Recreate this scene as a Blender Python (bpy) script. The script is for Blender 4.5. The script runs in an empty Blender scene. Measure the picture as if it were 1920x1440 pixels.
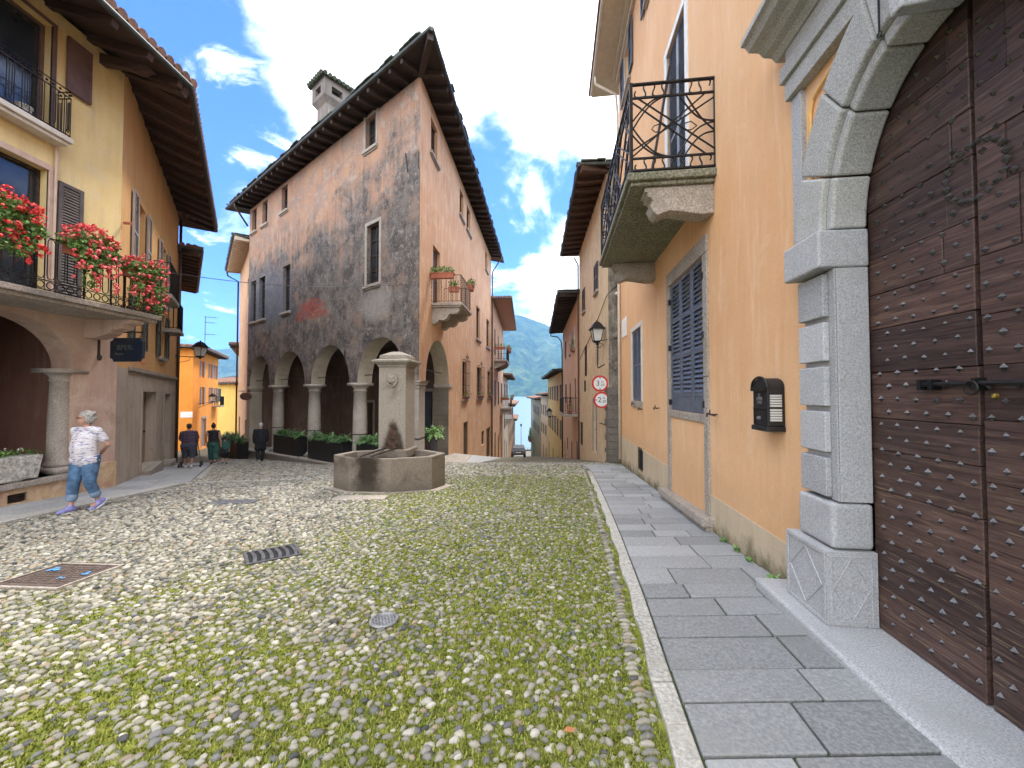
import bpy, bmesh, math, random
import numpy as np
from mathutils import Vector, Matrix, noise as mnoise
from mathutils.geometry import tessellate_polygon

C = bpy.context.scene.collection
R = math.radians
EYE = 1.6            # height of the lens above the paving (m)
FPX = 721.0          # focal length in pixels of a 1920 px wide picture
PITCH = math.atan(18 / FPX)
SP, CP = math.sin(PITCH), math.cos(PITCH)


def sstep(a, b, x):
    t = min(1.0, max(0.0, (x - a) / (b - a)))
    return t * t * (3 - 2 * t)


def soft(t):
    return 0.0 if t <= 0 else t * t / (t + 1.2)


def gz(x, y):
    """height of the paving: falls gently away, steeper down both streets"""
    yy = max(-12.0, y)
    wl = sstep(-2.0, -8.0, x)
    wr = sstep(-4.5, -2.6, x)
    z = -0.06 * yy - 0.055 * soft(min(yy, 34) - 8.5) * wl - 0.1 * soft(yy - 12.5) * wr
    return max(z, -15.9)


def ray(px, py):
    a, b = (px - 960) / FPX, (720 - py) / FPX
    return Vector((a, CP - b * SP, SP + b * CP))


def ground_at(px, py):
    r = ray(px, py)
    t = 1.0
    for _ in range(60):
        p = r * t
        h = EYE + p.z - gz(p.x, p.y)
        t += h * 1.5
        if abs(h) < 1e-4:
            break
    p = r * t
    return Vector((p.x, p.y, gz(p.x, p.y)))


def at_depth(px, py, y):
    r = ray(px, py)
    t = y / r.y
    return Vector((r.x * t, y, EYE + r.z * t))


class Wall:
    """vertical plane through A and B in plan; s runs along it, o outwards, z up"""
    def __init__(self, A, B, face=(0, 0)):
        self.A = Vector((A[0], A[1])); self.B = Vector((B[0], B[1]))
        e = self.B - self.A
        self.L = e.length
        self.d = e / self.L
        n = Vector((self.d.y, -self.d.x))
        if n.dot(Vector(face) - self.A) < 0:
            n = -n
        self.n = n
        self.ang = math.atan2(self.d.y, self.d.x)

    def at(self, s, z, o=0.0):
        p = self.A + self.d * s + self.n * o
        return Vector((p.x, p.y, z))

    def hit(self, px, py, o=0.0):
        r = ray(px, py)
        A = self.A + self.n * o
        k = A.dot(self.n) / (r.x * self.n.x + r.y * self.n.y)
        p = Vector((r.x, r.y)) * k
        return (p - A).dot(self.d), EYE + r.z * k

    def rect(self, x0, x1, y0, y1, o=0.0):
        ym = (y0 + y1) / 2
        s0, s1 = self.hit(x0, ym, o)[0], self.hit(x1, ym, o)[0]
        xm = (x0 + x1) / 2
        za, zb = self.hit(xm, y0, o)[1], self.hit(xm, y1, o)[1]
        return min(s0, s1), max(s0, s1), min(za, zb), max(za, zb)


ORI = {}


def props(o, label=None, cat=None, group=None, kind=None):
    if label: o['label'] = label
    if cat: o['category'] = cat
    if group: o['group'] = group
    if kind: o['kind'] = kind
    return o


def thing(name, label, cat, loc=(0, 0, 0), group=None, kind=None):
    o = bpy.data.objects.new(name, None)
    o.empty_display_size = 0.2
    C.objects.link(o)
    o.location = loc
    ORI[o] = Vector(loc)
    return props(o, label, cat, group, kind)


class MB:
    def __init__(self):
        self.v = []; self.f = []; self.r = []; self.cur = 0.5

    def add(self, vs, fs):
        b = len(self.v)
        self.v.extend([tuple(p) for p in vs])
        for f in fs:
            self.f.append(tuple(i + b for i in f)); self.r.append(self.cur)

    def hexa(self, p):     # p: 4 bottom, 4 top, same order
        self.add(p, [(3, 2, 1, 0), (4, 5, 6, 7), (0, 1, 5, 4), (1, 2, 6, 5), (2, 3, 7, 6), (3, 0, 4, 7)])

    def wbox(self, W, s0, s1, z0, z1, o0, o1):
        a = W.at
        self.hexa([a(s0, z0, o0), a(s1, z0, o0), a(s1, z0, o1), a(s0, z0, o1),
                   a(s0, z1, o0), a(s1, z1, o0), a(s1, z1, o1), a(s0, z1, o1)])

    def box(self, c, sx, sy, sz, rz=0.0, tilt=None):
        m = Matrix.Rotation(rz, 3, 'Z')
        if tilt is not None: m = m @ tilt
        c = Vector(c)
        q = [(-1, -1, -1), (1, -1, -1), (1, 1, -1), (-1, 1, -1), (-1, -1, 1), (1, -1, 1), (1, 1, 1), (-1, 1, 1)]
        self.hexa([c + m @ Vector((a * sx / 2, b * sy / 2, d * sz / 2)) for a, b, d in q])

    def bar(self, p0, p1, w, h=None, up=(0, 0, 1)):
        h = h or w
        p0, p1 = Vector(p0), Vector(p1)
        d = (p1 - p0).normalized()
        u = Vector(up)
        if abs(d.dot(u)) > 0.98: u = Vector((1, 0, 0))
        x = d.cross(u).normalized(); y = x.cross(d)
        vs = []
        for p in (p0, p1):
            for a, b in ((-1, -1), (1, -1), (1, 1), (-1, 1)):
                vs.append(p + x * a * w / 2 + y * b * h / 2)
        self.hexa(vs)

    def prism(self, pts, vec):
        n = len(pts); vec = Vector(vec)
        vs = [Vector(p) for p in pts] + [Vector(p) + vec for p in pts]
        fs = [tuple(range(n - 1, -1, -1)), tuple(range(n, 2 * n))]
        fs += [(i, (i + 1) % n, n + (i + 1) % n, n + i) for i in range(n)]
        self.add(vs, fs)

    def tube(self, pts, r, n=6, closed=False):
        pts = [Vector(p) for p in pts]
        m = len(pts)
        rs = r if isinstance(r, (list, tuple)) else [r] * m
        vs, fs = [], []
        ref = None
        for i, p in enumerate(pts):
            if closed: t = pts[(i + 1) % m] - pts[i - 1]
            else: t = pts[min(i + 1, m - 1)] - pts[max(i - 1, 0)]
            if t.length < 1e-9: t = Vector((0, 0, 1))
            t.normalize()
            if ref is None:
                ref = Vector((0, 0, 1)) if abs(t.z) < 0.9 else Vector((1, 0, 0))
            x = t.cross(ref)
            if x.length < 1e-4: x = t.cross(Vector((0.3, 0.9, 0.1)))
            x.normalize(); y = x.cross(t); ref = y
            for k in range(n):
                a = 2 * math.pi * k / n
                vs.append(p + (x * math.cos(a) + y * math.sin(a)) * rs[i])
        for i in range(m if closed else m - 1):
            j = (i + 1) % m
            for k in range(n):
                l = (k + 1) % n
                fs.append((i * n + k, i * n + l, j * n + l, j * n + k))
        if not closed:
            fs.append(tuple(range(n - 1, -1, -1))); fs.append(tuple((m - 1) * n + k for k in range(n)))
        self.add(vs, fs)

    def lathe(self, prof, c, n=20, rot=None, sq=False):
        c = Vector(c); vs, fs = [], []
        m = len(prof)
        for r, z in prof:
            for k in range(n):
                a = 2 * math.pi * (k + 0.5) / n
                p = Vector((r * math.cos(a), r * math.sin(a), z))
                if rot is not None: p = rot @ p
                vs.append(c + p)
        for i in range(m - 1):
            for k in range(n):
                l = (k + 1) % n
                fs.append((i * n + k, i * n + l, (i + 1) * n + l, (i + 1) * n + k))
        fs.append(tuple(range(n - 1, -1, -1))); fs.append(tuple((m - 1) * n + k for k in range(n)))
        self.add(vs, fs)

    def ball(self, c, rx, ry=None, rz=None, rot=None, n=10):
        ry = ry or rx; rz = rz or rx
        c = Vector(c)
        vs = [Vector((0, 0, -1))]
        m = n // 2 + 1
        for i in range(1, m):
            t = math.pi * i / m - math.pi / 2
            for k in range(n):
                a = 2 * math.pi * k / n
                vs.append(Vector((math.cos(t) * math.cos(a), math.cos(t) * math.sin(a), math.sin(t))))
        vs.append(Vector((0, 0, 1)))
        fs = [(0, 1 + (k + 1) % n, 1 + k) for k in range(n)]
        for i in range(m - 2):
            for k in range(n):
                l = (k + 1) % n
                fs.append((1 + i * n + k, 1 + i * n + l, 1 + (i + 1) * n + l, 1 + (i + 1) * n + k))
        b = 1 + (m - 2) * n
        fs += [(b + k, b + (k + 1) % n, len(vs) - 1) for k in range(n)]
        out = []
        for p in vs:
            q = Vector((p.x * rx, p.y * ry, p.z * rz))
            if rot is not None: q = rot @ q
            out.append(c + q)
        self.add(out, fs)

    def limb(self, pts, rs, n=10):
        """closed tapered tube with round ends"""
        pts = [Vector(p) for p in pts]
        a = (pts[0] - pts[1]).normalized(); b = (pts[-1] - pts[-2]).normalized()
        P, Q = [], []
        for k in (0.95, 0.7, 0.35):
            P.append(pts[0] + a * rs[0] * k); Q.append(rs[0] * math.sqrt(1 - k * k))
        P += pts; Q += list(rs)
        for k in (0.35, 0.7, 0.95):
            P.append(pts[-1] + b * rs[-1] * k); Q.append(rs[-1] * math.sqrt(1 - k * k))
        self.tube(P, Q, n)

    def sheet(self, W, outer, holes=(), depth=0.0, o=0.0, rev=True):
        """wall sheet in (s,z) with holes; each hole edge gets a reveal going in by depth"""
        loops = [[Vector((s, z, 0)) for s, z in outer]] + [[Vector((s, z, 0)) for s, z in h] for h in holes]
        flat = [p for l in loops for p in l]
        tris = tessellate_polygon(loops)
        self.add([W.at(p.x, p.y, o) for p in flat], [tuple(t) for t in tris])
        if depth:
            for h in holes:
                n = len(h)
                vs = [W.at(s, z, o) for s, z in h] + [W.at(s, z, o - depth) for s, z in h]
                self.add(vs, [(i, (i + 1) % n, n + (i + 1) % n, n + i) for i in range(n)])

    def build(self, name, mat, parent=None, smooth=False, bevel=0.0, seg=2, fixn=True, loc=None, remesh=0.0, sub=0):
        o0 = Vector((0, 0, 0))
        if parent is not None: o0 = ORI[parent]
        elif loc is not None: o0 = Vector(loc)
        me = bpy.data.meshes.new(name)
        me.from_pydata([tuple(Vector(p) - o0) for p in self.v], [], self.f)
        at = me.attributes.new('rnd', 'FLOAT', 'FACE')
        at.data.foreach_set('value', np.array(self.r, dtype=np.float32))
        if fixn:
            bm = bmesh.new(); bm.from_mesh(me)
            bmesh.ops.recalc_face_normals(bm, faces=bm.faces)
            bm.to_mesh(me); bm.free()
        if smooth:
            me.polygons.foreach_set('use_smooth', [True] * len(me.polygons))
        if mat: me.materials.append(mat)
        ob = bpy.data.objects.new(name, me)
        C.objects.link(ob)
        if parent is not None:
            ob.parent = parent
        else:
            ob.location = o0
        ORI[ob] = o0
        if remesh:
            m = ob.modifiers.new('remesh', 'REMESH'); m.mode = 'VOXEL'; m.voxel_size = remesh; m.use_smooth_shade = True
            m = ob.modifiers.new('smooth', 'SMOOTH'); m.factor = 0.6; m.iterations = 5
        if bevel:
            m = ob.modifiers.new('bevel', 'BEVEL'); m.width = bevel; m.segments = seg; m.limit_method = 'ANGLE'; m.angle_limit = R(35)
            if smooth is False:
                m.harden_normals = False
        if sub:
            m = ob.modifiers.new('sub', 'SUBSURF'); m.levels = sub; m.render_levels = sub
        return ob


def offset_poly(P, dist):
    """offset a CCW polygon outwards by dist (number, or one per edge)"""
    n = len(P)
    ds = dist if isinstance(dist, (list, tuple)) else [dist] * n
    out = []
    for i in range(n):
        a, b, c = Vector(P[i - 1]), Vector(P[i]), Vector(P[(i + 1) % n])
        d1 = (b - a).normalized(); d2 = (c - b).normalized()
        n1 = Vector((d1.y, -d1.x)); n2 = Vector((d2.y, -d2.x))
        p1 = a + n1 * ds[i - 1]; p2 = b + n2 * ds[i]
        den = d1.x * d2.y - d1.y * d2.x
        if abs(den) < 1e-6:
            out.append(b + n2 * ds[i]); continue
        w = p2 - p1
        k = (w.x * d2.y - w.y * d2.x) / den
        out.append(p1 + d1 * k)
    return out


def arc(cx, cz, rx, rz, a0, a1, n):
    return [(cx + rx * math.cos(a0 + (a1 - a0) * i / n), cz + rz * math.sin(a0 + (a1 - a0) * i / n)) for i in range(n + 1)]


def text_part(body, size, p, rot, mat, parent, name='lettering', depth=0.003, align='CENTER', sx=1.0, loc0=None):
    cu = bpy.data.curves.new(name, 'FONT')
    cu.body = body; cu.size = size; cu.align_x = align; cu.align_y = 'CENTER'; cu.extrude = depth
    cu.resolution_u = 3
    cu.materials.append(mat)
    tmp = bpy.data.objects.new(name + '_curve', cu)
    me = bpy.data.meshes.new_from_object(tmp)
    bpy.data.objects.remove(tmp); bpy.data.curves.remove(cu)
    if not me.materials: me.materials.append(mat)
    o = bpy.data.objects.new(name, me)
    C.objects.link(o)
    o.rotation_euler = rot
    o.scale = (sx, 1, 1)
    o.parent = parent
    o.location = Vector(p) - ORI[parent]
    ORI[o] = ORI[parent]
    return o
class NM:
    """small node-building helper"""
    def __init__(self, name):
        self.m = bpy.data.materials.new(name)
        self.m.use_nodes = True
        self.t = self.m.node_tree
        self.b = self.t.nodes['Principled BSDF']
        self._pos = None

    def n(self, typ, **kw):
        nd = self.t.nodes.new(typ)
        for k, v in kw.items(): setattr(nd, k, v)
        return nd

    def put(self, sock, val):
        if hasattr(val, 'is_output'):
            self.t.links.new(val, sock)
        elif isinstance(val, (tuple, list)):
            v = tuple(val)
            if len(v) == 3 and sock.type == 'RGBA': v = v + (1.0,)
            sock.default_value = v
        else:
            sock.default_value = val

    def pos(self):
        if self._pos is None:
            self._pos = self.n('ShaderNodeNewGeometry').outputs['Position']
        return self._pos

    def map(self, scale=(1, 1, 1), rot=(0, 0, 0), loc=(0, 0, 0), vec=None):
        """texture space: turn the world position by -rot first, then scale"""
        a = self.n('ShaderNodeMapping'); a.vector_type = 'TEXTURE'
        self.put(a.inputs['Vector'], vec if vec is not None else self.pos())
        a.inputs['Rotation'].default_value = rot
        a.inputs['Location'].default_value = loc
        b = self.n('ShaderNodeVectorMath', operation='MULTIPLY')
        self.put(b.inputs[0], a.outputs[0]); b.inputs[1].default_value = scale
        return b.outputs[0]

    def noise(self, scale, detail=4, rough=0.55, vec=None, dist=0.0):
        a = self.n('ShaderNodeTexNoise')
        self.put(a.inputs['Vector'], vec if vec is not None else self.pos())
        a.inputs['Scale'].default_value = scale; a.inputs['Detail'].default_value = detail
        a.inputs['Roughness'].default_value = rough; a.inputs['Distortion'].default_value = dist
        return a.outputs['Fac']

    def voro(self, scale, vec=None, feature='F1', out='Distance', rnd=1.0):
        a = self.n('ShaderNodeTexVoronoi'); a.feature = feature
        self.put(a.inputs['Vector'], vec if vec is not None else self.pos())
        a.inputs['Scale'].default_value = scale; a.inputs['Randomness'].default_value = rnd
        return a.outputs[out]

    def ramp(self, fac, stops, interp='LINEAR'):
        a = self.n('ShaderNodeValToRGB'); a.color_ramp.interpolation = interp
        self.put(a.inputs['Fac'], fac)
        e = a.color_ramp.elements
        while len(e) < len(stops): e.new(0.5)
        for i, (p, c) in enumerate(stops):
            e[i].position = p
            if not isinstance(c, (tuple, list)): c = (c, c, c)
            e[i].color = tuple(c) + ((1.0,) if len(c) == 3 else ())
        return a.outputs['Color']

    def rng(self, fac, a, b, c=0.0, d=1.0):
        m = self.n('ShaderNodeMapRange'); m.interpolation_type = 'SMOOTHSTEP'
        self.put(m.inputs[0], fac)
        for i, v in enumerate((a, b, c, d)): m.inputs[i + 1].default_value = v
        return m.outputs[0]

    def mix(self, fac, a, b, mode='MIX'):
        m = self.n('ShaderNodeMix', data_type='RGBA', blend_type=mode)
        self.put(m.inputs['Factor'], fac)
        self.put(m.inputs['A'] if False else m.inputs[6], a); self.put(m.inputs[7], b)
        return m.outputs[2]

    def math(self, op, a, b=0.0, clamp=False):
        m = self.n('ShaderNodeMath', operation=op); m.use_clamp = clamp
        self.put(m.inputs[0], a); self.put(m.inputs[1], b)
        return m.outputs[0]

    def sep(self, vec=None):
        s = self.n('ShaderNodeSeparateXYZ'); self.put(s.inputs[0], vec if vec is not None else self.pos())
        return s.outputs

    def attr(self, name, typ='GEOMETRY', out='Fac'):
        a = self.n('ShaderNodeAttribute'); a.attribute_name = name; a.attribute_type = typ
        return a.outputs[out]

    def bump(self, h, strength=0.3, dist=0.01):
        b = self.n('ShaderNodeBump')
        self.put(b.inputs['Height'], h)
        b.inputs['Strength'].default_value = strength; b.inputs['Distance'].default_value = dist
        self.t.links.new(b.outputs[0], self.b.inputs['Normal'])

    def done(self, col=None, rough=0.8, metal=0.0, spec=None):
        if col is not None: self.put(self.b.inputs['Base Color'], col)
        self.put(self.b.inputs['Roughness'], rough)
        self.b.inputs['Metallic'].default_value = metal
        if spec is not None: self.b.inputs['Specular IOR Level'].default_value = spec
        return self.m


def simple(name, c, rough=0.6, metal=0.0, var=0.25, scale=6.0, bump=0.0, spec=None):
    q = NM(name)
    f = q.noise(scale, 5, 0.6)
    dark = tuple(x * (1 - var) for x in c); light = tuple(min(1, x * (1 + var)) for x in c)
    col = q.mix(q.rng(f, 0.3, 0.7), dark, light)
    if bump: q.bump(q.noise(scale * 8, 4, 0.6), bump, 0.01)
    return q.done(col, rough, metal, spec)


def plaster(name, c1, c2, c3=None, streak=0.35, stain=None, stain_lo=0.55, stain_hi=0.75, scale=0.7, low=None, bump=0.25, fall=0.0):
    """limewashed render: broad clouds of tone, vertical runs, stains, a damp foot"""
    q = NM(name)
    a = q.noise(scale, 6, 0.62)
    col = q.mix(q.rng(a, 0.3, 0.7), c1, c2)
    if c3:
        col = q.mix(q.rng(q.noise(scale * 3.1, 7, 0.68, dist=0.4), 0.48, 0.68, 0, 0.8), col, c3)
    v = q.map(scale=(5, 5, 0.55))
    run = q.noise(1.0, 6, 0.65, vec=v)
    col = q.mix(q.rng(run, 0.42, 0.75, 0, streak), col, q.mix(1.0, col, (0.55, 0.5, 0.46), 'MULTIPLY'))
    col = q.mix(q.rng(q.noise(1.3, 6, 0.7, vec=v), 0.5, 0.78, 0, streak), col, q.mix(0.5, col, (0.92, 0.8, 0.62)))
    if stain:
        sn = q.noise(scale * 1.7, 8, 0.72, dist=0.6)
        col = q.mix(q.rng(sn, stain_lo, stain_hi, 0, 0.85), col, stain)
    if low:
        z0, z1, cl = low
        zz = q.math('ADD', q.math('ADD', q.sep()[2], q.math('MULTIPLY', q.sep()[1], fall)), q.math('MULTIPLY', q.noise(2.2, 6, 0.7), -0.9))
        col = q.mix(q.rng(zz, z0 - 0.45, z1 - 0.45, 0.85, 0.0), col, cl)
    fine = q.noise(26, 6, 0.7)
    col = q.mix(q.rng(fine, 0.35, 0.8, 0, 0.22), col, q.mix(1.0, col, (0.6, 0.58, 0.55), 'MULTIPLY'))
    q.bump(q.math('ADD', q.math('MULTIPLY', q.noise(5, 5, 0.6), 1.5), fine), bump, 0.012)
    return q.done(col, 0.92, spec=0.15)


def granite(name, c, c2, scale=90, speck=0.5, stain=None, bump=0.25, rnd=0.0):
    q = NM(name)
    a = q.noise(scale, 3, 0.7)
    col = q.ramp(a, [(0.36, tuple(x * (1 - speck) for x in c2)), (0.47, c2), (0.56, c), (0.68, tuple(min(1, x * 1.35) for x in c))])
    col = q.mix(q.rng(q.noise(2.5, 6, 0.65), 0.35, 0.75, 0, 0.45), col, q.mix(1.0, col, (0.6, 0.6, 0.58), 'MULTIPLY'))
    if stain:
        col = q.mix(q.rng(q.noise(1.6, 8, 0.7, dist=0.5), 0.5, 0.72, 0, 0.8), col, stain)
    if rnd:
        r = q.attr('rnd')
        col = q.mix(rnd, col, q.ramp(r, [(0, tuple(x * 0.62 for x in c)), (0.5, c), (1, tuple(min(1, x * 1.3) for x in c))]))
    q.bump(q.math('ADD', a, q.math('MULTIPLY', q.noise(9, 6, 0.65), 2.6)), bump * 1.3, 0.008)
    return q.done(col, 0.75, spec=0.25)


def wood(name, c, c2, rz=0.0, along='x', scale=1.0, rough=0.6, rnd=0.5):
    q = NM(name)
    sc = {'x': (1.2, 14, 14), 'z': (14, 14, 1.2), 'y': (14, 1.2, 14)}[along]
    v = q.map(scale=tuple(x * scale for x in sc), rot=(0, 0, rz))
    a = q.noise(1.6, 7, 0.65, vec=v, dist=0.8)
    col = q.mix(q.rng(a, 0.3, 0.72), c, c2)
    r = q.attr('rnd')
    col = q.mix(rnd, col, q.mix(1.0, col, q.ramp(r, [(0, 0.45), (1, 1.5)]), 'MULTIPLY'))
    q.bump(a, 0.35, 0.006)
    return q.done(col, rough, spec=0.3)


def leafy(name, c, c2, c3=None):
    q = NM(name)
    r = q.attr('rnd')
    col = q.ramp(r, [(0.0, c), (0.6, c2), (1.0, c3 or tuple(x * 1.4 for x in c2))])
    q.b.inputs['Subsurface Weight'].default_value = 0.0
    q.put(q.b.inputs['Transmission Weight'], 0.0)
    return q.done(col, 0.55, spec=0.3)


def glassy(name, c=(0.015, 0.018, 0.022), rough=0.08):
    q = NM(name)
    f = q.noise(1.5, 3, 0.5)
    q.bump(f, 0.05, 0.05)
    return q.done(q.mix(q.rng(f, 0.3, 0.7), c, tuple(x * 1.8 for x in c)), rough, spec=0.6)


# ---------------------------------------------------------------- palette
M = {}
def orange_wall():
    q = NM('orange_brushed_limewash')
    a = q.noise(0.45, 6, 0.62)
    col = q.mix(q.rng(a, 0.3, 0.7), (0.69, 0.395, 0.205), (0.765, 0.475, 0.27))
    v = q.map(scale=(7, 7, 0.8)); run = q.noise(1.0, 7, 0.68, vec=v, dist=0.3)
    col = q.mix(q.rng(run, 0.48, 0.72, 0, 0.55), col, (0.80, 0.565, 0.37))
    v2 = q.map(scale=(10, 10, 1.0), loc=(3, 2, 7)); col = q.mix(q.rng(q.noise(1.0, 7, 0.7, vec=v2), 0.5, 0.74, 0, 0.45), col, (0.63, 0.335, 0.155))
    col = q.mix(q.rng(q.noise(1.9, 8, 0.74, dist=0.8), 0.56, 0.70, 0, 0.4), col, (0.78, 0.55, 0.37))
    zz = q.math('ADD', q.math('ADD', q.sep()[2], q.math('MULTIPLY', q.sep()[1], 0.02)), q.math('MULTIPLY', q.noise(1.6, 7, 0.7), -1.4))
    col = q.mix(q.rng(zz, -0.35, 0.25, 0.55, 0.0), col, (0.60, 0.37, 0.20))
    pk = q.noise(38, 5, 0.8); col = q.mix(q.rng(pk, 0.70, 0.74, 0, 0.5), col, (0.88, 0.70, 0.52))
    fine = q.noise(26, 6, 0.7)
    col = q.mix(q.rng(fine, 0.40, 0.8, 0, 0.22), col, q.mix(1.0, col, (0.7, 0.66, 0.6), 'MULTIPLY'))
    q.bump(q.math('ADD', q.math('MULTIPLY', q.noise(4, 6, 0.65), 2.2), fine), 0.3, 0.014)
    return q.done(col, 0.92, spec=0.15)
M['orange'] = plaster('orange_limewash', (0.76, 0.41, 0.185), (0.82, 0.475, 0.235), (0.86, 0.54, 0.30), streak=0.30, scale=0.5, bump=0.18)
M['orange'] = orange_wall()
M['plinth_beige'] = plaster('beige_plinth', (0.50, 0.40, 0.28), (0.57, 0.465, 0.33), streak=0.2, stain=(0.34, 0.28, 0.19), stain_lo=0.55, stain_hi=0.8,
                            low=(-0.02, 0.30, (0.075, 0.078, 0.035)), fall=0.06)
M['yellow'] = plaster('yellow_limewash', (0.66, 0.48, 0.215), (0.76, 0.59, 0.30), (0.66, 0.53, 0.32), streak=0.3, stain=(0.36, 0.27, 0.15), stain_lo=0.6, stain_hi=0.8)
M['peach'] = plaster('peach_limewash', (0.66, 0.37, 0.16), (0.70, 0.42, 0.19), streak=0.3, scale=0.6)
M['mauve'] = plaster('mauve_shaded_plaster', (0.50, 0.345, 0.28), (0.59, 0.44, 0.355), (0.62, 0.49, 0.41), streak=0.3, stain=(0.30, 0.22, 0.18),
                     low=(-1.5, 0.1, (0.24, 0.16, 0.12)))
M['greige'] = plaster('grey_plaster', (0.46, 0.385, 0.32), (0.54, 0.465, 0.39), (0.40, 0.335, 0.28), streak=0.35, stain=(0.30, 0.245, 0.20),
                      low=(-1.9, -0.6, (0.13, 0.11, 0.09)))
M['peeling'] = plaster('peeling_plaster', (0.42, 0.25, 0.17), (0.58, 0.42, 0.26), (0.62, 0.5, 0.36), streak=0.3, stain=(0.26, 0.15, 0.10), scale=2.2,
                       low=(-1.2, -0.7, (0.1, 0.11, 0.05)))
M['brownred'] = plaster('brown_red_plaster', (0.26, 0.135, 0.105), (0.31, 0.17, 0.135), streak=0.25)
M['salmon'] = plaster('salmon_plaster', (0.58, 0.33, 0.19), (0.64, 0.395, 0.24), (0.64, 0.45, 0.31), streak=0.5, stain=(0.46, 0.29, 0.19), stain_lo=0.55, stain_hi=0.8,
                      low=(-5.5, -1.4, (0.48, 0.27, 0.15)))
M['pinkish'] = plaster('pink_plaster', (0.60, 0.38, 0.26), (0.66, 0.46, 0.33), streak=0.35, stain=(0.48, 0.34, 0.25))
M['cream'] = plaster('cream_plaster', (0.60, 0.47, 0.31), (0.66, 0.54, 0.38), (0.5, 0.38, 0.25), streak=0.5, stain=(0.36, 0.28, 0.2))
M['beige'] = plaster('beige_plaster', (0.58, 0.44, 0.29), (0.66, 0.52, 0.35), (0.70, 0.60, 0.46), streak=0.5, stain=(0.40, 0.29, 0.19), scale=1.0)
M['ochre'] = plaster('ochre_plaster', (0.60, 0.42, 0.17), (0.66, 0.48, 0.22), streak=0.35, stain=(0.44, 0.31, 0.16))
M['greengrey'] = plaster('green_grey_plaster', (0.27, 0.28, 0.21), (0.34, 0.34, 0.26), streak=0.5, stain=(0.17, 0.18, 0.14))
M['whitish'] = plaster('white_plaster', (0.62, 0.56, 0.49), (0.68, 0.63, 0.56), streak=0.4)
M['far_orange'] = plaster('bright_orange_plaster', (0.80, 0.30, 0.055), (0.84, 0.35, 0.075), streak=0.15)
M['far_yellow'] = plaster('bright_yellow_plaster', (0.80, 0.55, 0.14), (0.84, 0.60, 0.18), streak=0.2)
M['oldstone'] = plaster('weathered_stone', (0.09, 0.075, 0.062), (0.25, 0.215, 0.175), (0.36, 0.33, 0.28), streak=0.5, stain=(0.045, 0.042, 0.04), scale=1.5, bump=0.6)
M['granite'] = granite('pale_granite', (0.44, 0.44, 0.45), (0.35, 0.35, 0.362), 85, 0.5, rnd=0.40, stain=(0.27, 0.265, 0.25))
M['granite_dk'] = granite('granite_reveal', (0.43, 0.425, 0.41), (0.33, 0.325, 0.31), 85, 0.5, stain=(0.21, 0.215, 0.165), rnd=0.35)
M['slab'] = granite('paving_granite', (0.325, 0.33, 0.332), (0.215, 0.22, 0.227), 48, 0.38, rnd=0.6, stain=(0.21, 0.215, 0.19), bump=0.35)
M['slab_l'] = granite('pavement_stone', (0.40, 0.40, 0.40), (0.30, 0.30, 0.305), 40, 0.25, rnd=0.4)
M['kerb'] = granite('kerb_stone', (0.48, 0.46, 0.42), (0.34, 0.325, 0.29), 40, 0.4, stain=(0.27, 0.25, 0.19), rnd=0.3)
M['stone'] = granite('grey_stone', (0.42, 0.37, 0.32), (0.33, 0.285, 0.245), 45, 0.3, stain=(0.22, 0.19, 0.165))
M['col'] = granite('column_stone', (0.47, 0.42, 0.37), (0.37, 0.325, 0.285), 60, 0.25, stain=(0.31, 0.27, 0.235))
M['font'] = granite('fountain_stone', (0.34, 0.30, 0.25), (0.265, 0.232, 0.192), 55, 0.3, stain=(0.24, 0.205, 0.17))
M['mossy'] = granite('mossy_stone', (0.26, 0.25, 0.19), (0.18, 0.175, 0.13), 30, 0.4, stain=(0.07, 0.085, 0.035), bump=0.5)
M['white_stone'] = granite('white_stone', (0.60, 0.585, 0.53), (0.47, 0.455, 0.41), 14, 0.4, bump=0.7)
M['iron'] = simple('black_iron', (0.018, 0.017, 0.018), 0.5, 0.5, 0.4, 12)
M['iron_rust'] = simple('brown_iron', (0.05, 0.032, 0.026), 0.6, 0.4, 0.4, 12)
M['black'] = simple('matt_black', (0.010, 0.010, 0.011), 0.55, 0, 0.3, 5)
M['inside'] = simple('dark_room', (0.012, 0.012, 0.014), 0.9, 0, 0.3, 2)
M['castiron'] = simple('cast_iron', (0.10, 0.095, 0.10), 0.6, 0.35, 0.35, 14, 0.3)
M['glass'] = glassy('window_glass')
M['glass_blue'] = glassy('blue_glass', (0.03, 0.045, 0.055), 0.12)
M['white_wood'] = simple('white_window_paint', (0.62, 0.60, 0.56), 0.5, 0, 0.1)
M['shut_blue'] = simple('slate_blue_paint', (0.088, 0.108, 0.148), 0.45, 0, 0.2, 8)
M['shut_brown'] = simple('brown_grey_paint', (0.085, 0.068, 0.066), 0.6, 0, 0.25, 5)
M['shut_green'] = simple('dark_green_paint', (0.06, 0.075, 0.07), 0.6, 0, 0.25, 5)
M['shut_grey'] = simple('grey_paint', (0.33, 0.31, 0.31), 0.6, 0, 0.15, 5)
M['panel_brown'] = simple('brown_panel', (0.13, 0.070, 0.058), 0.6, 0, 0.2, 4)
M['door_brown'] = wood('brown_door', (0.05, 0.03, 0.02), (0.10, 0.062, 0.04), 0, 'z')
M['door_grey'] = wood('grey_door', (0.20, 0.165, 0.15), (0.27, 0.225, 0.20), 0, 'z')
M['rafter'] = wood('dark_rafter', (0.030, 0.020, 0.016), (0.062, 0.042, 0.032), 0, 'x')
M['rafter_br'] = wood('brown_rafter', (0.055, 0.030, 0.022), (0.105, 0.058, 0.042), 0, 'x')
M['soffit_pink'] = simple('pink_soffit', (0.42, 0.235, 0.17), 0.8, 0, 0.15)
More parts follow.
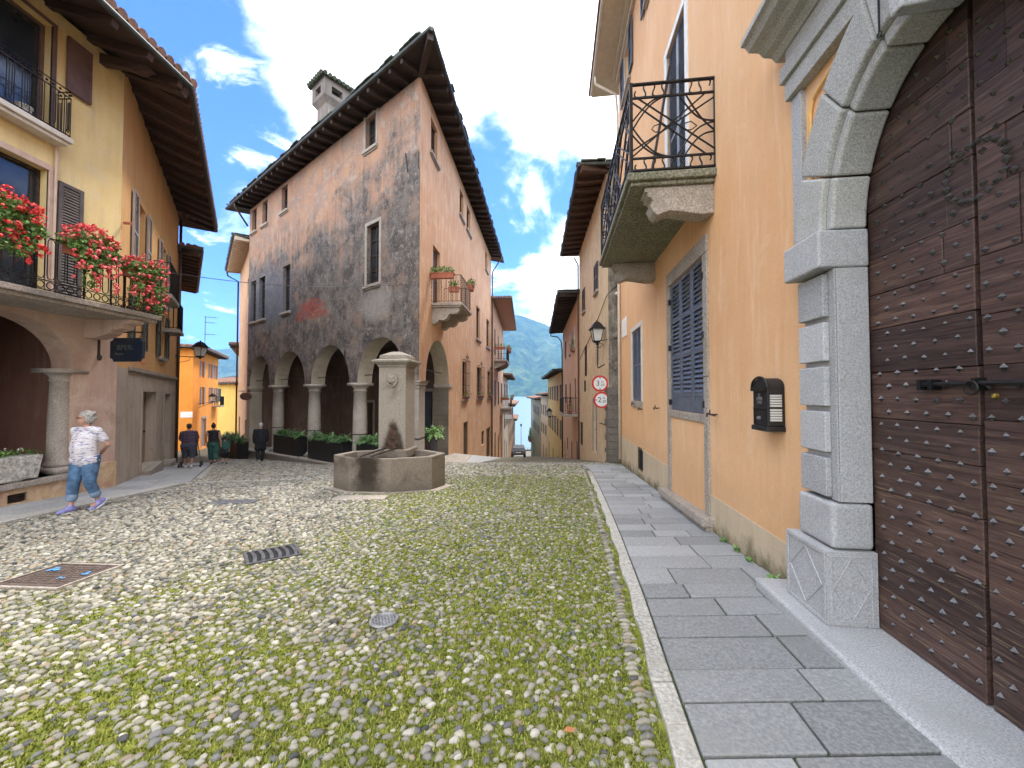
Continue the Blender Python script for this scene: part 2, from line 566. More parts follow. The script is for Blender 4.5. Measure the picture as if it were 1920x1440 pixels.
M['soffit_cream'] = simple('cream_soffit', (0.58, 0.50, 0.40), 0.8, 0, 0.08)
M['tile'] = granite('clay_tile', (0.25, 0.135, 0.09), (0.165, 0.095, 0.066), 14, 0.4, rnd=0.6, stain=(0.10, 0.085, 0.06))
M['slate'] = granite('stone_roof_slab', (0.10, 0.115, 0.085), (0.06, 0.07, 0.05), 14, 0.4, rnd=0.5, stain=(0.07, 0.10, 0.035))
M['gutter'] = simple('grey_gutter', (0.06, 0.066, 0.062), 0.5, 0.3, 0.2)
M['copper'] = simple('brown_downpipe', (0.075, 0.048, 0.038), 0.5, 0.3, 0.3)
M['pipe_yellow'] = simple('yellow_conduit', (0.70, 0.42, 0.13), 0.5, 0, 0.1)
M['terracotta'] = simple('terracotta', (0.36, 0.12, 0.07), 0.8, 0, 0.2)
M['fern'] = leafy('fern_leaves', (0.045, 0.11, 0.03), (0.10, 0.20, 0.06), (0.20, 0.32, 0.14))
M['fern_pale'] = leafy('pale_fern_leaves', (0.08, 0.17, 0.04), (0.20, 0.36, 0.10), (0.34, 0.5, 0.2))
M['gerleaf'] = leafy('geranium_leaves', (0.06, 0.13, 0.03), (0.13, 0.24, 0.06), (0.24, 0.36, 0.10))
M['gerred'] = leafy('red_petals', (0.55, 0.03, 0.03), (0.78, 0.06, 0.06), (0.9, 0.16, 0.14))
M['gerpink'] = leafy('coral_petals', (0.62, 0.06, 0.07), (0.80, 0.11, 0.12), (0.9, 0.28, 0.28))
M['bloom_white'] = leafy('white_petals', (0.6, 0.6, 0.55), (0.8, 0.8, 0.76), (0.9, 0.9, 0.88))
M['sign_red'] = simple('sign_red', (0.60, 0.025, 0.025), 0.4, 0, 0.05)
M['sign_white'] = simple('sign_white', (0.80, 0.80, 0.80), 0.4, 0, 0.03)
M['sign_navy'] = simple('sign_navy', (0.010, 0.016, 0.030), 0.35, 0, 0.2)
M['letter'] = simple('dim_lettering', (0.07, 0.085, 0.075), 0.5, 0, 0.05)
M['lampglass'] = simple('frosted_lamp_glass', (0.62, 0.62, 0.60), 0.25, 0, 0.08)
M['brass'] = simple('brass', (0.55, 0.38, 0.10), 0.35, 0.9, 0.2)
M['label'] = simple('name_labels', (0.55, 0.55, 0.53), 0.4, 0, 0.05)
M['paint_blue'] = simple('blue_paint', (0.10, 0.32, 0.66), 0.6, 0, 0.2, 12)
M['wetdark'] = simple('wet_stone', (0.022, 0.017, 0.012), 0.25, 0, 0.4, 8)


def palazzo_mat():
    """old grey-black lime render over pink plaster, with its red lunette and pale patch"""
    q = NM('weathered_palazzo_render')
    c = PAL_C; d = PAL_D
    P = q.pos(); o = q.sep()
    sx = q.math('ADD', q.math('MULTIPLY', q.math('SUBTRACT', o[0], c[0]), d[0]), q.math('MULTIPLY', q.math('SUBTRACT', o[1], c[1]), d[1]))
    z = o[2]
    pink = q.mix(q.rng(q.noise(0.8, 6, 0.65), 0.3, 0.7), (0.36, 0.215, 0.155), (0.47, 0.285, 0.19))
    pink = q.mix(q.rng(q.noise(2.4, 7, 0.7, dist=0.5), 0.52, 0.66, 0, 0.8), pink, (0.40, 0.35, 0.32))
    pink = q.mix(q.rng(q.noise(1.1, 8, 0.72, dist=0.7), 0.46, 0.62, 0, 0.7), pink, (0.27, 0.225, 0.20))
    pink = q.mix(q.rng(q.noise(7, 6, 0.7, dist=0.8), 0.60, 0.63, 0, 0.6), pink, (0.46, 0.40, 0.35))
    grey = q.mix(q.rng(q.noise(1.5, 8, 0.74, dist=0.6), 0.36, 0.64), (0.080, 0.071, 0.067), (0.205, 0.178, 0.163))
    grey = q.mix(q.rng(q.noise(3.6, 8, 0.78, dist=0.9), 0.52, 0.66, 0, 0.85), grey, (0.30, 0.275, 0.26))
    grey = q.mix(q.rng(q.noise(0.9, 7, 0.7), 0.50, 0.64, 0, 0.8), grey, (0.27, 0.185, 0.145))
    grey = q.mix(q.rng(q.noise(6.5, 8, 0.75, dist=1.0), 0.585, 0.60, 0, 0.75), grey, (0.36, 0.325, 0.295))
    grey = q.mix(q.rng(q.noise(8.5, 8, 0.75, dist=0.6), 0.60, 0.62, 0, 0.6), grey, (0.035, 0.032, 0.032))
    # how far down the black crust has eaten: lower near the corner, lower half everywhere
    h = q.math('ADD', q.math('MULTIPLY', q.math('SUBTRACT', 8.7, z), 0.13), q.math('MULTIPLY', q.noise(0.55, 7, 0.66, dist=0.5), 1.5))
    h = q.math('ADD', h, q.math('MULTIPLY', q.rng(sx, 0.3, 5.0, 0.16, -0.04), 1.0))
    run = q.noise(1.0, 6, 0.7, vec=q.map(scale=(3.2, 3.2, 0.4)))
    h = q.math('ADD', h, q.math('MULTIPLY', q.math('SUBTRACT', run, 0.5), 0.8))
    m = q.rng(h, 0.50, 0.90)
    col = q.mix(m, pink, grey)
    # bluish wash of stain on the far part
    bl = q.math('MULTIPLY', q.rng(sx, 8.5, 11.5), q.math('MULTIPLY', q.rng(z, 8.6, 7.2), q.rng(z, 4.6, 5.8)))
    col = q.mix(q.math('MULTIPLY', bl, 0.6), col, (0.15, 0.17, 0.215))

    def ell(cs, cz, rs, rz, e0, e1):
        a = q.math('DIVIDE', q.math('SUBTRACT', sx, cs), rs); b = q.math('DIVIDE', q.math('SUBTRACT', z, cz), rz)
        r2 = q.math('ADD', q.math('MULTIPLY', a, a), q.math('MULTIPLY', b, b))
        r2 = q.math('ADD', r2, q.math('MULTIPLY', q.math('SUBTRACT', q.noise(3.2, 8, 0.75), 0.5), 1.3))
        return q.rng(r2, e0, e1)
    s, zz = PAL_RED
    red = q.math('MULTIPLY', ell(s, zz, 1.55, 0.95, 1.0, 0.85), q.rng(z, zz - 0.03, zz + 0.03))
    red = q.math('MULTIPLY', red, q.rng(q.noise(5, 8, 0.78), 0.42, 0.56, 0.1, 0.95))
    col = q.mix(q.math('MULTIPLY', red, 0.9), col, (0.36, 0.085, 0.06))
    s, zz = PAL_PALE
    col = q.mix(q.math('MULTIPLY', ell(s, zz, 1.15, 0.75, 1.3, 0.2), 0.55), col, (0.36, 0.325, 0.30))
    fine = q.noise(22, 7, 0.75)
    col = q.mix(q.rng(fine, 0.42, 0.7, 0, 0.45), col, q.mix(1.0, col, (0.45, 0.44, 0.43), 'MULTIPLY'))
    thin = q.noise(1.0, 7, 0.7, vec=q.map(scale=(9, 9, 0.35)))
    col = q.mix(q.rng(thin, 0.52, 0.72, 0, 0.5), col, q.mix(1.0, col, (0.5, 0.48, 0.47), 'MULTIPLY'))
    q.bump(q.math('ADD', q.math('MULTIPLY', q.noise(4.5, 7, 0.7, dist=0.5), 2.0), fine), 0.55, 0.02)
    return q.done(col, 0.95, spec=0.1)
# ---------------------------------------------------------------- camera, light, sky
scn = bpy.context.scene
cam = bpy.data.cameras.new('camera'); cam_o = bpy.data.objects.new('camera', cam); C.objects.link(cam_o)
cam.sensor_width = 36; cam.lens = 36 * FPX / 1920
cam.clip_start = 0.05; cam.clip_end = 20000
cam_o.location = (0, 0, EYE); cam_o.rotation_euler = (R(90) + PITCH, 0, 0)
scn.camera = cam_o

SUN_AZ, SUN_EL = 32.0, 58.0      # degrees to the right of straight ahead, and up
sl = bpy.data.lights.new('sun', 'SUN'); sl.energy = 0.85; sl.angle = R(9); sl.color = (1.0, 0.94, 0.84)
so = bpy.data.objects.new('sun', sl); C.objects.link(so)
a, e = R(SUN_AZ), R(SUN_EL)
sd = Vector((math.sin(a) * math.cos(e), math.cos(a) * math.cos(e), math.sin(e)))
so.rotation_euler = (-sd).to_track_quat('-Z', 'Y').to_euler()
so.location = (0, 0, 40)

w = bpy.data.worlds.new('World'); scn.world = w; w.use_nodes = True
nt = w.node_tree; nt.nodes.clear()
def wn(t, **k):
    n = nt.nodes.new(t)
    for a_, b_ in k.items(): setattr(n, a_, b_)
    return n
def wmath(op, a_, b_=0.0, clamp=False):
    n = wn('ShaderNodeMath', operation=op); n.use_clamp = clamp
    for i, v in enumerate((a_, b_)):
        if hasattr(v, 'is_output'): nt.links.new(v, n.inputs[i])
        else: n.inputs[i].default_value = v
    return n.outputs[0]
def wrng(v, a_, b_, c_=0.0, d_=1.0):
    n = wn('ShaderNodeMapRange', interpolation_type='SMOOTHSTEP')
    nt.links.new(v, n.inputs[0])
    for i, x in enumerate((a_, b_, c_, d_)): n.inputs[i + 1].default_value = x
    return n.outputs[0]
def wmix(f, a_, b_, mode='MIX'):
    n = wn('ShaderNodeMix', data_type='RGBA', blend_type=mode)
    for s_, v in ((n.inputs['Factor'], f), (n.inputs[6], a_), (n.inputs[7], b_)):
        if hasattr(v, 'is_output'): nt.links.new(v, s_)
        else: s_.default_value = v if not isinstance(v, tuple) else tuple(v) + (1.0,)
    return n.outputs[2]
sky = wn('ShaderNodeTexSky', sky_type='NISHITA'); sky.sun_disc = False
sky.sun_elevation = R(SUN_EL); sky.sun_rotation = R(SUN_AZ)
sky.air_density = 1.0; sky.dust_density = 0.6; sky.ozone_density = 2.2
tc = wn('ShaderNodeTexCoord')
dirv = tc.outputs['Generated']
sepd = wn('ShaderNodeSeparateXYZ'); nt.links.new(dirv, sepd.inputs[0])
# cloud layer: project the direction onto a flat layer overhead
hz = wmath('ADD', wmath('MAXIMUM', sepd.outputs[2], 0.0), 0.22)
cx = wmath('DIVIDE', sepd.outputs[0], hz); cy = wmath('DIVIDE', sepd.outputs[1], hz)
cv = wn('ShaderNodeCombineXYZ'); nt.links.new(cx, cv.inputs[0]); nt.links.new(cy, cv.inputs[1])
def wnoise(scale, detail, rough, dist=0.0, off=(0, 0, 0)):
    m = wn('ShaderNodeVectorMath', operation='ADD'); nt.links.new(cv.outputs[0], m.inputs[0]); m.inputs[1].default_value = off
    n = wn('ShaderNodeTexNoise'); nt.links.new(m.outputs[0], n.inputs['Vector'])
    n.inputs['Scale'].default_value = scale; n.inputs['Detail'].default_value = detail
    n.inputs['Roughness'].default_value = rough; n.inputs['Distortion'].default_value = dist
    return n.outputs['Fac']
def toward(x, y, z, lo, hi):
    v = Vector((x, y, z)).normalized()
    d = wn('ShaderNodeVectorMath', operation='DOT_PRODUCT')
    nt.links.new(dirv, d.inputs[0]); d.inputs[1].default_value = v
    return wrng(d.outputs['Value'], lo, hi)
fb = wnoise(1.35, 9, 0.60, 0.35, (3.1, 0.4, 0))
big = toward(-0.05, 1, 0.98, 0.885, 0.965)                 # the bank of bright cloud above the old house
low = toward(0.10, 1, 0.30, 0.965, 0.995)
gapl = toward(-0.62, 1, 0.60, 0.80, 0.95)
gapr = toward(0.0, 1, 0.56, 0.978, 0.993)
base = wmath('ADD', fb, wmath('MULTIPLY', big, 0.34))
base = wmath('ADD', base, wmath('MULTIPLY', low, 0.16))
base = wmath('SUBTRACT', base, wmath('MULTIPLY', gapr, 0.22))
base = wmath('SUBTRACT', base, wmath('MULTIPLY', gapl, 0.02))
behind = wrng(sepd.outputs[1], 0.25, -0.25)               # unseen cloud added behind the viewer for whiter, brighter fill light
base = wmath('ADD', base, wmath('MULTIPLY', behind, 0.38))
over = wrng(sepd.outputs[2], 0.80, 0.93)                     # more cloud added out of view overhead, to raise the ambient light
base = wmath('ADD', base, wmath('MULTIPLY', over, 0.20))
mask = wrng(base, 0.54, 0.70)
wis = wnoise(3.6, 8, 0.66, 0.6, (1.3, 7.7, 0))           # small torn clouds in the blue
wis = wmath('ADD', wis, wmath('MULTIPLY', toward(-0.62, 1, 0.62, 0.86, 0.99), 0.07))
wis = wrng(wis, 0.625, 0.80, 0.0, 0.8)
mask = wmath('MAXIMUM', mask, wis)
shade = wnoise(2.6, 6, 0.6, 0.2, (9, 2, 0))
ccol = wmix(wrng(shade, 0.3, 0.7), (5.4, 5.7, 6.1), (9.0, 9.0, 8.9))
skyc = wmix(1.0, sky.outputs[0], (0.092, 0.215, 0.56), 'MULTIPLY')
col = wmix(mask, skyc, ccol)
bg = wn('ShaderNodeBackground'); bg.inputs['Strength'].default_value = 0.12
nt.links.new(col, bg.inputs['Color'])
wo = wn('ShaderNodeOutputWorld'); nt.links.new(bg.outputs[0], wo.inputs['Surface'])

scn.view_settings.view_transform = 'Standard'
scn.view_settings.look = 'None'
scn.view_settings.exposure = 2.22
scn.view_settings.gamma = 1.0
try:
    scn.cycles.use_denoising = True
    scn.cycles.max_bounces = 8; scn.cycles.diffuse_bounces = 5; scn.cycles.glossy_bounces = 3
    scn.cycles.volume_bounces = 1
except Exception:
    pass

# ---------------------------------------------------------------- lines shared by ground and walls
RW = lambda y: 2.146 + 0.1165 * y                     # right-hand house wall, x at depth y
KERB = [(0.35, -3.0), (0.60, 0.6), (0.74, 1.75), (0.86, 2.45), (1.035, 3.4), (1.30, 5.0), (1.52, 6.45), (1.86, 8.8), (2.2, 11.35)]
def kerb_x(y):
    for (xa, ya), (xb, yb) in zip(KERB, KERB[1:]):
        if y <= yb: return xa + (xb - xa) * (y - ya) / (yb - ya)
    return KERB[-1][0]
LW = -9.0                                              # bank house front wall
BC = (-9.0, 8.75)                                      # its corner
BE = (-14.1, 16.1)                                     # far end of its side wall
LK = [(-7.45, -3.0), (-7.5, 4.0), (-7.58, 5.6), (-7.7, 8.6), (-7.85, 9.3)]   # outer line of the left pavement
def lk_x(y):
    for (xa, ya), (xb, yb) in zip(LK, LK[1:]):
        if y <= yb: return xa + (xb - xa) * (y - ya) / (yb - ya)
    return LK[-1][0]
PAL_C = (-3.03, 12.5); PAL_D = Vector((-0.79, 0.613)).normalized()
PAL_E = (PAL_C[0] + PAL_D.x * 15.2, PAL_C[1] + PAL_D.y * 15.2)
PAL_R = (-1.62, 29.5)
WP = Wall(PAL_C, PAL_E)          # arcaded front of the old house
WQ = Wall(PAL_C, PAL_R, face=(3, 14))
PAL_RED = (WP.hit(582, 600)[0], WP.hit(582, 598)[1])
PAL_PALE = (WP.hit(706, 568)[0], WP.hit(706, 568)[1])
M['palazzo'] = palazzo_mat()
FONT_C = (-2.79, 8.85)           # fountain centre

# ---------------------------------------------------------------- ground
def moss_amt(x, y):
    n = mnoise.fractal(Vector((x * 0.55, y * 0.55, 3.3)), 0.9, 2.1, 5)
    n2 = mnoise.fractal(Vector((x * 2.1, y * 2.1, 8.3)), 0.8, 2.1, 4)
    t = 0.54 + 0.12 * (x + 2.2) + 0.32 * n + 0.22 * n2
    t += 0.28 * sstep(3.4, 1.6, y) * sstep(-4.2, -1.5, x)
    t += 0.40 * math.exp(-((x + 2.0) ** 2 / 3.0 + (y - 7.6) ** 2 / 0.7))
    t += 0.25 * math.exp(-((x + 4.2) ** 2 / 0.5 + (y - 9.9) ** 2 / 0.2))
    t -= 0.55 * math.exp(-((x + 4.4) ** 2 / 5.0 + (y - 6.3) ** 2 / 5.0))
    t -= 0.35 * sstep(9.2, 10.6, y) * sstep(-1.0, -2.5, x)
    t += 0.30 * math.exp(-((x + 0.2) ** 2 / 2.5 + (y - 8.2) ** 2 / 3.5))
    if x > kerb_x(y) - 0.35 and y < 11: t += 0.25
    return min(1.0, max(0.0, t))

def axis(segs):
    out = []
    for a_, b_, st in segs:
        n = max(1, round((b_ - a_) / st))
        out += [a_ + (b_ - a_) * i / n for i in range(n)]
    out.append(segs[-1][1])
    return out
xs = axis([(-2500, -300, 550), (-300, -60, 40), (-60, -18, 3), (-18, -9, 0.5), (-9, 3, 0.16), (3, 8, 0.6), (8, 60, 5), (60, 300, 40), (300, 2500, 550)])
ys = axis([(-600, -60, 90), (-60, -4, 4), (-4, 11, 0.16), (11, 30, 0.5), (30, 60, 1.5), (60, 116, 4), (116, 119, 3)])
nx, ny = len(xs), len(ys)
gv = [(x, y, gz(x, y)) for y in ys for x in xs]
gf = [(j * nx + i, j * nx + i + 1, (j + 1) * nx + i + 1, (j + 1) * nx + i) for j in range(ny - 1) for i in range(nx - 1)]
# the sheet drops at the lake wall
k0 = len(gv)
gv += [(x, 119.2, -19.5) for x in xs]
gf += [((ny - 1) * nx + i, (ny - 1) * nx + i + 1, k0 + i + 1, k0 + i) for i in range(nx - 1)]
me = bpy.data.meshes.new('ground'); me.from_pydata(gv, [], gf)
at_ = me.attributes.new('moss', 'FLOAT', 'POINT')
at_.data.foreach_set('value', np.array([moss_amt(x, y) if (-10 < x < 4 and -4 < y < 14) else 0.15 for x, y, z in gv], dtype=np.float32))
me.polygons.foreach_set('use_smooth', [True] * len(me.polygons))
ground = bpy.data.objects.new('ground', me); C.objects.link(ground); ORI[ground] = Vector()
props(ground, 'sloping earth and cobble bed of the small square and both streets', 'ground', kind='structure')
q = NM('cobbled_earth')
ms = q.attr('moss')
vec = q.map(scale=(1.0, 1.5, 1.0))
dv = q.voro(11.0, vec=vec); dc = q.voro(11.0, vec=vec, out='Color')
stonec = q.ramp(q.sep(dc)[0], [(0, (0.10, 0.10, 0.105)), (0.35, (0.22, 0.21, 0.20)), (0.7, (0.34, 0.32, 0.29)), (1, (0.46, 0.44, 0.40))])
sand = q.mix(q.rng(q.noise(9, 6, 0.7), 0.3, 0.7), (0.085, 0.077, 0.050), (0.20, 0.18, 0.12))
green = q.mix(q.rng(q.noise(14, 7, 0.75), 0.3, 0.7), (0.10, 0.118, 0.02), (0.26, 0.275, 0.05))
green = q.mix(q.rng(q.noise(1.9, 5, 0.6), 0.5, 0.7, 0, 0.6), green, (0.06, 0.13, 0.03))
mm = q.rng(q.math('ADD', ms, q.math('MULTIPLY', q.math('SUBTRACT', q.noise(18, 6, 0.75), 0.5), 0.7)), 0.25, 0.6)
joint = q.mix(mm, sand, green)
yv = q.sep()[1]
far = q.rng(yv, 9.0, 12.5)
stoneness = q.math('MULTIPLY', q.rng(dv, 0.48, 0.28), q.rng(yv, 6.0, 12.0, 0.15, 1.0))
q.put(q.b.inputs['Base Color'], q.mix(stoneness, joint, stonec))
q.bump(q.math('ADD', q.math('MULTIPLY', q.rng(dv, 0.6, 0.0), 1.0), q.math('MULTIPLY', q.noise(45, 5, 0.7), 0.5)), 0.9, 0.03)
ground.data.materials.append(q.done(None, 0.95, spec=0.1))

# things let into the paving: no pebbles there
GRATE = ground_at(512, 1040); COVER = ground_at(112, 1080); ROUND = ground_at(720, 1166); FARC = ground_at(440, 942); FSLAB = ground_at(678, 934)
def blocked(x, y):
    if x > kerb_x(y) - 0.03 and y < 11.5: return True
    if y < 9.3 and x < lk_x(y) + 0.05: return True
    if ((x - FONT_C[0]) / 1.40) ** 2 + ((y - FONT_C[1]) / 0.88) ** 2 < 1: return True
    for P_, a_, b_, an in HOLES:
        dx, dy = x - P_.x, y - P_.y
        ca, sa = math.cos(an), math.sin(an)
        if abs(dx * ca + dy * sa) < a_ and abs(-dx * sa + dy * ca) < b_: return True
    if (x - ROUND.x) ** 2 + (y - ROUND.y) ** 2 < 0.125 ** 2: return True
    return False
HOLES = [(GRATE, 0.29, 0.25, R(38)), (COVER, 0.40, 0.34, R(-4)), (FARC, 0.42, 0.22, R(8)), (FSLAB, 0.50, 0.22, R(4))]

# ---------------------------------------------------------------- the pebbles: one scattered mass
rg = random.Random(7)
PTS, ROT, SCL, COL = [], [], [], []
tones = [((0.33, 0.305, 0.245), 34), ((0.42, 0.39, 0.315), 26), ((0.25, 0.238, 0.205), 20), ((0.185, 0.185, 0.175), 11), ((0.10, 0.10, 0.10), 6), ((0.35, 0.275, 0.19), 7), ((0.52, 0.49, 0.425), 10)]
bag = [c for c, k in tones for _ in range(k)]
def scatter(x0, x1, y0, y1, st, test):
    y = y0; row = 0
    while y < y1:
        x = x0 + (st / 2 if row % 2 else 0)
        while x < x1:
            X = x + rg.uniform(-0.40, 0.40) * st; Y = y + rg.uniform(-0.40, 0.40) * st
            x += st
            if not test(X, Y) or blocked(X, Y): continue
            m = moss_amt(X, Y)
            if rg.random() < 0.30 * m: continue
            big_ = rg.random()
            L = st * (0.46 + 0.22 * big_ ** 2) * (1.0 - 0.16 * m)
            if rg.random() < 0.12: L *= 0.62
            bw = L * rg.uniform(0.52, 0.85)
            h = L * rg.uniform(0.5, 0.75)
            c = rg.choice(bag); k = rg.uniform(0.66, 1.04) * (1 - 0.08 * m)
            PTS.append((X, Y, gz(X, Y) + h * (0.12 - 0.30 * m) + rg.uniform(-0.004, 0.003)))
            ROT.append((rg.uniform(-0.25, 0.25), rg.uniform(-0.25, 0.25), rg.gauss(0.25, 0.65)))
            SCL.append((L, bw, h)); COL.append((c[0] * k, c[1] * k, c[2] * k, 1))
        y += st * 0.80; row += 1
scatter(-9, 2.3, 0.9, 6.0, 0.056, lambda X, Y: abs(X) < Y * 1.42 + 0.4)
scatter(-9, 2.3, 6.0, 10.4, 0.068, lambda X, Y: X < 2.2)
scatter(-4.6, 3.6, 10.4, 14.5, 0.086, lambda X, Y: X > -3.1 and X < 3.6)
def shade_street(X, Y):
    # cobbled mouth of the left street, between its pavement and the arcade
    rel = Vector((X, Y)) - Vector(PAL_C)
    if rel.dot(WP.n) < 0.55: return False
    rb = Vector((X, Y)) - Vector(BC)
    return rb.dot(Wall(BC, BE, face=(0, 12)).n) > 1.5
scatter(-15, -3.0, 10.4, 19.0, 0.092, shade_street)
# the straight row of pebbles set on edge along the kerb
y = 1.0
while y < 11:
    X = kerb_x(y) - 0.10 + rg.uniform(-0.012, 0.012)
    m = moss_amt(X, y)
    L = rg.uniform(0.034, 0.048)
    c = rg.choice(bag)
    PTS.append((X, y, gz(X, y) - 0.002)); ROT.append((0, 0, rg.gauss(0.1, 0.12))); SCL.append((L, L * 0.48, 0.020)); COL.append((*[v * 0.85 for v in c], 1))
    y += rg.uniform(0.040, 0.060)
pm = bpy.data.meshes.new('cobblestones'); pm.from_pydata(PTS, [], [])
for nm_, ty, arr in (('rot', 'FLOAT_VECTOR', ROT), ('scl', 'FLOAT_VECTOR', SCL)):
    a_ = pm.attributes.new(nm_, ty, 'POINT'); a_.data.foreach_set('vector', np.array(arr, dtype=np.float32).ravel())
a_ = pm.attributes.new('pcol', 'FLOAT_COLOR', 'POINT'); a_.data.foreach_set('color', np.array(COL, dtype=np.float32).ravel())
pebbles = bpy.data.objects.new('cobblestones', pm); C.objects.link(pebbles)
props(pebbles, 'rounded grey and cream river pebbles set in moss and sand across the square', 'cobblestones', kind='stuff')
q = NM('river_pebble')
pc = q.attr('pcol', 'INSTANCER', 'Color')
col = q.mix(q.rng(q.noise(60, 5, 0.7), 0.3, 0.75, 0, 0.4), pc, q.mix(1.0, pc, (0.6, 0.58, 0.55), 'MULTIPLY'))
q.bump(q.noise(70, 4, 0.6), 0.25, 0.004)
peb_m = q.done(col, 0.62, spec=0.35)
gt = bpy.data.node_groups.new('pebble_scatter', 'GeometryNodeTree')
gt.interface.new_socket('Geometry', in_out='INPUT', socket_type='NodeSocketGeometry')
gt.interface.new_socket('Geometry', in_out='OUTPUT', socket_type='NodeSocketGeometry')
gi = gt.nodes.new('NodeGroupInput'); go = gt.nodes.new('NodeGroupOutput')
ico = gt.nodes.new('GeometryNodeMeshIcoSphere'); ico.inputs['Subdivisions'].default_value = 3; ico.inputs['Radius'].default_value = 1.0
pn = gt.nodes.new('ShaderNodeTexNoise'); pn.inputs['Scale'].default_value = 0.9; pn.inputs['Detail'].default_value = 2
vs_ = gt.nodes.new('ShaderNodeVectorMath'); vs_.operation = 'SUBTRACT'; vs_.inputs[1].default_value = (0.5, 0.5, 0.5)
vm_ = gt.nodes.new('ShaderNodeVectorMath'); vm_.operation = 'SCALE'; vm_.inputs['Scale'].default_value = 0.6
gt.links.new(pn.outputs['Color'], vs_.inputs[0]); gt.links.new(vs_.outputs[0], vm_.inputs[0])
spn = gt.nodes.new('GeometryNodeSetPosition'); gt.links.new(ico.outputs[0], spn.inputs['Geometry']); gt.links.new(vm_.outputs[0], spn.inputs['Offset'])
ssm = gt.nodes.new('GeometryNodeSetShadeSmooth'); gt.links.new(spn.outputs[0], ssm.inputs[0])
smt = gt.nodes.new('GeometryNodeSetMaterial'); smt.inputs['Material'].default_value = peb_m; gt.links.new(ssm.outputs[0], smt.inputs[0])
iop = gt.nodes.new('GeometryNodeInstanceOnPoints')
gt.links.new(gi.outputs[0], iop.inputs['Points']); gt.links.new(smt.outputs[0], iop.inputs['Instance'])
for nm_, sk in (('rot', 'Rotation'), ('scl', 'Scale')):
    na = gt.nodes.new('GeometryNodeInputNamedAttribute'); na.data_type = 'FLOAT_VECTOR'; na.inputs['Name'].default_value = nm_
    gt.links.new(na.outputs['Attribute'], iop.inputs[sk])
gt.links.new(iop.outputs[0], go.inputs[0])
md = pebbles.modifiers.new('scatter', 'NODES'); md.node_group = gt
print('pebbles', len(PTS))

# ---------------------------------------------------------------- moss: short tufts between the pebbles
nr = np.random.RandomState(4)
tv, tf, tr_ = [], [], []
for _ in range(130000):
    Y = 0.95 + 9.5 * nr.rand() ** 1.7
    X = nr.uniform(max(-7.6, -1.42 * Y), min(2.2, 1.42 * Y))
    m = moss_amt(X, Y)
    if nr.rand() > (m - 0.04) * 1.25 or blocked(X, Y): continue
    zz = gz(X, Y)
    tone = nr.rand()
    for b in range(4 if Y < 5 else 2):
        a_ = nr.rand() * 6.283; r_ = nr.rand() * 0.022
        x0, y0 = X + r_ * math.cos(a_), Y + r_ * math.sin(a_)
        a2 = nr.rand() * 6.283; L = nr.uniform(0.006, 0.015) * (1 + 0.1 * Y); wd = nr.uniform(0.003, 0.006) * (1 + 0.15 * Y)
        lean = nr.uniform(0.3, 1.3)
        dx, dy = math.cos(a2), math.sin(a2)
        k = len(tv)
        tv += [(x0 - dy * wd, y0 + dx * wd, zz - 0.002), (x0 + dy * wd, y0 - dx * wd, zz - 0.002), (x0 + dx * L * lean * 0.8, y0 + dy * L * lean * 0.8, zz + L)]
        tf.append((k, k + 1, k + 2)); tr_.append(tone)
gme = bpy.data.meshes.new('moss'); gme.from_pydata(tv, [], tf)
a_ = gme.attributes.new('rnd', 'FLOAT', 'FACE'); a_.data.foreach_set('value', np.array(tr_, dtype=np.float32))
gme.materials.append(leafy('moss_blades', (0.12, 0.150, 0.022), (0.235, 0.262, 0.046), (0.36, 0.36, 0.085)))
mo = bpy.data.objects.new('moss', gme); C.objects.link(mo)
props(mo, 'yellow green moss and short grass growing between the pebbles', 'moss', kind='stuff')

# ---------------------------------------------------------------- right pavement: granite slabs and kerb
rg = random.Random(21)
mb = MB()
y = -2.0
rows = []
while y < 12.6:
    dep = rg.uniform(0.27, 0.38)
    rows.append((y, min(y + dep, 12.7))); y += dep
for ya, yb in rows:
    ks = [0.0]
    cut = rg.choice([[0.36], [0.62], [0.3, 0.8], [0.42, 0.86], [0.55], [0.28, 0.74]])
    ks += [c + rg.uniform(-0.06, 0.06) for c in cut] + [1.0]
    g_ = 0.0075
    for ka, kb in zip(ks, ks[1:]):
        mb.cur = rg.random()
        def X(k, yy): 
            xa = kerb_x(min(yy, 11.35)) + 0.125
            return xa + (RW(yy) + 0.05 - xa) * k
        dz = rg.uniform(-0.006, 0.005)
        sk = 0.05 * 0.35
        top = []
        for k, yy, sx_, sy_ in ((ka, ya, g_, g_), (kb, ya, -g_, g_), (kb, yb, -g_, -g_), (ka, yb, g_, -g_)):
            x_ = X(k, yy) + sx_; y_ = yy + sy_ + 0.02 * (x_ - 1.5)
            top.append(Vector((x_, y_, gz(x_, y_) + 0.028 + dz)))
        mb.hexa([p - Vector((0, 0, 0.12)) for p in top] + top)
pav = mb.build('pavement', M['slab'], bevel=0.007, seg=2)
props(pav, 'grey granite slab pavement along the orange house', 'pavement', kind='structure')
bed = MB()
vs_l, fs_l = [], []
yy = -2.6; L_ = []
while yy < 13.0:
    L_.append(yy); yy += 0.5
for yy in L_:
    for x_ in (kerb_x(min(yy, 11.35)) + 0.02, RW(yy) + 0.4):
        vs_l.append((x_, yy, gz(x_, yy) + 0.010))
bed.add(vs_l, [(2 * i, 2 * i + 1, 2 * i + 3, 2 * i + 2) for i in range(len(L_) - 1)])
b_ = bed.build('pavement_bed', simple('mossy_joint', (0.045, 0.055, 0.02), 0.95, 0, 0.6, 9))
props(b_, 'mossy bed showing dark in the joints of the granite pavement', 'pavement bed', kind='structure')
mb = MB(); y = -2.4
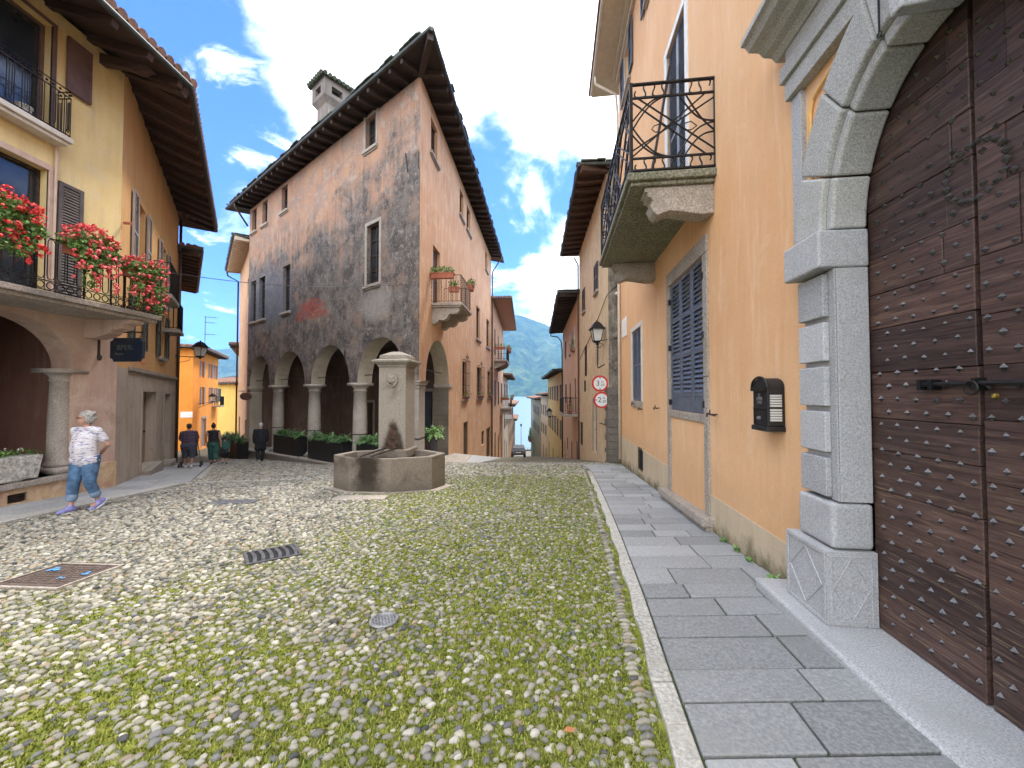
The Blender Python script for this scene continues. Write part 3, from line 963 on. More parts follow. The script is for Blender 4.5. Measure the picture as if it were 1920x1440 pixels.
while y < 11.2:
    L = rg.uniform(0.75, 1.3); yb = min(y + L, 11.35)
    mb.cur = rg.random()
    n_ = 4
    for sgm in range(n_):
        y0_, y1_ = y + (yb - y) * sgm / n_ + (0.006 if sgm == 0 else 0), y + (yb - y) * (sgm + 1) / n_ - (0.006 if sgm == n_ - 1 else 0)
        t_ = []
        for yy, sd_ in ((y0_, 0), (y0_, 1), (y1_, 1), (y1_, 0)):
            x_ = kerb_x(yy) + (0.118 if sd_ else 0.0) + ((0.012 * math.sin(yy * 7.3) + 0.009 * math.sin(yy * 17.1 + 1)) if not sd_ else 0)
            t_.append(Vector((x_, yy, gz(x_, yy) + 0.034)))
        mb.hexa([p - Vector((0, 0, 0.15)) for p in t_] + t_)
    y = yb
kb = mb.build('kerb', M['kerb'], bevel=0.008)
props(kb, 'row of worn kerb stones edging the granite pavement', 'kerb', kind='structure')

# ---------------------------------------------------------------- left pavement with its pale edging and the strip across the street
WB = Wall(BC, BE, face=(0, 12))
mb = MB(); rg = random.Random(3)
def quadg(P4, th, lift):
    t_ = [Vector((x_, y_, gz(x_, y_) + lift)) for x_, y_ in P4]
    mb.hexa([p - Vector((0, 0, th)) for p in t_] + t_)
y = -2.5
while y < 8.6:
    yb = min(y + rg.uniform(0.7, 1.2), 8.75)
    for ka, kb_ in ((0.0, 0.52), (0.52, 1.0)):
        mb.cur = rg.random()
        f = lambda k, yy: (-9.1 + (lk_x(yy) - 0.30 + 9.1) * k)
        quadg([(f(ka, y) + .004, y + .004), (f(kb_, y) - .004, y + .004), (f(kb_, yb) - .004, yb - .004), (f(ka, yb) + .004, yb - .004)], 0.1, 0.03)
    y = yb
# along the side wall
s = 0.0
while s < 8.6:
    s2 = min(s + rg.uniform(0.8, 1.2), 8.8)
    for oa, ob in ((-0.1, 0.65), (0.65, 1.32)):
        mb.cur = rg.random()
        pts_ = [WB.at(s + .004, 0, oa + .004), WB.at(s2 - .004, 0, oa + .004), WB.at(s2 - .004, 0, ob - .004), WB.at(s + .004, 0, ob - .004)]
        quadg([(p.x, p.y) for p in pts_], 0.1, 0.03)
    s = s2
# the wedge between
mb.cur = 0.5
quadg([(-9.05, 8.76), (lk_x(8.76) - 0.30, 8.76), (-7.94, 9.55), (-8.6, 9.0)], 0.1, 0.026)
pl = mb.build('left_pavement', M['slab_l'], bevel=0.006)
props(pl, 'worn stone slab pavement along the yellow house', 'pavement', kind='structure')
mb = MB(); y = -2.5
while y < 9.2:
    yb = min(y + rg.uniform(0.9, 1.5), 9.3)
    mb.cur = 0.7 + 0.3 * rg.random()
    quadg([(lk_x(y) - 0.29, y + .005), (lk_x(y), y + .005), (lk_x(yb), yb - .005), (lk_x(yb) - 0.29, yb - .005)], 0.12, 0.034)
    y = yb
P0, P1 = Vector((-7.95, 9.32)), Vector((-4.1, 10.45)); n_ = 5
for i in range(n_):
    a_, b2 = P0.lerp(P1, i / n_ + .002), P0.lerp(P1, (i + 1) / n_ - .002)
    mb.cur = 0.6 + 0.3 * rg.random()
    quadg([(a_.x, a_.y), (b2.x, b2.y), (b2.x - 0.03, b2.y + 0.16), (a_.x - 0.03, a_.y + 0.16)], 0.12, 0.022)
edge = [WB.at(t_, 0, 1.34) for t_ in (0.9, 2.4, 4.0, 5.6, 7.2, 8.8)]
for a_, b2 in zip(edge, edge[1:]):
    mb.cur = 0.5 + 0.3 * rg.random()
    d_ = WB.n * 0.16
    quadg([(a_.x, a_.y), (b2.x, b2.y), (b2.x + d_.x, b2.y + d_.y), (a_.x + d_.x, a_.y + d_.y)], 0.12, 0.024)
ke = mb.build('left_kerb', M['kerb'], bevel=0.006)
props(ke, 'pale granite edging of the left pavement and strip across the side street', 'kerb', kind='structure')

# ---------------------------------------------------------------- lake, far mountain, haze
mb = MB()
mb.add([(-6000, 119, -18.6), (6000, 119, -18.6), (6000, 9000, -18.6), (-6000, 9000, -18.6)], [(0, 1, 2, 3)])
q = NM('lake_water')
q.bump(q.noise(0.35, 6, 0.65, vec=q.map(scale=(0.5, 1.6, 1))), 0.35, 0.3)
lk = mb.build('lake', q.done((0.10, 0.17, 0.19), 0.42, spec=0.7), fixn=False)
props(lk, 'calm pale blue lake at the foot of the street', 'lake', kind='structure')

def ridge(name, label, y0, y1, prof, seed, mat):
    X = np.linspace(-3600, 3600, 181); Yn = 30
    vs_, fs_ = [], []
    for j in range(Yn + 1):
        t = j / Yn
        for x in X:
            h = np.interp(x, [p[0] for p in prof], [p[1] for p in prof])
            n1 = mnoise.fractal(Vector((x * 0.0011, t * 2.2, seed)), 0.85, 2.1, 7)
            n2 = abs(mnoise.fractal(Vector((x * 0.0028, t * 2.0, seed + 7)), 0.8, 2.1, 6))
            z = h * (t ** 0.95) * (1 + 0.10 * n1 * (1 - t * 0.7)) - h * 0.22 * n2 * math.sin(math.pi * t) + 12 * n1
            vs_.append((x, y0 + (y1 - y0) * t + 160 * n1 * (1 - t), -19 + max(z, -3 + 8 * t)))
    nX = len(X)
    for j in range(Yn):
        for i in range(nX - 1):
            fs_.append((j * nX + i, j * nX + i + 1, (j + 1) * nX + i + 1, (j + 1) * nX + i))
    m_ = MB(); m_.add(vs_, fs_)
    # the far side
    k = len(m_.v)
    m_.add([(x, y1 + 1200, -19) for x in X], [])
    b0 = Yn * nX
    for i in range(nX - 1):
        m_.f.append((b0 + i, b0 + i + 1, k + i + 1, k + i)); m_.r.append(0.5)
    o = m_.build(name, mat, smooth=True, fixn=False)
    return props(o, label, 'mountain', kind='structure')
q = NM('wooded_slope')
fn = q.noise(0.012, 9, 0.72)
mcol = q.mix(q.rng(fn, 0.38, 0.62), (0.010, 0.028, 0.012), (0.060, 0.10, 0.035))
mcol = q.mix(q.rng(q.noise(0.004, 8, 0.7), 0.52, 0.66, 0, 0.7), mcol, (0.14, 0.17, 0.07))
q.bump(fn, 0.8, 30)
wm = q.done(mcol, 0.95, spec=0.0)
ridge('mountain', 'wooded mountain slope rising beyond the lake', 2600, 4300,
      [(-3600, 520), (-1500, 640), (-600, 780), (-150, 880), (60, 905), (350, 800), (560, 690), (900, 560), (1500, 420), (3600, 300)], 2.0, wm)
# ---------------------------------------------------------------- building elements
def rect_poly(s0, s1, z0, z1):
    return [(s0, z0), (s1, z0), (s1, z1), (s0, z1)]


def louvre_panel(mb, W, s0, s1, z0, z1, o, cols=1, rows=2, fw=0.055, th=0.04, pitch=0.055, bottom=0.0):
    """slatted shutter leaf: stiles, rails and tilted slats"""
    cw = (s1 - s0 - fw * (cols + 1)) / cols
    z0b = z0 + bottom
    rh = (z1 - z0b - fw * (rows + 1)) / rows
    for i in range(cols + 1):
        a = s0 + i * (cw + fw)
        mb.wbox(W, a, a + fw, z0, z1, o, o + th)
    if bottom:
        for i in range(cols):
            a = s0 + fw + i * (cw + fw)
            mb.wbox(W, a, a + cw, z0, z0b, o + 0.004, o + th - 0.006)
    for j in range(rows + 1):
        z = z0b + j * (rh + fw)
        for i in range(cols):
            a = s0 + fw + i * (cw + fw)
            mb.wbox(W, a, a + cw, z, z + fw, o + 0.001, o + th - 0.001)
    for i in range(cols):
        a = s0 + fw + i * (cw + fw)
        for j in range(rows):
            zb = z0b + fw + j * (rh + fw)
            n = max(2, int(rh / pitch)); p = rh / n
            for k in range(n):
                z = zb + k * p
                # slat slopes down to the outside
                q = [W.at(a, z + p * 0.02, o + th * 0.95), W.at(a + cw, z + p * 0.02, o + th * 0.95), W.at(a + cw, z + p * 0.86, o + th * 0.1), W.at(a, z + p * 0.86, o + th * 0.1)]
                dz = Vector((0, 0, 0.009))
                mb.hexa(q + [v + dz for v in q])


def window(root, W, r, kind='pane', depth=0.18, mat_f=None, mat_p=None, sill=0.0, sill_mat=None, surround=0.0, sur_mat=None,
           panes=(2, 3), label=None, name=None, shut=None, flaps=0.0, fine=True, head=True):
    """one opening already cut in the wall: frame (the part) with pane, sill, surround; shutters are parts of the house"""
    s0, s1, z0, z1 = r
    mat_f = mat_f or M['iron_rust']; mat_p = mat_p or M['glass']
    fw = min(0.06, (s1 - s0) * 0.1)
    mb = MB()
    od = -depth
    part = None
    if kind == 'pane':
        mb.wbox(W, s0, s0 + fw, z0, z1, od, od + 0.05); mb.wbox(W, s1 - fw, s1, z0, z1, od, od + 0.05)
        mb.wbox(W, s0 + fw, s1 - fw, z0, z0 + fw, od, od + 0.05); mb.wbox(W, s0 + fw, s1 - fw, z1 - fw, z1, od, od + 0.05)
        cs, rs = panes
        for i in range(1, cs):
            c = s0 + (s1 - s0) * i / cs
            mb.wbox(W, c - fw * 0.45, c + fw * 0.45, z0 + fw, z1 - fw, od + 0.002, od + 0.046)
        for j in range(1, rs):
            c = z0 + (z1 - z0) * j / rs
            mb.wbox(W, s0 + fw, s1 - fw, c - 0.016, c + 0.016, od + 0.006, od + 0.040)
        part = mb.build(name or 'window', mat_f, root)
        g = MB(); g.wbox(W, s0 + 0.002, s1 - 0.002, z0 + 0.002, z1 - 0.002, od - 0.02, od + 0.012)
        g.build('pane', mat_p, part)
    elif kind == 'shutters':
        louvre_panel(mb, W, s0 + 0.003, (s0 + s1) / 2 - 0.003, z0 + 0.003, z1 - 0.003, od, 1, 2 if fine else 1, pitch=0.06 if fine else 0.11)
        louvre_panel(mb, W, (s0 + s1) / 2 + 0.003, s1 - 0.003, z0 + 0.003, z1 - 0.003, od, 1, 2 if fine else 1, pitch=0.06 if fine else 0.11)
        part = mb.build(name or 'shutter', mat_f, root)
        g = MB(); g.wbox(W, s0 + 0.002, s1 - 0.002, z0 + 0.002, z1 - 0.002, od - 0.03, od - 0.004)
        g.build('backing', M['inside'], part)
    elif kind == 'door':
        n = max(2, int((s1 - s0) / 0.17))
        for i in range(n):
            mb.cur = (i * 0.37) % 1.0
            a, b = s0 + (s1 - s0) * i / n, s0 + (s1 - s0) * (i + 1) / n
            mb.wbox(W, a + 0.003, b - 0.003, z0 + 0.005, z1 - 0.004, od, od + 0.04)
        part = mb.build(name or 'door', mat_f, root)
        g = MB(); g.ball(W.at(s0 + (s1 - s0) * 0.85, z0 + 1.0, od + 0.06), 0.03)
        g.build('handle', M['iron'], part)
        g = MB(); g.wbox(W, s0 + 0.002, s1 - 0.002, z0 + 0.002, z1 - 0.002, od - 0.03, od - 0.004)
        g.build('backing', M['inside'], part)
    elif kind == 'hole':
        mb.wbox(W, s0 + 0.002, s1 - 0.002, z0 + 0.002, z1 - 0.002, od - 0.02, od)
        n = max(2, int((s1 - s0) / 0.10))
        for i in range(1, n):
            a = s0 + (s1 - s0) * i / n
            mb.tube([W.at(a, z0, od + 0.05), W.at(a, z1, od + 0.05)], 0.008, 5)
        part = mb.build(name or 'vent', mat_f, root)
    if label: part['label'] = label
    if sill:
        g = MB()
        ex = sill
        g.wbox(W, s0 - ex, s1 + ex, z0 - 0.11, z0 - 0.002, -0.06, 0.10)
        g.wbox(W, s0 - ex + 0.03, s1 + ex - 0.03, z0 - 0.16, z0 - 0.112, 0.001, 0.05)
        g.build('sill', sill_mat or M['stone'], part, bevel=0.012)
    if surround:
        g = MB(); k = surround
        g.wbox(W, s0 - k, s0, z0, z1, -0.03, 0.022); g.wbox(W, s1, s1 + k, z0, z1, -0.03, 0.022)
        g.wbox(W, s0 - k, s1 + k, z1 + 0.001, z1 + k, -0.03, 0.026)
        g.build('surround', sur_mat or M['stone'], part, bevel=0.006)
    if flaps:
        for sgn in (-1, 1):
            g = MB()
            wd = (s1 - s0) / 2 * flaps
            a = s0 - wd - 0.03 if sgn < 0 else s1 + 0.03
            louvre_panel(g, W, a, a + wd, z0 + 0.01, z1 - 0.01, 0.03, 1, 2 if fine else 1, pitch=0.06 if fine else 0.12)
            g.build('shutter', shut or M['shut_grey'], root)
    return part


def roof_over(root, P, z_wall, over, slope, inset, mat, raft_mat, soffit_mat=None, raft=0.6, raft_sz=(0.11, 0.16), edges=None, rag=0.0,
              gutter=True, gut_mat=None, th=0.10, seed=1, tail=0.0):
    """hipped roof round polygon P (CCW): soffit, rafters, covering with a ragged edge of slabs or tiles, gutter"""
    n = len(P)
    ov = over if isinstance(over, (list, tuple)) else [over] * n
    E = offset_poly(P, ov)
    I = offset_poly(P, -inset)
    mo = max(ov)
    ze = z_wall - mo * slope * 0.0
    drop = lambda o: -o * slope
    vs = []
    zE = z_wall - mo * slope
    for p in E: vs.append((p.x, p.y, zE))
    for p in E: vs.append((p.x, p.y, zE + th))
    zi = z_wall + inset * slope
    for p in I: vs.append((p.x, p.y, zi))
    for p in I: vs.append((p.x, p.y, zi + th))
    fs = []
    for i in range(n):
        j = (i + 1) % n
        fs += [(i, j, n + j, n + i), (n + i, n + j, 3 * n + j, 3 * n + i), (j, i, 2 * n + i, 2 * n + j)]
    fs.append(tuple(range(3 * n, 4 * n)))
    mb = MB(); mb.add(vs, fs)
    rf = mb.build('roof', soffit_mat or raft_mat, root)
    # covering: rows of separate slabs/tiles that break the edge line
    rg = random.Random(seed)
    cot = []
    for i in range(n):
        u1 = (Vector(P[i - 1]) - Vector(P[i])).normalized(); u2 = (Vector(P[(i + 1) % n]) - Vector(P[i])).normalized()
        cot.append(1.0 / math.tan(max(0.2, u1.angle(u2)) / 2))
    mb = MB()
    for i in range(n):
        if edges is not None and i not in edges: continue
        j = (i + 1) % n
        a, b = E[i], E[j]; ia, ib = I[i], I[j]
        L = (b - a).length; d = (b - a) / L; nn = Vector((d.y, -d.x))
        run = math.hypot(mo + inset, 0)
        for row in range(4):
            s = -0.02
            while s < L:
                wd = rg.uniform(0.24, 0.46) if rag else 0.21
                mb.cur = rg.random()
                o_in = row * 0.42; jit = rg.uniform(-rag, rag) if row == 0 else rg.uniform(-0.02, 0.02)
                lift = rg.uniform(0, 0.03) if rag else 0
                k = min(max((s + wd / 2) / L, 0), 1)
                # follow hips: narrow with height
                s0c = max(s, (o_in + 0.5) * cot[i] * 1.0 - 0.45); s1c = min(s + wd - 0.01, L - (o_in + 0.5) * cot[j] + 0.45)
                if s1c - s0c > 0.06:
                    p0 = a + d * s0c + nn * (0.07 + jit - o_in); p1 = a + d * s1c + nn * (0.07 + jit - o_in)
                    z0 = zE + th + 0.012 + o_in * slope + lift + 0.012 * row
                    q0 = p0 - nn * 0.55; q1 = p1 - nn * 0.55; z1 = z0 + 0.55 * slope - 0.02
                    t = 0.05 if rag else 0.03
                    if rag:
                        mb.hexa([(p0.x, p0.y, z0), (p1.x, p1.y, z0), (q1.x, q1.y, z1), (q0.x, q0.y, z1),
                                 (p0.x, p0.y, z0 + t), (p1.x, p1.y, z0 + t), (q1.x, q1.y, z1 + t), (q0.x, q0.y, z1 + t)])
                    else:
                        c0 = (p0 + p1) / 2; c1 = (q0 + q1) / 2
                        mb.tube([(c0.x, c0.y, z0 + 0.02), (c1.x, c1.y, z1 + 0.02)], [0.098, 0.085], 8)
                s += wd
    mb.build('roof_edge', mat, rf)
    if raft:
        for i in range(n):
            if edges is not None and i not in edges: continue
            j = (i + 1) % n
            a, b = Vector(P[i]), Vector(P[j]); L = (b - a).length; d = (b - a) / L; nn = Vector((d.y, -d.x))
            if nn.dot((a + b) / 2) > 0: continue          # eaves turned away are left plain
            m = max(2, int(L / raft))
            for k in range(m + 1):
                s = L * k / m
                p0 = a + d * s - nn * 0.25; p1 = a + d * s + nn * (ov[i] - 0.04)
                zz0 = z_wall + 0.25 * slope - raft_sz[1] / 2 - 0.012; zz1 = zE + 0.04 * slope - raft_sz[1] / 2 - 0.012
                if ov[i] < mo: zz1 = z_wall - ov[i] * slope - raft_sz[1] / 2 - 0.012
                mb = MB(); mb.cur = rg.random(); mb.bar((p0.x, p0.y, zz0), (p1.x, p1.y, zz1), raft_sz[0], raft_sz[1])
                mb.build('rafter', raft_mat, rf)
        for i in range(n):      # hip beams at the corners
            if edges is not None and (i not in edges): continue
            p0 = Vector(P[i]); p1 = E[i]
            q1 = p0.lerp(p1, 0.94)
            if (p1 - p0).dot(p0) > 0: continue
            mb = MB(); mb.bar((p0.x, p0.y, z_wall - 0.14), (q1.x, q1.y, zE - 0.12), 0.17, 0.22); mb.build('hip_beam', raft_mat, rf)
    if gutter:
        mb = MB()
        for i in range(n):
            if edges is not None and i not in edges: continue
            j = (i + 1) % n
            a, b = E[i], E[j]; d = (b - a).normalized(); nn = Vector((d.y, -d.x))
            a2, b2 = a + nn * 0.02, b + nn * 0.02
            mb.tube([(a2.x, a2.y, zE + 0.02), (b2.x, b2.y, zE + 0.02)], 0.062, 8)
        mb.build('gutter', gut_mat or M['gutter'], rf)
    return rf, E, zE


def ccw(P):
    P = [Vector(p) for p in P]
    A = sum(P[i].x * P[(i + 1) % len(P)].y - P[(i + 1) % len(P)].x * P[i].y for i in range(len(P)))
    return P if A > 0 else P[::-1]


def scroll(c, x, y, r, turns=1.25, n=16, dirn=1, a0=0.0):
    """flat spiral in the plane of x and y"""
    out = []
    for i in range(n + 1):
        t = i / n
        a = a0 + dirn * turns * 2 * math.pi * t
        rr = r * (1 - 0.78 * t)
        out.append(Vector(c) + x * rr * math.cos(a) + y * rr * math.sin(a))
    return out


class Plane3:
    """vertical panel from P to Q in plan, t along 0..1, h in metres above z"""
    def __init__(self, P, Q, z):
        self.P = Vector(P); self.Q = Vector(Q); self.z = z; self.L = (self.Q - self.P).length
        self.d = (self.Q - self.P) / self.L
    def at(self, s, h):
        p = self.P + self.d * s
        return Vector((p.x, p.y, self.z + h))


def meander(L, h0, h1, n):
    """running S band between two rails: a wave whose sides lean back under its crests"""
    out = []; w = L / (n + 0.4); m, A = (h0 + h1) / 2, (h1 - h0) / 2
    k = 20
    for i in range(n * k + 1):
        t = i / k
        out.append((0.2 * w + w * (t - 0.17 * math.sin(4 * math.pi * t)), m + A * max(-1, min(1, 1.12 * math.sin(2 * math.pi * t)))))
    return out


def leaves(mb, c, rx, ry, rz, n, size, rg, shell=0.4, up=0.25, tone=None, elong=2.0):
    for _ in range(n):
        while True:
            p = Vector((rg.uniform(-1, 1), rg.uniform(-1, 1), rg.uniform(-1, 1)))
            if shell < p.length <= 1: break
        q = Vector(c) + Vector((p.x * rx, p.y * ry, p.z * rz))
        d = Vector((rg.gauss(0, 1), rg.gauss(0, 1), rg.gauss(up, 1))).normalized()
        s_ = d.cross(Vector((rg.gauss(0, 1), rg.gauss(0, 1), rg.gauss(0, 1)))).normalized()
        L = size * rg.uniform(0.6, 1.3)
        w = L / elong
        mb.cur = rg.random() if tone is None else min(1, max(0, rg.gauss(tone, 0.2)))
        mb.add([q, q + d * L * 0.5 + s_ * w * 0.5, q + d * L, q + d * L * 0.5 - s_ * w * 0.5], [(0, 1, 2, 3)])


def blossom(mb, c, r, rg, n=9):
    """one head of geranium florets"""
    for _ in range(n):
        d = Vector((rg.gauss(0, 1), rg.gauss(0, 1), rg.gauss(0.3, 1))).normalized()
        q = Vector(c) + d * r * rg.uniform(0.5, 1)
        u = d.cross(Vector((0.3, 0.2, 1))).normalized(); v = d.cross(u)
        k = r * rg.uniform(0.28, 0.45)
        mb.cur = rg.random()
        pts = [q + (u * math.cos(a) + v * math.sin(a)) * k for a in (0.2, 1.46, 2.7, 3.97, 5.2)]
        mb.add(pts, [(0, 1, 2, 3, 4)])


def fern(mb, c, rg, n=16, L=0.4, droop=0.7, wid=0.05):
    """arching fronds made of small leaflets"""
    for i in range(n):
        a = 2 * math.pi * (i + rg.random()) / n
        el = rg.uniform(0.5, 1.35); ln = L * rg.uniform(0.6, 1.15)
        p = Vector(c); d = Vector((math.cos(a) * math.cos(el), math.sin(a) * math.cos(el), math.sin(el)))
        k = 7
        tone = rg.random()
        for j in range(k):
            q = p + d * ln / k
            d = (d + Vector((0, 0, -droop * 0.9 / k * (1 + j * 0.5)))).normalized()
            side = d.cross(Vector((0, 0, 1)))
            if side.length < 0.05: side = Vector((1, 0, 0))
            side.normalize()
            w = wid * math.sin(math.pi * (j + 0.8) / (k + 1)) * 1.3 + 0.008
            mb.cur = min(1, max(0, tone + rg.uniform(-0.25, 0.25)))
            for sg in (-1, 1):
                m_ = (p + q) / 2
                mb.add([p, m_ + side * sg * w * 0.6 + d * 0.01, q + side * sg * w - Vector((0, 0, w * 0.3)), q], [(0, 1, 2, 3)])
            p = q
# ---------------------------------------------------------------- the orange house on the right
RA, RB = (RW(-3.2), -3.2), (RW(12.85), 12.85)
WR = Wall(RA, RB, face=(0, 3))
def rs(D):                              # s along the wall for depth D
    return (Vector((RW(D), D)) - WR.A).dot(WR.d)
rh = thing('orange_house', 'big orange house with slate blue louvred shutters, iron balcony and studded arched door', 'house', (RW(4), 4, gz(RW(4), 4)))
Z_EAVE = 12.45
SH = WR.rect(1258, 1320, 512, 774)       # big shutters
SHW = (WR.hit(1257, 600)[0], WR.hit(1321, 600)[0])
z_sh_top = 0.5 * (WR.hit(1258, 535)[1] + WR.hit(1318, 482)[1]); z_sh_bot = 0.5 * (WR.hit(1258, 768)[1] + WR.hit(1318, 778)[1])
sa, sb = sorted(SHW)
SM = WR.rect(1186, 1203, 617, 752)       # small shutters farther along
FWs = sorted((WR.hit(1252, 250)[0], WR.hit(1287, 250)[0]))
SLAB_Z0, SLAB_Z1 = EYE + 2.86, EYE + 3.03
fz0, fz1 = SLAB_Z1 + 0.02, SLAB_Z1 + 3.45
VENT = WR.rect(1197, 1207, 840, 882)
UPW = [WR.rect(1178, 1188, 15, 140), WR.rect(1166, 1173, 105, 190)]
# door opening
DC, DHW, DSP, DAP = 2.10, 0.70, EYE + 1.20, EYE + 2.17
dsc = rs(DC); hw = DHW / WR.d.y
door_sill = EYE - 1.665
arch_hole = [(dsc - hw, door_sill), (dsc + hw, door_sill)] + arc(dsc, DSP, hw, DAP - DSP, 0, math.pi, 24)
arch_hole = [(dsc - hw - .09, door_sill - .2), (dsc + hw + .09, door_sill - .2)] + arc(dsc, DSP, hw + .09, DAP - DSP + .12, 0, math.pi, 24)
holes = [rect_poly(sa, sb, z_sh_bot, z_sh_top), rect_poly(*SM), rect_poly(*FWs, fz0, fz1), rect_poly(*VENT)]
# upper windows: two seen edge-on far along, plus two nearer above the frame
uw = []
for D in (3.4, 8.3, 11.3):
    c = rs(D); uw.append((c - 0.45, c + 0.45, EYE + 9.15, EYE + 10.5))
holes += [rect_poly(*u) for u in uw]
mb = MB()
mb.sheet(WR, rect_poly(0, WR.L, -1.6, Z_EAVE), holes, 0.16) if False else None
loops_ = holes
mb.sheet(WR, rect_poly(0, WR.L, -1.6, Z_EAVE), [arch_hole] + holes, 0)
for h_ in holes:
    n_ = len(h_)
    mb.add([WR.at(s_, z_) for s_, z_ in h_] + [WR.at(s_, z_, -0.16) for s_, z_ in h_], [(i, (i + 1) % n_, n_ + (i + 1) % n_, n_ + i) for i in range(n_)])
BK = 9.0
p = [WR.at(0, -1.6, 0), WR.at(0, -1.6, -BK), WR.at(WR.L, -1.6, -BK), WR.at(WR.L, -1.6, 0)]
for i in range(3):
    a_, b_ = p[i], p[i + 1]
    mb.add([a_, b_, (b_.x, b_.y, Z_EAVE), (a_.x, a_.y, Z_EAVE)], [(0, 1, 2, 3)])
mb.build('wall', M['orange'], rh, fixn=False)
# beige plinth, standing 15 mm proud, interrupted by portal and old doorway
zp = EYE - 1.40
pier_far = rs(3.30); jd0, jd1 = sa - 0.17, sb + 0.17
def plinth(s0, s1, vent=None):
    mb = MB()
    pts = [(s0, -1.6), (s1, -1.6), (s1, zp), (s0, zp)]
    hs = [rect_poly(vent[0], vent[1], vent[2], min(vent[3], zp - 0.03))] if vent else []
    mb.sheet(WR, pts, hs, 0.02, 0.015)
    mb.add([WR.at(s0, zp, 0.0), WR.at(s1, zp, 0.0), WR.at(s1, zp, 0.015), WR.at(s0, zp, 0.015)], [(0, 1, 2, 3)])
    mb.build('plinth', M['plinth_beige'], rh, fixn=False)
plinth(pier_far, jd0); plinth(jd1, WR.L, VENT); plinth(0, rs(0.9))
window(rh, WR, VENT, 'hole', 0.025, M['inside'])

# cornice-like cream soffit, gutter, roof
P = ccw([WR.at(0, 0, 0).xy, WR.at(WR.L, 0, 0).xy, WR.at(WR.L, 0, -BK).xy, WR.at(0, 0, -BK).xy])
mb = MB()
E = offset_poly(P, 0.82)
mb.prism([(p_.x, p_.y, Z_EAVE - 0.02) for p_ in E], (0, 0, 0.10))
rf = mb.build('roof', M['soffit_cream'], rh)
mb = MB()
E2 = offset_poly(P, 0.95); I2 = offset_poly(P, -3.5)
vs_ = [(p_.x, p_.y, Z_EAVE + 0.10) for p_ in E2] + [(p_.x, p_.y, Z_EAVE + 1.9) for p_ in I2]
mb.add(vs_, [(i, (i + 1) % 4, 4 + (i + 1) % 4, 4 + i) for i in range(4)] + [(4, 5, 6, 7)])
mb.build('tile_covering', M['tile'], rf)
mb = MB()
for i in range(4):
    a_, b_ = E[i], E[(i + 1) % 4]
    mb.tube([(a_.x, a_.y, Z_EAVE + 0.04), (b_.x, b_.y, Z_EAVE + 0.04)], 0.075, 8)
mb.build('gutter', M['soffit_cream'], rf)
mb = MB()
mb.wbox(WR, 0, WR.L, Z_EAVE - 0.28, Z_EAVE - 0.03, 0.001, 0.10); mb.wbox(WR, 0, WR.L, Z_EAVE - 0.14, Z_EAVE - 0.022, 0.101, 0.22)
mb.build('eaves_moulding', M['soffit_cream'], rf, bevel=0.02)
e_ = WR.at(WR.L - 0.15, Z_EAVE - 0.1, 0.80)
mb = MB()
pts = [e_, e_ + Vector((0, 0, -0.25)), WR.at(WR.L - 0.12, Z_EAVE - 0.75, 0.12), WR.at(WR.L - 0.12, Z_EAVE - 1.4, 0.07), WR.at(WR.L - 0.12, EYE + 2.6, 0.07), WR.at(WR.L - 0.12, gz(3.6, 12.6) + 0.2, 0.07)]
mb.tube(pts, 0.045, 8)
mb.build('downpipe', M['soffit_cream'], rh, smooth=True)

# --- old doorway with big three-leaf shutters
mb = MB(); o = -0.055
wd = (sb - sa) / 3
for i in range(3):
    louvre_panel(mb, WR, sa + i * wd + 0.004, sa + (i + 1) * wd - 0.004, z_sh_bot + 0.004, z_sh_top - 0.004, o, 1, 3, fw=0.06, th=0.045, pitch=0.075, bottom=0.26)
sh_ = mb.build('shutter', M['shut_blue'], rh, bevel=0.003, seg=1)
sh_['label'] = 'slate blue louvred shutters of the large ground floor window'
mb = MB(); mb.wbox(WR, sa + .002, sb - .002, z_sh_bot + .002, z_sh_top - .002, -0.12, -0.075); mb.build('backing', M['white_wood'], sh_)
for zz in (z_sh_bot + 0.15, (z_sh_bot + z_sh_top) / 2, z_sh_top - 0.3):
    for ss in (sa - 0.01, sb + 0.01):
        mb = MB(); mb.wbox(WR, ss - 0.03, ss + 0.03, zz - 0.05, zz + 0.05, -0.012, 0.035); mb.build('hinge', M['iron'], sh_)
g0 = gz(RW(6), 6)
zth = lambda s: gz(*WR.at(s, 0).xy)
mb = MB(); k = 0.16
for (s0_, s1_) in ((sa - k, sa), (sb, sb + k)):
    zf = zth((s0_ + s1_) / 2) + 0.23
    zm = z_sh_bot + 0.55
    mb.wbox(WR, s0_, s1_, zf, zm - 0.004, -0.05, 0.03); mb.wbox(WR, s0_, s1_, zm + 0.004, z_sh_top, -0.05, 0.03)
mb.wbox(WR, sa - k, sb + k, z_sh_top + 0.004, z_sh_top + 0.26, -0.05, 0.032)
mb.wbox(WR, sa, sb, z_sh_bot - 0.12, z_sh_bot - 0.002, -0.10, 0.025)
mb.build('door_surround', M['stone'], rh, bevel=0.008)
mb = MB()
q0, q1 = sa - 0.30, sb + 0.36
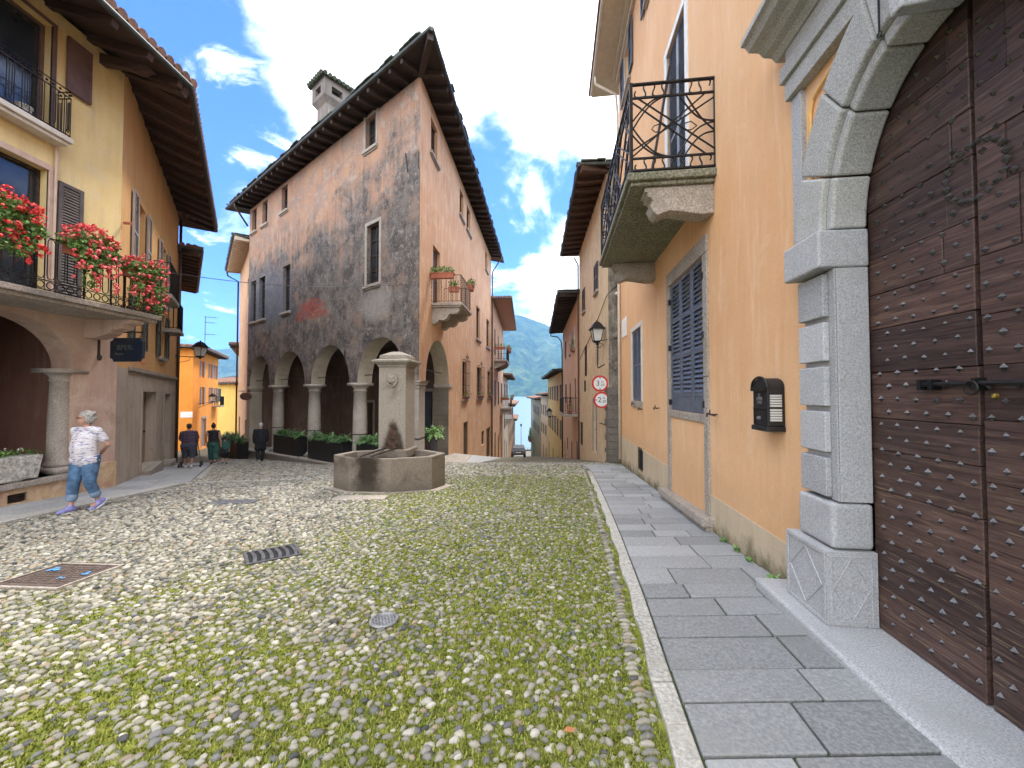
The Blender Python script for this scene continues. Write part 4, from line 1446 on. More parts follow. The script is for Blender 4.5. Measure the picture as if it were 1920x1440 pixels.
for (s0_, s1_) in ((q0, (q0 + q1) / 2 - 0.003), ((q0 + q1) / 2 + 0.003, q1)):
    za, zb = zth(s0_), zth(s1_)
    mb.hexa([WR.at(s0_, za + 0.10, -0.02), WR.at(s1_, zb + 0.10, -0.02), WR.at(s1_, zb + 0.10, 0.17), WR.at(s0_, za + 0.10, 0.17),
             WR.at(s0_, za + 0.22, -0.02), WR.at(s1_, zb + 0.22, -0.02), WR.at(s1_, zb + 0.22, 0.17), WR.at(s0_, za + 0.22, 0.17)])
    mb.hexa([WR.at(s0_ + .04, za - 0.1, -0.02), WR.at(s1_ - .04, zb - 0.1, -0.02), WR.at(s1_ - .04, zb - 0.1, 0.11), WR.at(s0_ + .04, za - 0.1, 0.11),
             WR.at(s0_ + .04, za + 0.099, -0.02), WR.at(s1_ - .04, zb + 0.099, -0.02), WR.at(s1_ - .04, zb + 0.099, 0.11), WR.at(s0_ + .04, za + 0.099, 0.11)])
mb.build('threshold', M['stone'], rh, bevel=0.012)

# --- small shuttered window
w_ = window(rh, WR, SM, 'shutters', 0.06, M['shut_blue'], surround=0.11, sur_mat=M['white_wood'])
mb = MB(); mb.wbox(WR, SM[0] - 0.11, SM[1] + 0.11, SM[2] - 0.16, SM[2] - 0.002, -0.03, 0.03); mb.build('sill', M['stone'], w_)

# --- french window above, and the upper windows with open shutters
w_ = window(rh, WR, (*FWs, fz0, fz1), 'shutters', 0.07, M['shut_blue'], surround=0.14, sur_mat=M['white_wood'])
for u in uw:
    window(rh, WR, u, 'pane', 0.14, M['white_wood'], sill=0.08, sill_mat=M['stone'], flaps=0.98, shut=M['shut_blue'], surround=0.10, sur_mat=M['white_wood'])

# --- iron shutter catches
for px, py in ((1205, 767), (1237, 765), (1345, 777), (1192, 757)):
    s_, z_ = WR.hit(px, py); mb = MB()
    mb.tube([WR.at(s_, z_, 0), WR.at(s_, z_, 0.09)], 0.010, 6)
    mb.tube([WR.at(s_ - 0.13, z_ - 0.01, 0.085), WR.at(s_, z_, 0.09), WR.at(s_ + 0.12, z_ + 0.005, 0.085), WR.at(s_ + 0.13, z_ - 0.04, 0.085)], 0.013, 6)
    mb.tube([WR.at(s_ + 0.03, z_, 0.085), WR.at(s_ + 0.03, z_ + 0.06, 0.085)], 0.009, 6)
    mb.build('shutter_catch', M['iron_rust'], rh)

# --- balcony: slab, two stone brackets, railing
D0, D1 = 5.06, 8.62
b0, b1, bo = rs(D0), rs(D1), 1.16
mb = MB()
mb.wbox(WR, b0, b1, SLAB_Z0 + 0.06, SLAB_Z1, -0.05, bo)
mb.wbox(WR, b0 + 0.05, b1 - 0.05, SLAB_Z0, SLAB_Z0 + 0.058, -0.05, bo - 0.05)
bal = mb.build('balcony', M['mossy'], rh, bevel=0.018)
for s_ in (b0 + 0.10, b1 - 0.36):
    mb = MB()
    prof = [(0.0, 0.0), (0.90, 0.0), (0.92, -0.05), (0.87, -0.07), (0.88, -0.12), (0.82, -0.15), (0.80, -0.19), (0.84, -0.24), (0.80, -0.34), (0.74, -0.395), (0.66, -0.36), (0.58, -0.335),
            (0.45, -0.35), (0.30, -0.385), (0.15, -0.41), (0.0, -0.40)]
    pts = [WR.at(s_, SLAB_Z0 - 0.004 + z_, o_) for o_, z_ in prof]
    mb.prism(pts, WR.at(s_ + 0.27, 0, 0) - WR.at(s_, 0, 0))
    mb.build('bracket', M['stone'], bal, bevel=0.010)
mb = MB()
cA, cB, cC, cD = WR.at(b0 + 0.05, 0, 0.0).xy, WR.at(b0 + 0.05, 0, bo - 0.06).xy, WR.at(b1 - 0.05, 0, bo - 0.06).xy, WR.at(b1 - 0.05, 0, 0.0).xy
H1, H2, H3 = 0.19, 1.04, 1.23
for i_, (P_, Q_) in enumerate(((cA, cB), (cB, cC), (cC, cD))):
    pl = Plane3(P_, Q_, SLAB_Z1 + 0.02)
    for h in (0.02, H1, H2, H3):
        mb.bar(pl.at(0, h), pl.at(pl.L, h), 0.044 if h in (0.02, H3) else 0.030, 0.022)
    nseg = max(1, round(pl.L / 1.1)); sl_ = pl.L / nseg
    for k_ in range(nseg + 1):
        mb.bar(pl.at(k_ * sl_, 0), pl.at(k_ * sl_, H3), 0.028)
    for k_ in range(nseg):
        s0_ = k_ * sl_
        for h0, h1 in ((0.02, H1), (H2, H3)):
            pp = meander(sl_ - 0.03, h0 + 0.008, h1 - 0.008, 4)
            mb.tube([pl.at(s0_ + 0.015 + a_, b_) for a_, b_ in pp], 0.0115, 5)
        # the crossing bars and bows of the middle field
        u = lambda t, h: pl.at(s0_ + sl_ * t, H1 + (H2 - H1) * h)
        for t0, h0, t1, h1, bend in ((0, .92, 1, .12, 0), (.10, 1, 1, .02, 0), (0, .08, .92, 1, 0), (.10, 0, 1, .95, 0.0),
                                     (0, .52, .45, .0, .10), (0, .36, .36, 0, .08), (0, .54, .42, 1, -.10), (0, .38, .34, 1, -.05),
                                     (1, .58, .50, 1, .10), (1, .44, .58, 1, .08), (1, .55, .52, 0, -.10), (1, .42, .60, 0, -.06)):
            pts = []
            for i2 in range(9):
                t = i2 / 8
                pts.append(u(t0 + (t1 - t0) * t, h0 + (h1 - h0) * t + bend * math.sin(math.pi * t) * 1.4))
            mb.tube(pts, 0.012, 5)
        for cx_, sg in ((.30, -1), (.66, 1)):
            mb.tube([u(cx_ - .09, .47), u(cx_ - .02, .55), u(cx_ + .06, .52), u(cx_ + .09, .47), u(cx_ + .05, .42), u(cx_ - .02, .41), u(cx_ - .09, .47)], 0.007, 5)
for c_ in (cB, cC):
    mb.bar((c_.x, c_.y, SLAB_Z1), (c_.x, c_.y, SLAB_Z1 + 1.27), 0.042)
mb.build('railing', M['iron'], bal)
# wooden pole leaning on the wall of the balcony
mb = MB()
mb.bar(WR.at(rs(7.0), SLAB_Z1 + 0.02, 0.55), WR.at(rs(6.9), EYE + 6.0, 0.06), 0.045)
po = mb.build('pole', M['copper'], loc=WR.at(rs(7.0), SLAB_Z1, 0.5))
props(po, 'thin brown pole leaning against the orange wall on the iron balcony', 'pole')

# --- stone portal
dsl = lambda D: rs(D)
pf0, pf1 = dsc + hw, dsc + 1.07 / WR.d.y           # far pier from jamb to its outer edge
zf = EYE - 1.668
portal = None
# piers with level grooves, both sides; out 0.12
IZ0, IZ1 = EYE + 0.93, EYE + 1.21
rg_p = random.Random(77)
def pier(sj, so, sgn):
    lo, hi = min(sj, so), max(sj, so)
    # jamb core
    mb.wbox(WR, lo, hi, EYE - 0.79, IZ0 - 0.003, -0.13, 0.085)
    ze = [EYE - 0.79, EYE - 0.46, EYE - 0.115, EYE + 0.225, EYE + 0.56, IZ0 - 0.003]
    for z0_, z1_ in zip(ze, ze[1:]):
        mb.cur = rg_p.random()
        if sgn > 0: mb.wbox(WR, lo + 0.075, hi, z0_ + 0.022, z1_ - 0.022, 0.02, 0.135)
        else: mb.wbox(WR, lo, hi - 0.075, z0_ + 0.022, z1_ - 0.022, 0.02, 0.135)
    mb.wbox(WR, lo, lo + 0.07 if sgn > 0 else hi, EYE - 0.79, IZ0 - 0.003, 0.086, 0.10) if sgn > 0 else None
# arch ring of voussoirs
mb = MB()
RI, RIz, RO, ROz = hw, DAP - DSP, 1.07 / WR.d.y, 1.45
zsp = IZ1 + 0.004
def ringpt(th, k, o):
    ri, rz = RI + (RO - RI) * k, RIz + (ROz - RIz) * k
    return WR.at(dsc + ri * math.cos(th), zsp + rz * math.sin(th), o)
cuts = [0, 22, 47, 72, 86.5]
vous = [(R(a_), R(b_)) for a_, b_ in zip(cuts, cuts[1:])] + [(R(180 - b_), R(180 - a_)) for a_, b_ in zip(cuts, cuts[1:])]
for vi, (t0, t1) in enumerate(vous):
    g_ = R(0.35); n_ = 6; mb.cur = rg_p.random()
    t0 += g_; t1 -= g_
    # inner plain moulding flush at 0.10 and raised outer block at 0.14
    for k0, k1, o1 in ((0.0, 0.20, 0.105), (0.20, 1.0, 0.145)):
        vs_, fs_ = [], []
        for i in range(n_ + 1):
            th = t0 + (t1 - t0) * i / n_
            vs_ += [ringpt(th, k0, -0.13), ringpt(th, k1, -0.13), ringpt(th, k1, o1), ringpt(th, k0, o1)]
        for i in range(n_):
            for c_ in range(4):
                d_ = (c_ + 1) % 4
                fs_.append((i * 4 + c_, i * 4 + d_, (i + 1) * 4 + d_, (i + 1) * 4 + c_))
        fs_ += [(3, 2, 1, 0), tuple(n_ * 4 + c_ for c_ in range(4))]
        mb.add(vs_, fs_)
portal = mb.build('portal', M['granite_dk'], rh, bevel=0.016, seg=2)
portal['label'] = 'pale granite arch ring with rusticated piers'
for sgn in (1, -1):
    mb = MB(); pier(dsc + sgn * hw, dsc + sgn * 1.07 / WR.d.y, sgn)
    mb.build('pier', M['granite'], portal, bevel=0.022, seg=3)
    lo, hi = sorted((dsc + sgn * hw, dsc + sgn * 1.10 / WR.d.y))
    mb = MB(); mb.wbox(WR, lo, hi, EYE - 1.13, EYE - 0.80, -0.135, 0.145)
    mb.build('pier_foot', M['granite'], portal, bevel=0.03, seg=3)
    mb = MB()
    lo, hi = sorted((dsc + sgn * (hw - 0.012), dsc + sgn * 1.16 / WR.d.y))
    mb.wbox(WR, lo, hi, zf, EYE - 1.14, -0.14, 0.20)
    mb.cur = 0.5
    # raised border and lozenge on the street face and on the jamb face
    m_ = 0.035; c_ = 0.006
    z0_, z1_ = zf + m_, EYE - 1.14 - m_
    fr = lambda a_, b_: (WR.at(a_, b_, 0.203))
    for s0_, s1_, za, zb in ((lo, hi, zf, z0_), (lo, hi, z1_, EYE - 1.14), (lo, lo + m_, z0_, z1_), (hi - m_, hi, z0_, z1_)):
        mb.wbox(WR, s0_ + .002, s1_ - .002, za + .002, zb - .002, 0.201, 0.211)
    cs, cz = (lo + hi) / 2, (z0_ + z1_) / 2; rw_, rz_ = (hi - lo) / 2 - m_ - 0.01, (z1_ - z0_) / 2 - 0.01
    dm = [(cs - rw_, cz), (cs, cz + rz_), (cs + rw_, cz), (cs, cz - rz_)]
    for a_, b_ in zip(dm, dm[1:] + dm[:1]):
        mb.bar(WR.at(a_[0], a_[1], 0.202), WR.at(b_[0], b_[1], 0.202), 0.012, 0.007)
    if sgn > 0:
        sj = lo
        o0_, o1_ = -0.10, 0.165
        oc = (o0_ + o1_) / 2
        for a_, b_ in (((o0_, z0_), (o1_, z0_)), ((o1_, z0_), (o1_, z1_)), ((o1_, z1_), (o0_, z1_)), ((o0_, z1_), (o0_, z0_)),
                       ((o0_ + .01, cz), (oc, z1_ - .01)), ((oc, z1_ - .01), (o1_ - .01, cz)), ((o1_ - .01, cz), (oc, z0_ + .01)), ((oc, z0_ + .01), (o0_ + .01, cz))):
            mb.bar(WR.at(sj, a_[1], a_[0]), WR.at(sj, b_[1], b_[0]), 0.011, 0.006)
    mb.build('base_block', M['granite'], portal, bevel=0.010)
    lo, hi = sorted((dsc + sgn * (hw - 0.008), dsc + sgn * 1.13 / WR.d.y))
    mb = MB(); mb.wbox(WR, lo, hi, IZ0, IZ1, -0.135, 0.21)
    mb.build('impost', M['granite'], portal, bevel=0.018, seg=3)
mb = MB()
vs_ = [ringpt(R(86.8), 0, -0.13), ringpt(R(93.2), 0, -0.13), ringpt(R(94), 1.12, -0.13), ringpt(R(86), 1.12, -0.13)]
vs2 = [ringpt(R(86.8), -0.05, 0.22), ringpt(R(93.2), -0.05, 0.22), ringpt(R(94), 1.12, 0.26), ringpt(R(86), 1.12, 0.26)]
mb.hexa(vs_ + vs2)
mb.build('keystone', M['granite'], portal, bevel=0.012)
# flat pilaster strips beside the arch and the entablature they carry
EZ0 = EYE + 2.62
mb = MB()
strip = (rs(3.24), rs(3.37))
for s0_, s1_ in (strip, (2 * dsc - strip[1], 2 * dsc - strip[0])):
    mb = MB(); mb.wbox(WR, s0_, s1_, IZ1 + 0.01, EZ0 - 0.003, -0.02, 0.045); mb.build('pilaster_strip', M['granite'], portal, bevel=0.006)
mb = MB()
es0, es1 = 2 * dsc - strip[1] - 0.02, strip[1] + 0.02
mb.wbox(WR, es0, es1, EZ0, EZ0 + 0.17, -0.02, 0.085)
mb.wbox(WR, es0 - 0.025, es1 + 0.025, EZ0 + 0.172, EZ0 + 0.31, -0.02, 0.115)
mb.wbox(WR, es0, es1, EZ0 + 0.312, EZ0 + 0.46, -0.02, 0.075)
pr = [(-0.02, 0), (0.09, 0), (0.13, 0.05), (0.20, 0.06), (0.24, 0.11), (0.33, 0.12), (0.36, 0.17), (0.40, 0.18), (0.40, 0.235), (-0.02, 0.26)]
zc = EZ0 + 0.462
pts = [WR.at(es0 - 0.12, zc + z_, o_) for o_, z_ in pr]
mb.prism(pts, WR.at(es1 + 0.12, 0, 0) - WR.at(es0 - 0.12, 0, 0))
mb.build('entablature', M['granite_dk'], portal, bevel=0.006)
# doorstep
st0, st1 = rs(0.55), rs(3.52)
mb = MB()
zs = zf - 0.002
mb.wbox(WR, st0, st1, zs - 0.11, zs, -0.5, 0.34)
mb.build('doorstep', M['granite'], portal, bevel=0.03, seg=4)
mb = MB(); mb.wbox(WR, st0 + 0.03, st1 - 0.05, zs - 0.5, zs - 0.111, -0.3, 0.30); mb.build('step_riser', M['plinth_beige'], portal)

# --- the door: two leaves of boards with iron studs
DO = -0.15
rg = random.Random(5)
top = DAP + 0.12
q = NM('studded_door_wood')
v = q.map(scale=(1.1, 20, 20), rot=(0, 0, WR.ang)); a_ = q.noise(1.5, 8, 0.7, vec=v, dist=1.2)
v2 = q.map(scale=(3.0, 70, 70), rot=(0, 0, WR.ang)); b_ = q.noise(1.2, 5, 0.7, vec=v2)
col = q.ramp(a_, [(0.30, (0.022, 0.013, 0.012)), (0.48, (0.066, 0.040, 0.035)), (0.60, (0.105, 0.066, 0.056)), (0.75, (0.17, 0.115, 0.095))])
col = q.mix(q.rng(b_, 0.45, 0.7, 0, 0.6), col, q.mix(1.0, col, (0.35, 0.33, 0.33), 'MULTIPLY'))
r_ = q.attr('rnd')
col = q.mix(0.6, col, q.mix(1.0, col, q.ramp(r_, [(0, (0.5, 0.46, 0.5)), (0.5, (1, 0.95, 0.9)), (1, (1.5, 1.35, 1.2))]), 'MULTIPLY'))
zz = q.sep()[2]
wear = q.math('MULTIPLY', q.rng(b_, 0.54, 0.72), q.rng(zz, EYE + 0.1, EYE - 0.9))
col = q.mix(q.math('MULTIPLY', wear, 0.8), col, (0.34, 0.24, 0.15))
wt = q.noise(1.1, 7, 0.7, dist=0.5)
col = q.mix(q.rng(wt, 0.52, 0.7, 0, 0.6), col, q.mix(1.0, col, (0.5, 0.5, 0.52), 'MULTIPLY'))
q.bump(q.math('ADD', a_, q.math('MULTIPLY', b_, 0.6)), 0.6, 0.008)
M['doorwood'] = q.done(col, 0.5, spec=0.35)
leafs = []
for li, sgn in enumerate((1, -1)):
    mb = MB()
    z = zs + 0.004
    while z < top:
        hgt = rg.uniform(0.22, 0.36)
        z1 = min(z + hgt, top)
        cuts = [0.012, hw + 0.03] if rg.random() < 0.35 else [0.012, rg.uniform(0.12, 0.24) if z > EYE - 0.2 else 0.012, hw + 0.03]
        for a_, b_ in zip(cuts, cuts[1:]):
            if b_ - a_ < 0.02: continue
            mb.cur = rg.random()
            lo, hi = sorted((dsc + sgn * a_, dsc + sgn * b_))
            dd = rg.uniform(-0.004, 0.004)
            mb.wbox(WR, lo + 0.0015, hi - 0.0015, z + 0.002, z1 - 0.002, DO - 0.05, DO + dd)
        z = z1
    lf = mb.build('door_leaf', M['doorwood'], rh, bevel=0.004, seg=1)
    leafs.append(lf)
    mb = MB()
    j = 0; zz = zs + 0.10
    while zz < top - 0.04:
        ii = 0
        while True:
            off = 0.045 + 0.134 * ii + (0.067 if j % 2 else 0)
            if off > hw - 0.02: break
            k = off / hw
            if zz < DSP + RIz * math.sqrt(max(0, 1 - k * k)) - 0.02:
                ss = dsc + sgn * (off + rg.uniform(-0.005, 0.005)); zq = zz + rg.uniform(-0.006, 0.006)
                cen = (ss - dsc) ** 2 + (zq - (EYE + 1.22)) ** 2
                if not (0.11 ** 2 < cen < 0.20 ** 2):
                    r_ = 0.0215 * rg.uniform(0.85, 1.15)
                    b_ = [WR.at(ss + 1.0 * r_ * math.cos(R(90 * c_)), zq + r_ * math.sin(R(90 * c_)), DO) for c_ in range(4)]
                    b_.append(WR.at(ss, zq, DO + r_ * 0.95))
                    mb.add(b_, [(0, 1, 4), (1, 2, 4), (2, 3, 4), (3, 0, 4)])
            ii += 1
        zz += 0.090; j += 1
    for c_ in range(10):      # half of the ring of big studs
        a_ = R(-90 + 18 * c_ + 9)
        ss, zq = dsc + sgn * 0.155 * math.cos(a_), EYE + 1.22 + 0.155 * math.sin(a_)
        r_ = 0.025
        b_ = [WR.at(ss + 1.0 * r_ * math.cos(R(90 * e_)), zq + r_ * math.sin(R(90 * e_)), DO) for e_ in range(4)] + [WR.at(ss, zq, DO + r_ * 0.95)]
        mb.add(b_, [(0, 1, 4), (1, 2, 4), (2, 3, 4), (3, 0, 4)])
    sd_o = mb.build('stud', simple('iron_stud' + str(li), (0.065, 0.060, 0.064), 0.27, 0.40, 0.5, 30), lf, fixn=False); sd_o['kind'] = 'stuff'
mb = MB(); mb.wbox(WR, dsc - hw - .05, dsc + hw + .05, zs, top + 0.05, DO - 0.12, DO - 0.07); mb.build('backing', M['inside'], leafs[1])
# iron bolt with ring and keyhole plate
mb = MB()
s_c, zb_ = WR.hit(1740, 716, DO)
s_e = WR.hit(1990, 716, DO)[0]
zb_ = EYE + 0.055
mb.tube([WR.at(s_c, zb_, DO + 0.035), WR.at(s_e, zb_, DO + 0.035)], 0.014, 8)
for s_ in (s_c, s_c - 0.07, (s_c + s_e) / 2, s_e + 0.05):
    mb.wbox(WR, s_ - 0.012, s_ + 0.012, zb_ - 0.035, zb_ + 0.03, DO, DO + 0.055)
sr = WR.hit(1843, 716, DO)[0]
mb.tube([WR.at(sr + 0.033 * math.cos(R(a_)), zb_ - 0.025 + 0.036 * math.sin(R(a_)), DO + 0.058) for a_ in range(0, 360, 24)], 0.006, 6, closed=True)
mb.build('bolt', M['iron'], leafs[0])
mb = MB(); s_, z_ = WR.hit(1868, 742, DO); mb.lathe([(0.016, 0), (0.012, 0.014), (0.004, 0.018)], WR.at(s_, z_, DO), 12, rot=WR.n.to_3d().to_track_quat('Z', 'Y').to_matrix())
mb.build('lock', M['brass'], leafs[1])

# hanging iron hook and yellow conduit by the arch
s_, z_ = WR.hit(1652, 60, 0.16)
mb = MB()
mb.tube([WR.at(s_, z_ + 0.75, 0.17), WR.at(s_, z_, 0.17)], 0.006, 6)
mb.tube([WR.at(s_ + 0.016 * math.cos(R(a_)), z_ - 0.016 + 0.016 * math.sin(R(a_)), 0.17) for a_ in range(0, 360, 30)], 0.004, 5, closed=True)
mb.build('iron_hook', M['iron'], portal)
mb = MB()
pts = [WR.at(rs(3.16), IZ1 + 0.42, 0.02), WR.at(rs(3.155), EZ0 - 0.28, 0.02), WR.at(rs(3.12), EZ0 - 0.18, 0.02), WR.at(rs(2.75), EZ0 - 0.05, 0.02), WR.at(rs(2.3), EZ0 - 0.045, 0.02)]
mb.tube(pts, 0.013, 6); mb.tube([p_ + WR.d.to_3d() * 0.028 for p_ in pts], 0.006, 5)
mb.build('conduit', M['pipe_yellow'], rh)

# --- letterbox on the wall
s0_, z0_ = WR.hit(1419, 797, 0.0); s1_ = WR.hit(1452, 790, 0.0)[0]
lo, hi = sorted((WR.hit(1416, 750, 0.0)[0], WR.hit(1447, 750, 0.0)[0]))
lo = lo - 0.24; hi = lo + 0.29
zb, zt = EYE - 0.36, EYE + 0.155
lb = thing('letterbox', 'black cast metal letterbox with rounded top on the orange wall', 'letterbox', WR.at((lo + hi) / 2, zb, 0.0))
mb = MB(); dp = 0.155; cs = (lo + hi) / 2; r_ = (hi - lo) / 2 - 0.012
prof = [(lo + .012, zb + 0.05), (hi - .012, zb + 0.05)] + arc(cs, zt - 0.09, r_, 0.085, 0, math.pi, 12)
pts = [WR.at(s_, z_, 0.002) for s_, z_ in prof]
mb.prism(pts, WR.n.to_3d() * dp)
mb.wbox(WR, lo, hi, zb, zb + 0.048, 0.002, dp + 0.018)
mb.build('box', M['black'], lb, bevel=0.006)
mb = MB()
ar = arc(cs, zt - 0.095, r_ + 0.012, 0.10, 0, math.pi, 14)
mb.tube([WR.at(s_, z_, dp + 0.006) for s_, z_ in ar], 0.012, 6)
mb.build('hood_rim', M['iron'], lb)
mb = MB()
mb.wbox(WR, lo + 0.02, hi - 0.02, zt - 0.13, zt - 0.095, dp + 0.003, dp + 0.03)
mb.build('flap', M['iron'], lb)
mb = MB()
mb.wbox(WR, lo + 0.025, hi - 0.025, zb + 0.21, zb + 0.22, dp + 0.003, dp + 0.014)
mb.wbox(WR, lo + 0.03, lo + 0.04, zb + 0.06, zb + 0.21, dp + 0.003, dp + 0.010); mb.wbox(WR, hi - 0.04, hi - 0.03, zb + 0.06, zb + 0.21, dp + 0.003, dp + 0.010)
mb.build('front_relief', M['iron'], lb, bevel=0.003)
mb = MB()
mb.ball(WR.at(cs, zb + 0.35, dp + 0.004), 0.018, 0.018, 0.018)
for k in range(3):
    mb.ball(WR.at(cs + (k - 1) * 0.03, zb + 0.315 - 0.01 * abs(k - 1), dp + 0.004), 0.016, 0.016, 0.026)
    mb.ball(WR.at(cs + (k - 1) * 0.028, zb + 0.27, dp + 0.004), 0.010, 0.010, 0.016)
mb.build('emblem', M['castiron'], lb, smooth=True)
mb = MB(); mb.ball(WR.at(cs, zb + 0.12, dp + 0.006), 0.035, 0.02, 0.022); mb.build('handle', M['castiron'], lb, smooth=True)
mb = MB()
for half in range(2):
    for k in range(5):
        z_ = zb + 0.10 + half * 0.135 + k * 0.024
        mb.hexa([WR.at(lo - 0.001, z_, 0.03), WR.at(lo + 0.003, z_, 0.03), WR.at(lo + 0.003, z_, dp - 0.02), WR.at(lo - 0.001, z_, dp - 0.02)] +
                [WR.at(lo - 0.001, z_ + 0.017, 0.03), WR.at(lo + 0.003, z_ + 0.017, 0.03), WR.at(lo + 0.003, z_ + 0.017, dp - 0.02), WR.at(lo - 0.001, z_ + 0.017, dp - 0.02)]) if False else None
        mb.wbox(WR, lo - 0.0, lo + 0.014, z_, z_ + 0.017, 0.035, dp - 0.02)
mb.build('name_slots', M['label'], lb)

# weeds beside the step and along the wall foot
rg = random.Random(11)
for i, (D, o_, sz) in enumerate(((3.60, 0.16, 0.10), (4.55, 0.05, 0.06), (4.9, 0.04, 0.05), (4.25, 0.05, 0.045))):
    p_ = WR.at(rs(D), 0, o_); p_.z = gz(p_.x, p_.y) + 0.02
    mb = MB(); fern(mb, p_, rg, 9, sz * 1.5, 0.5, sz * 0.22); leaves(mb, p_ + Vector((0, 0, sz * 0.5)), sz * .6, sz * .6, sz * .5, 40, sz * 0.45, rg)
    o = mb.build('weed', M['fern_pale'], loc=p_, fixn=False)
    props(o, ['bright green weed growing beside the granite doorstep', 'leafy weed at the foot of the orange wall before the stone threshold',
              'small weed touching the end of the stone threshold of the orange wall', 'smallest weed in the pavement joint below the letterbox'][i], 'weed', 'weeds at the wall foot')
# ---------------------------------------------------------------- the old arcaded house in the middle
pz = thing('arcaded_house', 'tall old house with blackened walls, round arcade on stone columns and a wedge corner', 'house', (*PAL_C, gz(*PAL_C)))
ZW = EYE + 10.55                      # wall top
SPR = EYE + 0.42                      # springing of the arches
colt = [3.98, 7.77, 11.70]            # columns along the front
LP = 15.2
PV = (-0.30, 0.5)
def span(a, b): return (a, b)
bays = [(0.72, colt[0] - 0.30), (colt[0] + 0.30, colt[1] - 0.30), (colt[1] + 0.30, colt[2] - 0.30), (colt[2] + 0.30, 14.75)]
arches = []
outline = [(0, SPR)]
for a_, b_ in bays:
    c_ = (a_ + b_) / 2; r_ = (b_ - a_) / 2
    arches.append((c_, r_, a_, b_))
    outline += [(a_, SPR)] + [(c_ - r_ * math.cos(math.pi * i / 20), SPR + 1.62 * math.sin(math.pi * i / 20)) for i in range(1, 20)] + [(b_, SPR)]
outline += [(LP, SPR), (LP, ZW), (0, ZW)]
wl = {}
PX = {'t1': (687, 704, 218, 278), 't2': (528, 539, 350, 402), 't3': (493, 500, 388, 430), 't4': (466, 471, 428, 468),
      'm1': (689, 710, 420, 533), 'm2': (531, 543, 500, 585), 'm3': (487, 496, 508, 573), 'm4': (467, 472, 560, 617)}
for k, v in PX.items():
    r = list(WP.rect(*v))
    wl[k] = r
for k in ('t2', 't3', 't4'): wl[k][2], wl[k][3] = wl['t1'][2] - 0.15, wl['t1'][3] - 0.12
for k in ('m2', 'm3', 'm4'): wl[k][2], wl[k][3] = wl['m1'][2] - 0.05, wl['m1'][3] - 0.02
wl['t4'][1] = min(wl['t4'][1], LP - 0.25); wl['m4'][1] = min(wl['m4'][1], LP - 0.25)
for k, v in wl.items():
    c_ = (v[0] + v[1]) / 2; wmin = 0.34 if k[0] == 't' else 0.40
    if v[1] - v[0] < 2 * wmin: v[0], v[1] = c_ - wmin, c_ + wmin
wl['t4'] = [14.2, 14.85, wl['t1'][2] - .15, wl['t1'][3] - .12]; wl['m4'] = [14.1, 14.85, wl['m1'][2] - .05, wl['m1'][3] - .02]
holes = [rect_poly(*v) for v in wl.values()]
mb = MB()
mb.sheet(WP, outline, holes, 0.22)
TH = 0.62
# soffits of the arches
n_ = len(outline) - 3
so_ = outline[:n_]
vs_ = [WP.at(s_, z_, 0) for s_, z_ in so_] + [WP.at(s_, z_, -TH) for s_, z_ in so_]
M['soffit_lime'] = plaster('pale_arch_plaster', (0.36, 0.31, 0.245), (0.47, 0.41, 0.33), (0.42, 0.36, 0.29), streak=0.3, stain=(0.25, 0.20, 0.16))
mb2 = MB(); mb2.add(vs_, [(i, i + 1, n_ + i + 1, n_ + i) for i in range(n_ - 1)])
wallp = mb.build('wall', M['palazzo'], pz, fixn=False)
wallp['label'] = 'grey black weathered front wall above the arcade'
inn = [(max(0.72, min(14.9, s_)), min(z_, SPR + 1.95)) for s_, z_ in outline[1:-3]]
inn = [(0.72, SPR + 1.95)] + inn + [(14.9, SPR + 1.95)]
mb2.sheet(WP, inn, [], 0, o=-TH)
mb2.build('arch_soffit', M['soffit_lime'], wallp, fixn=False)

# --- sunny side wall
LQ = WQ.L
wq = {}
QX = {'t1': (808, 820, 232, 298), 't2': (862, 869, 347, 392), 't3': (875, 882, 378, 418), 't4': (910, 914, 457, 488),
      'd': (812, 825, 428, 560), 'm1': (893, 900, 541, 617), 'm2': (912, 918, 567, 634),
      'g1': (867, 875, 678, 748), 'g2': (894, 903, 686, 747), 'g3': (914, 922, 691, 746),
      'b1': (869, 878, 791, 858), 'v1': (903, 908, 808, 834), 'b2': (912, 925, 800, 864)}
for k, v in QX.items(): wq[k] = list(WQ.rect(*v))
for k in ('t2', 't3', 't4'): wq[k][2], wq[k][3] = wq['t1'][2], wq['t1'][3] - 0.02
wq['d'][2] = EYE + 3.30; wq['d'][3] = EYE + 5.5
for k in ('m1', 'm2'): wq[k][2], wq[k][3] = EYE + 3.35, EYE + 5.35
for k in ('g2', 'g3'): wq[k][2], wq[k][3] = wq['g1'][2], wq['g1'][3]
for k in wq: wq[k][1] = min(wq[k][1], LQ - 0.25); wq[k][0] = min(wq[k][0], wq[k][1] - 0.5)
for k in ('b1', 'b2'): wq[k][2] = gz(*WQ.at(wq[k][0], 0, 0.3).xy) - 0.1
qa, qb = 0.72, 3.95
qc, qr = (qa + qb) / 2, (qb - qa) / 2
oq = [(0, SPR), (qa, SPR)] + [(qc - qr * math.cos(math.pi * i / 20), SPR + 1.62 * math.sin(math.pi * i / 20)) for i in range(1, 20)] + [(qb, SPR), (qb, -8), (LQ, -8), (LQ, ZW), (0, ZW)]
mb = MB()
mb.sheet(WQ, oq, [rect_poly(*v) for v in wq.values()], 0.24)
p_ = WQ.at(LQ, 0); e_ = Vector((*PAL_E, 0))
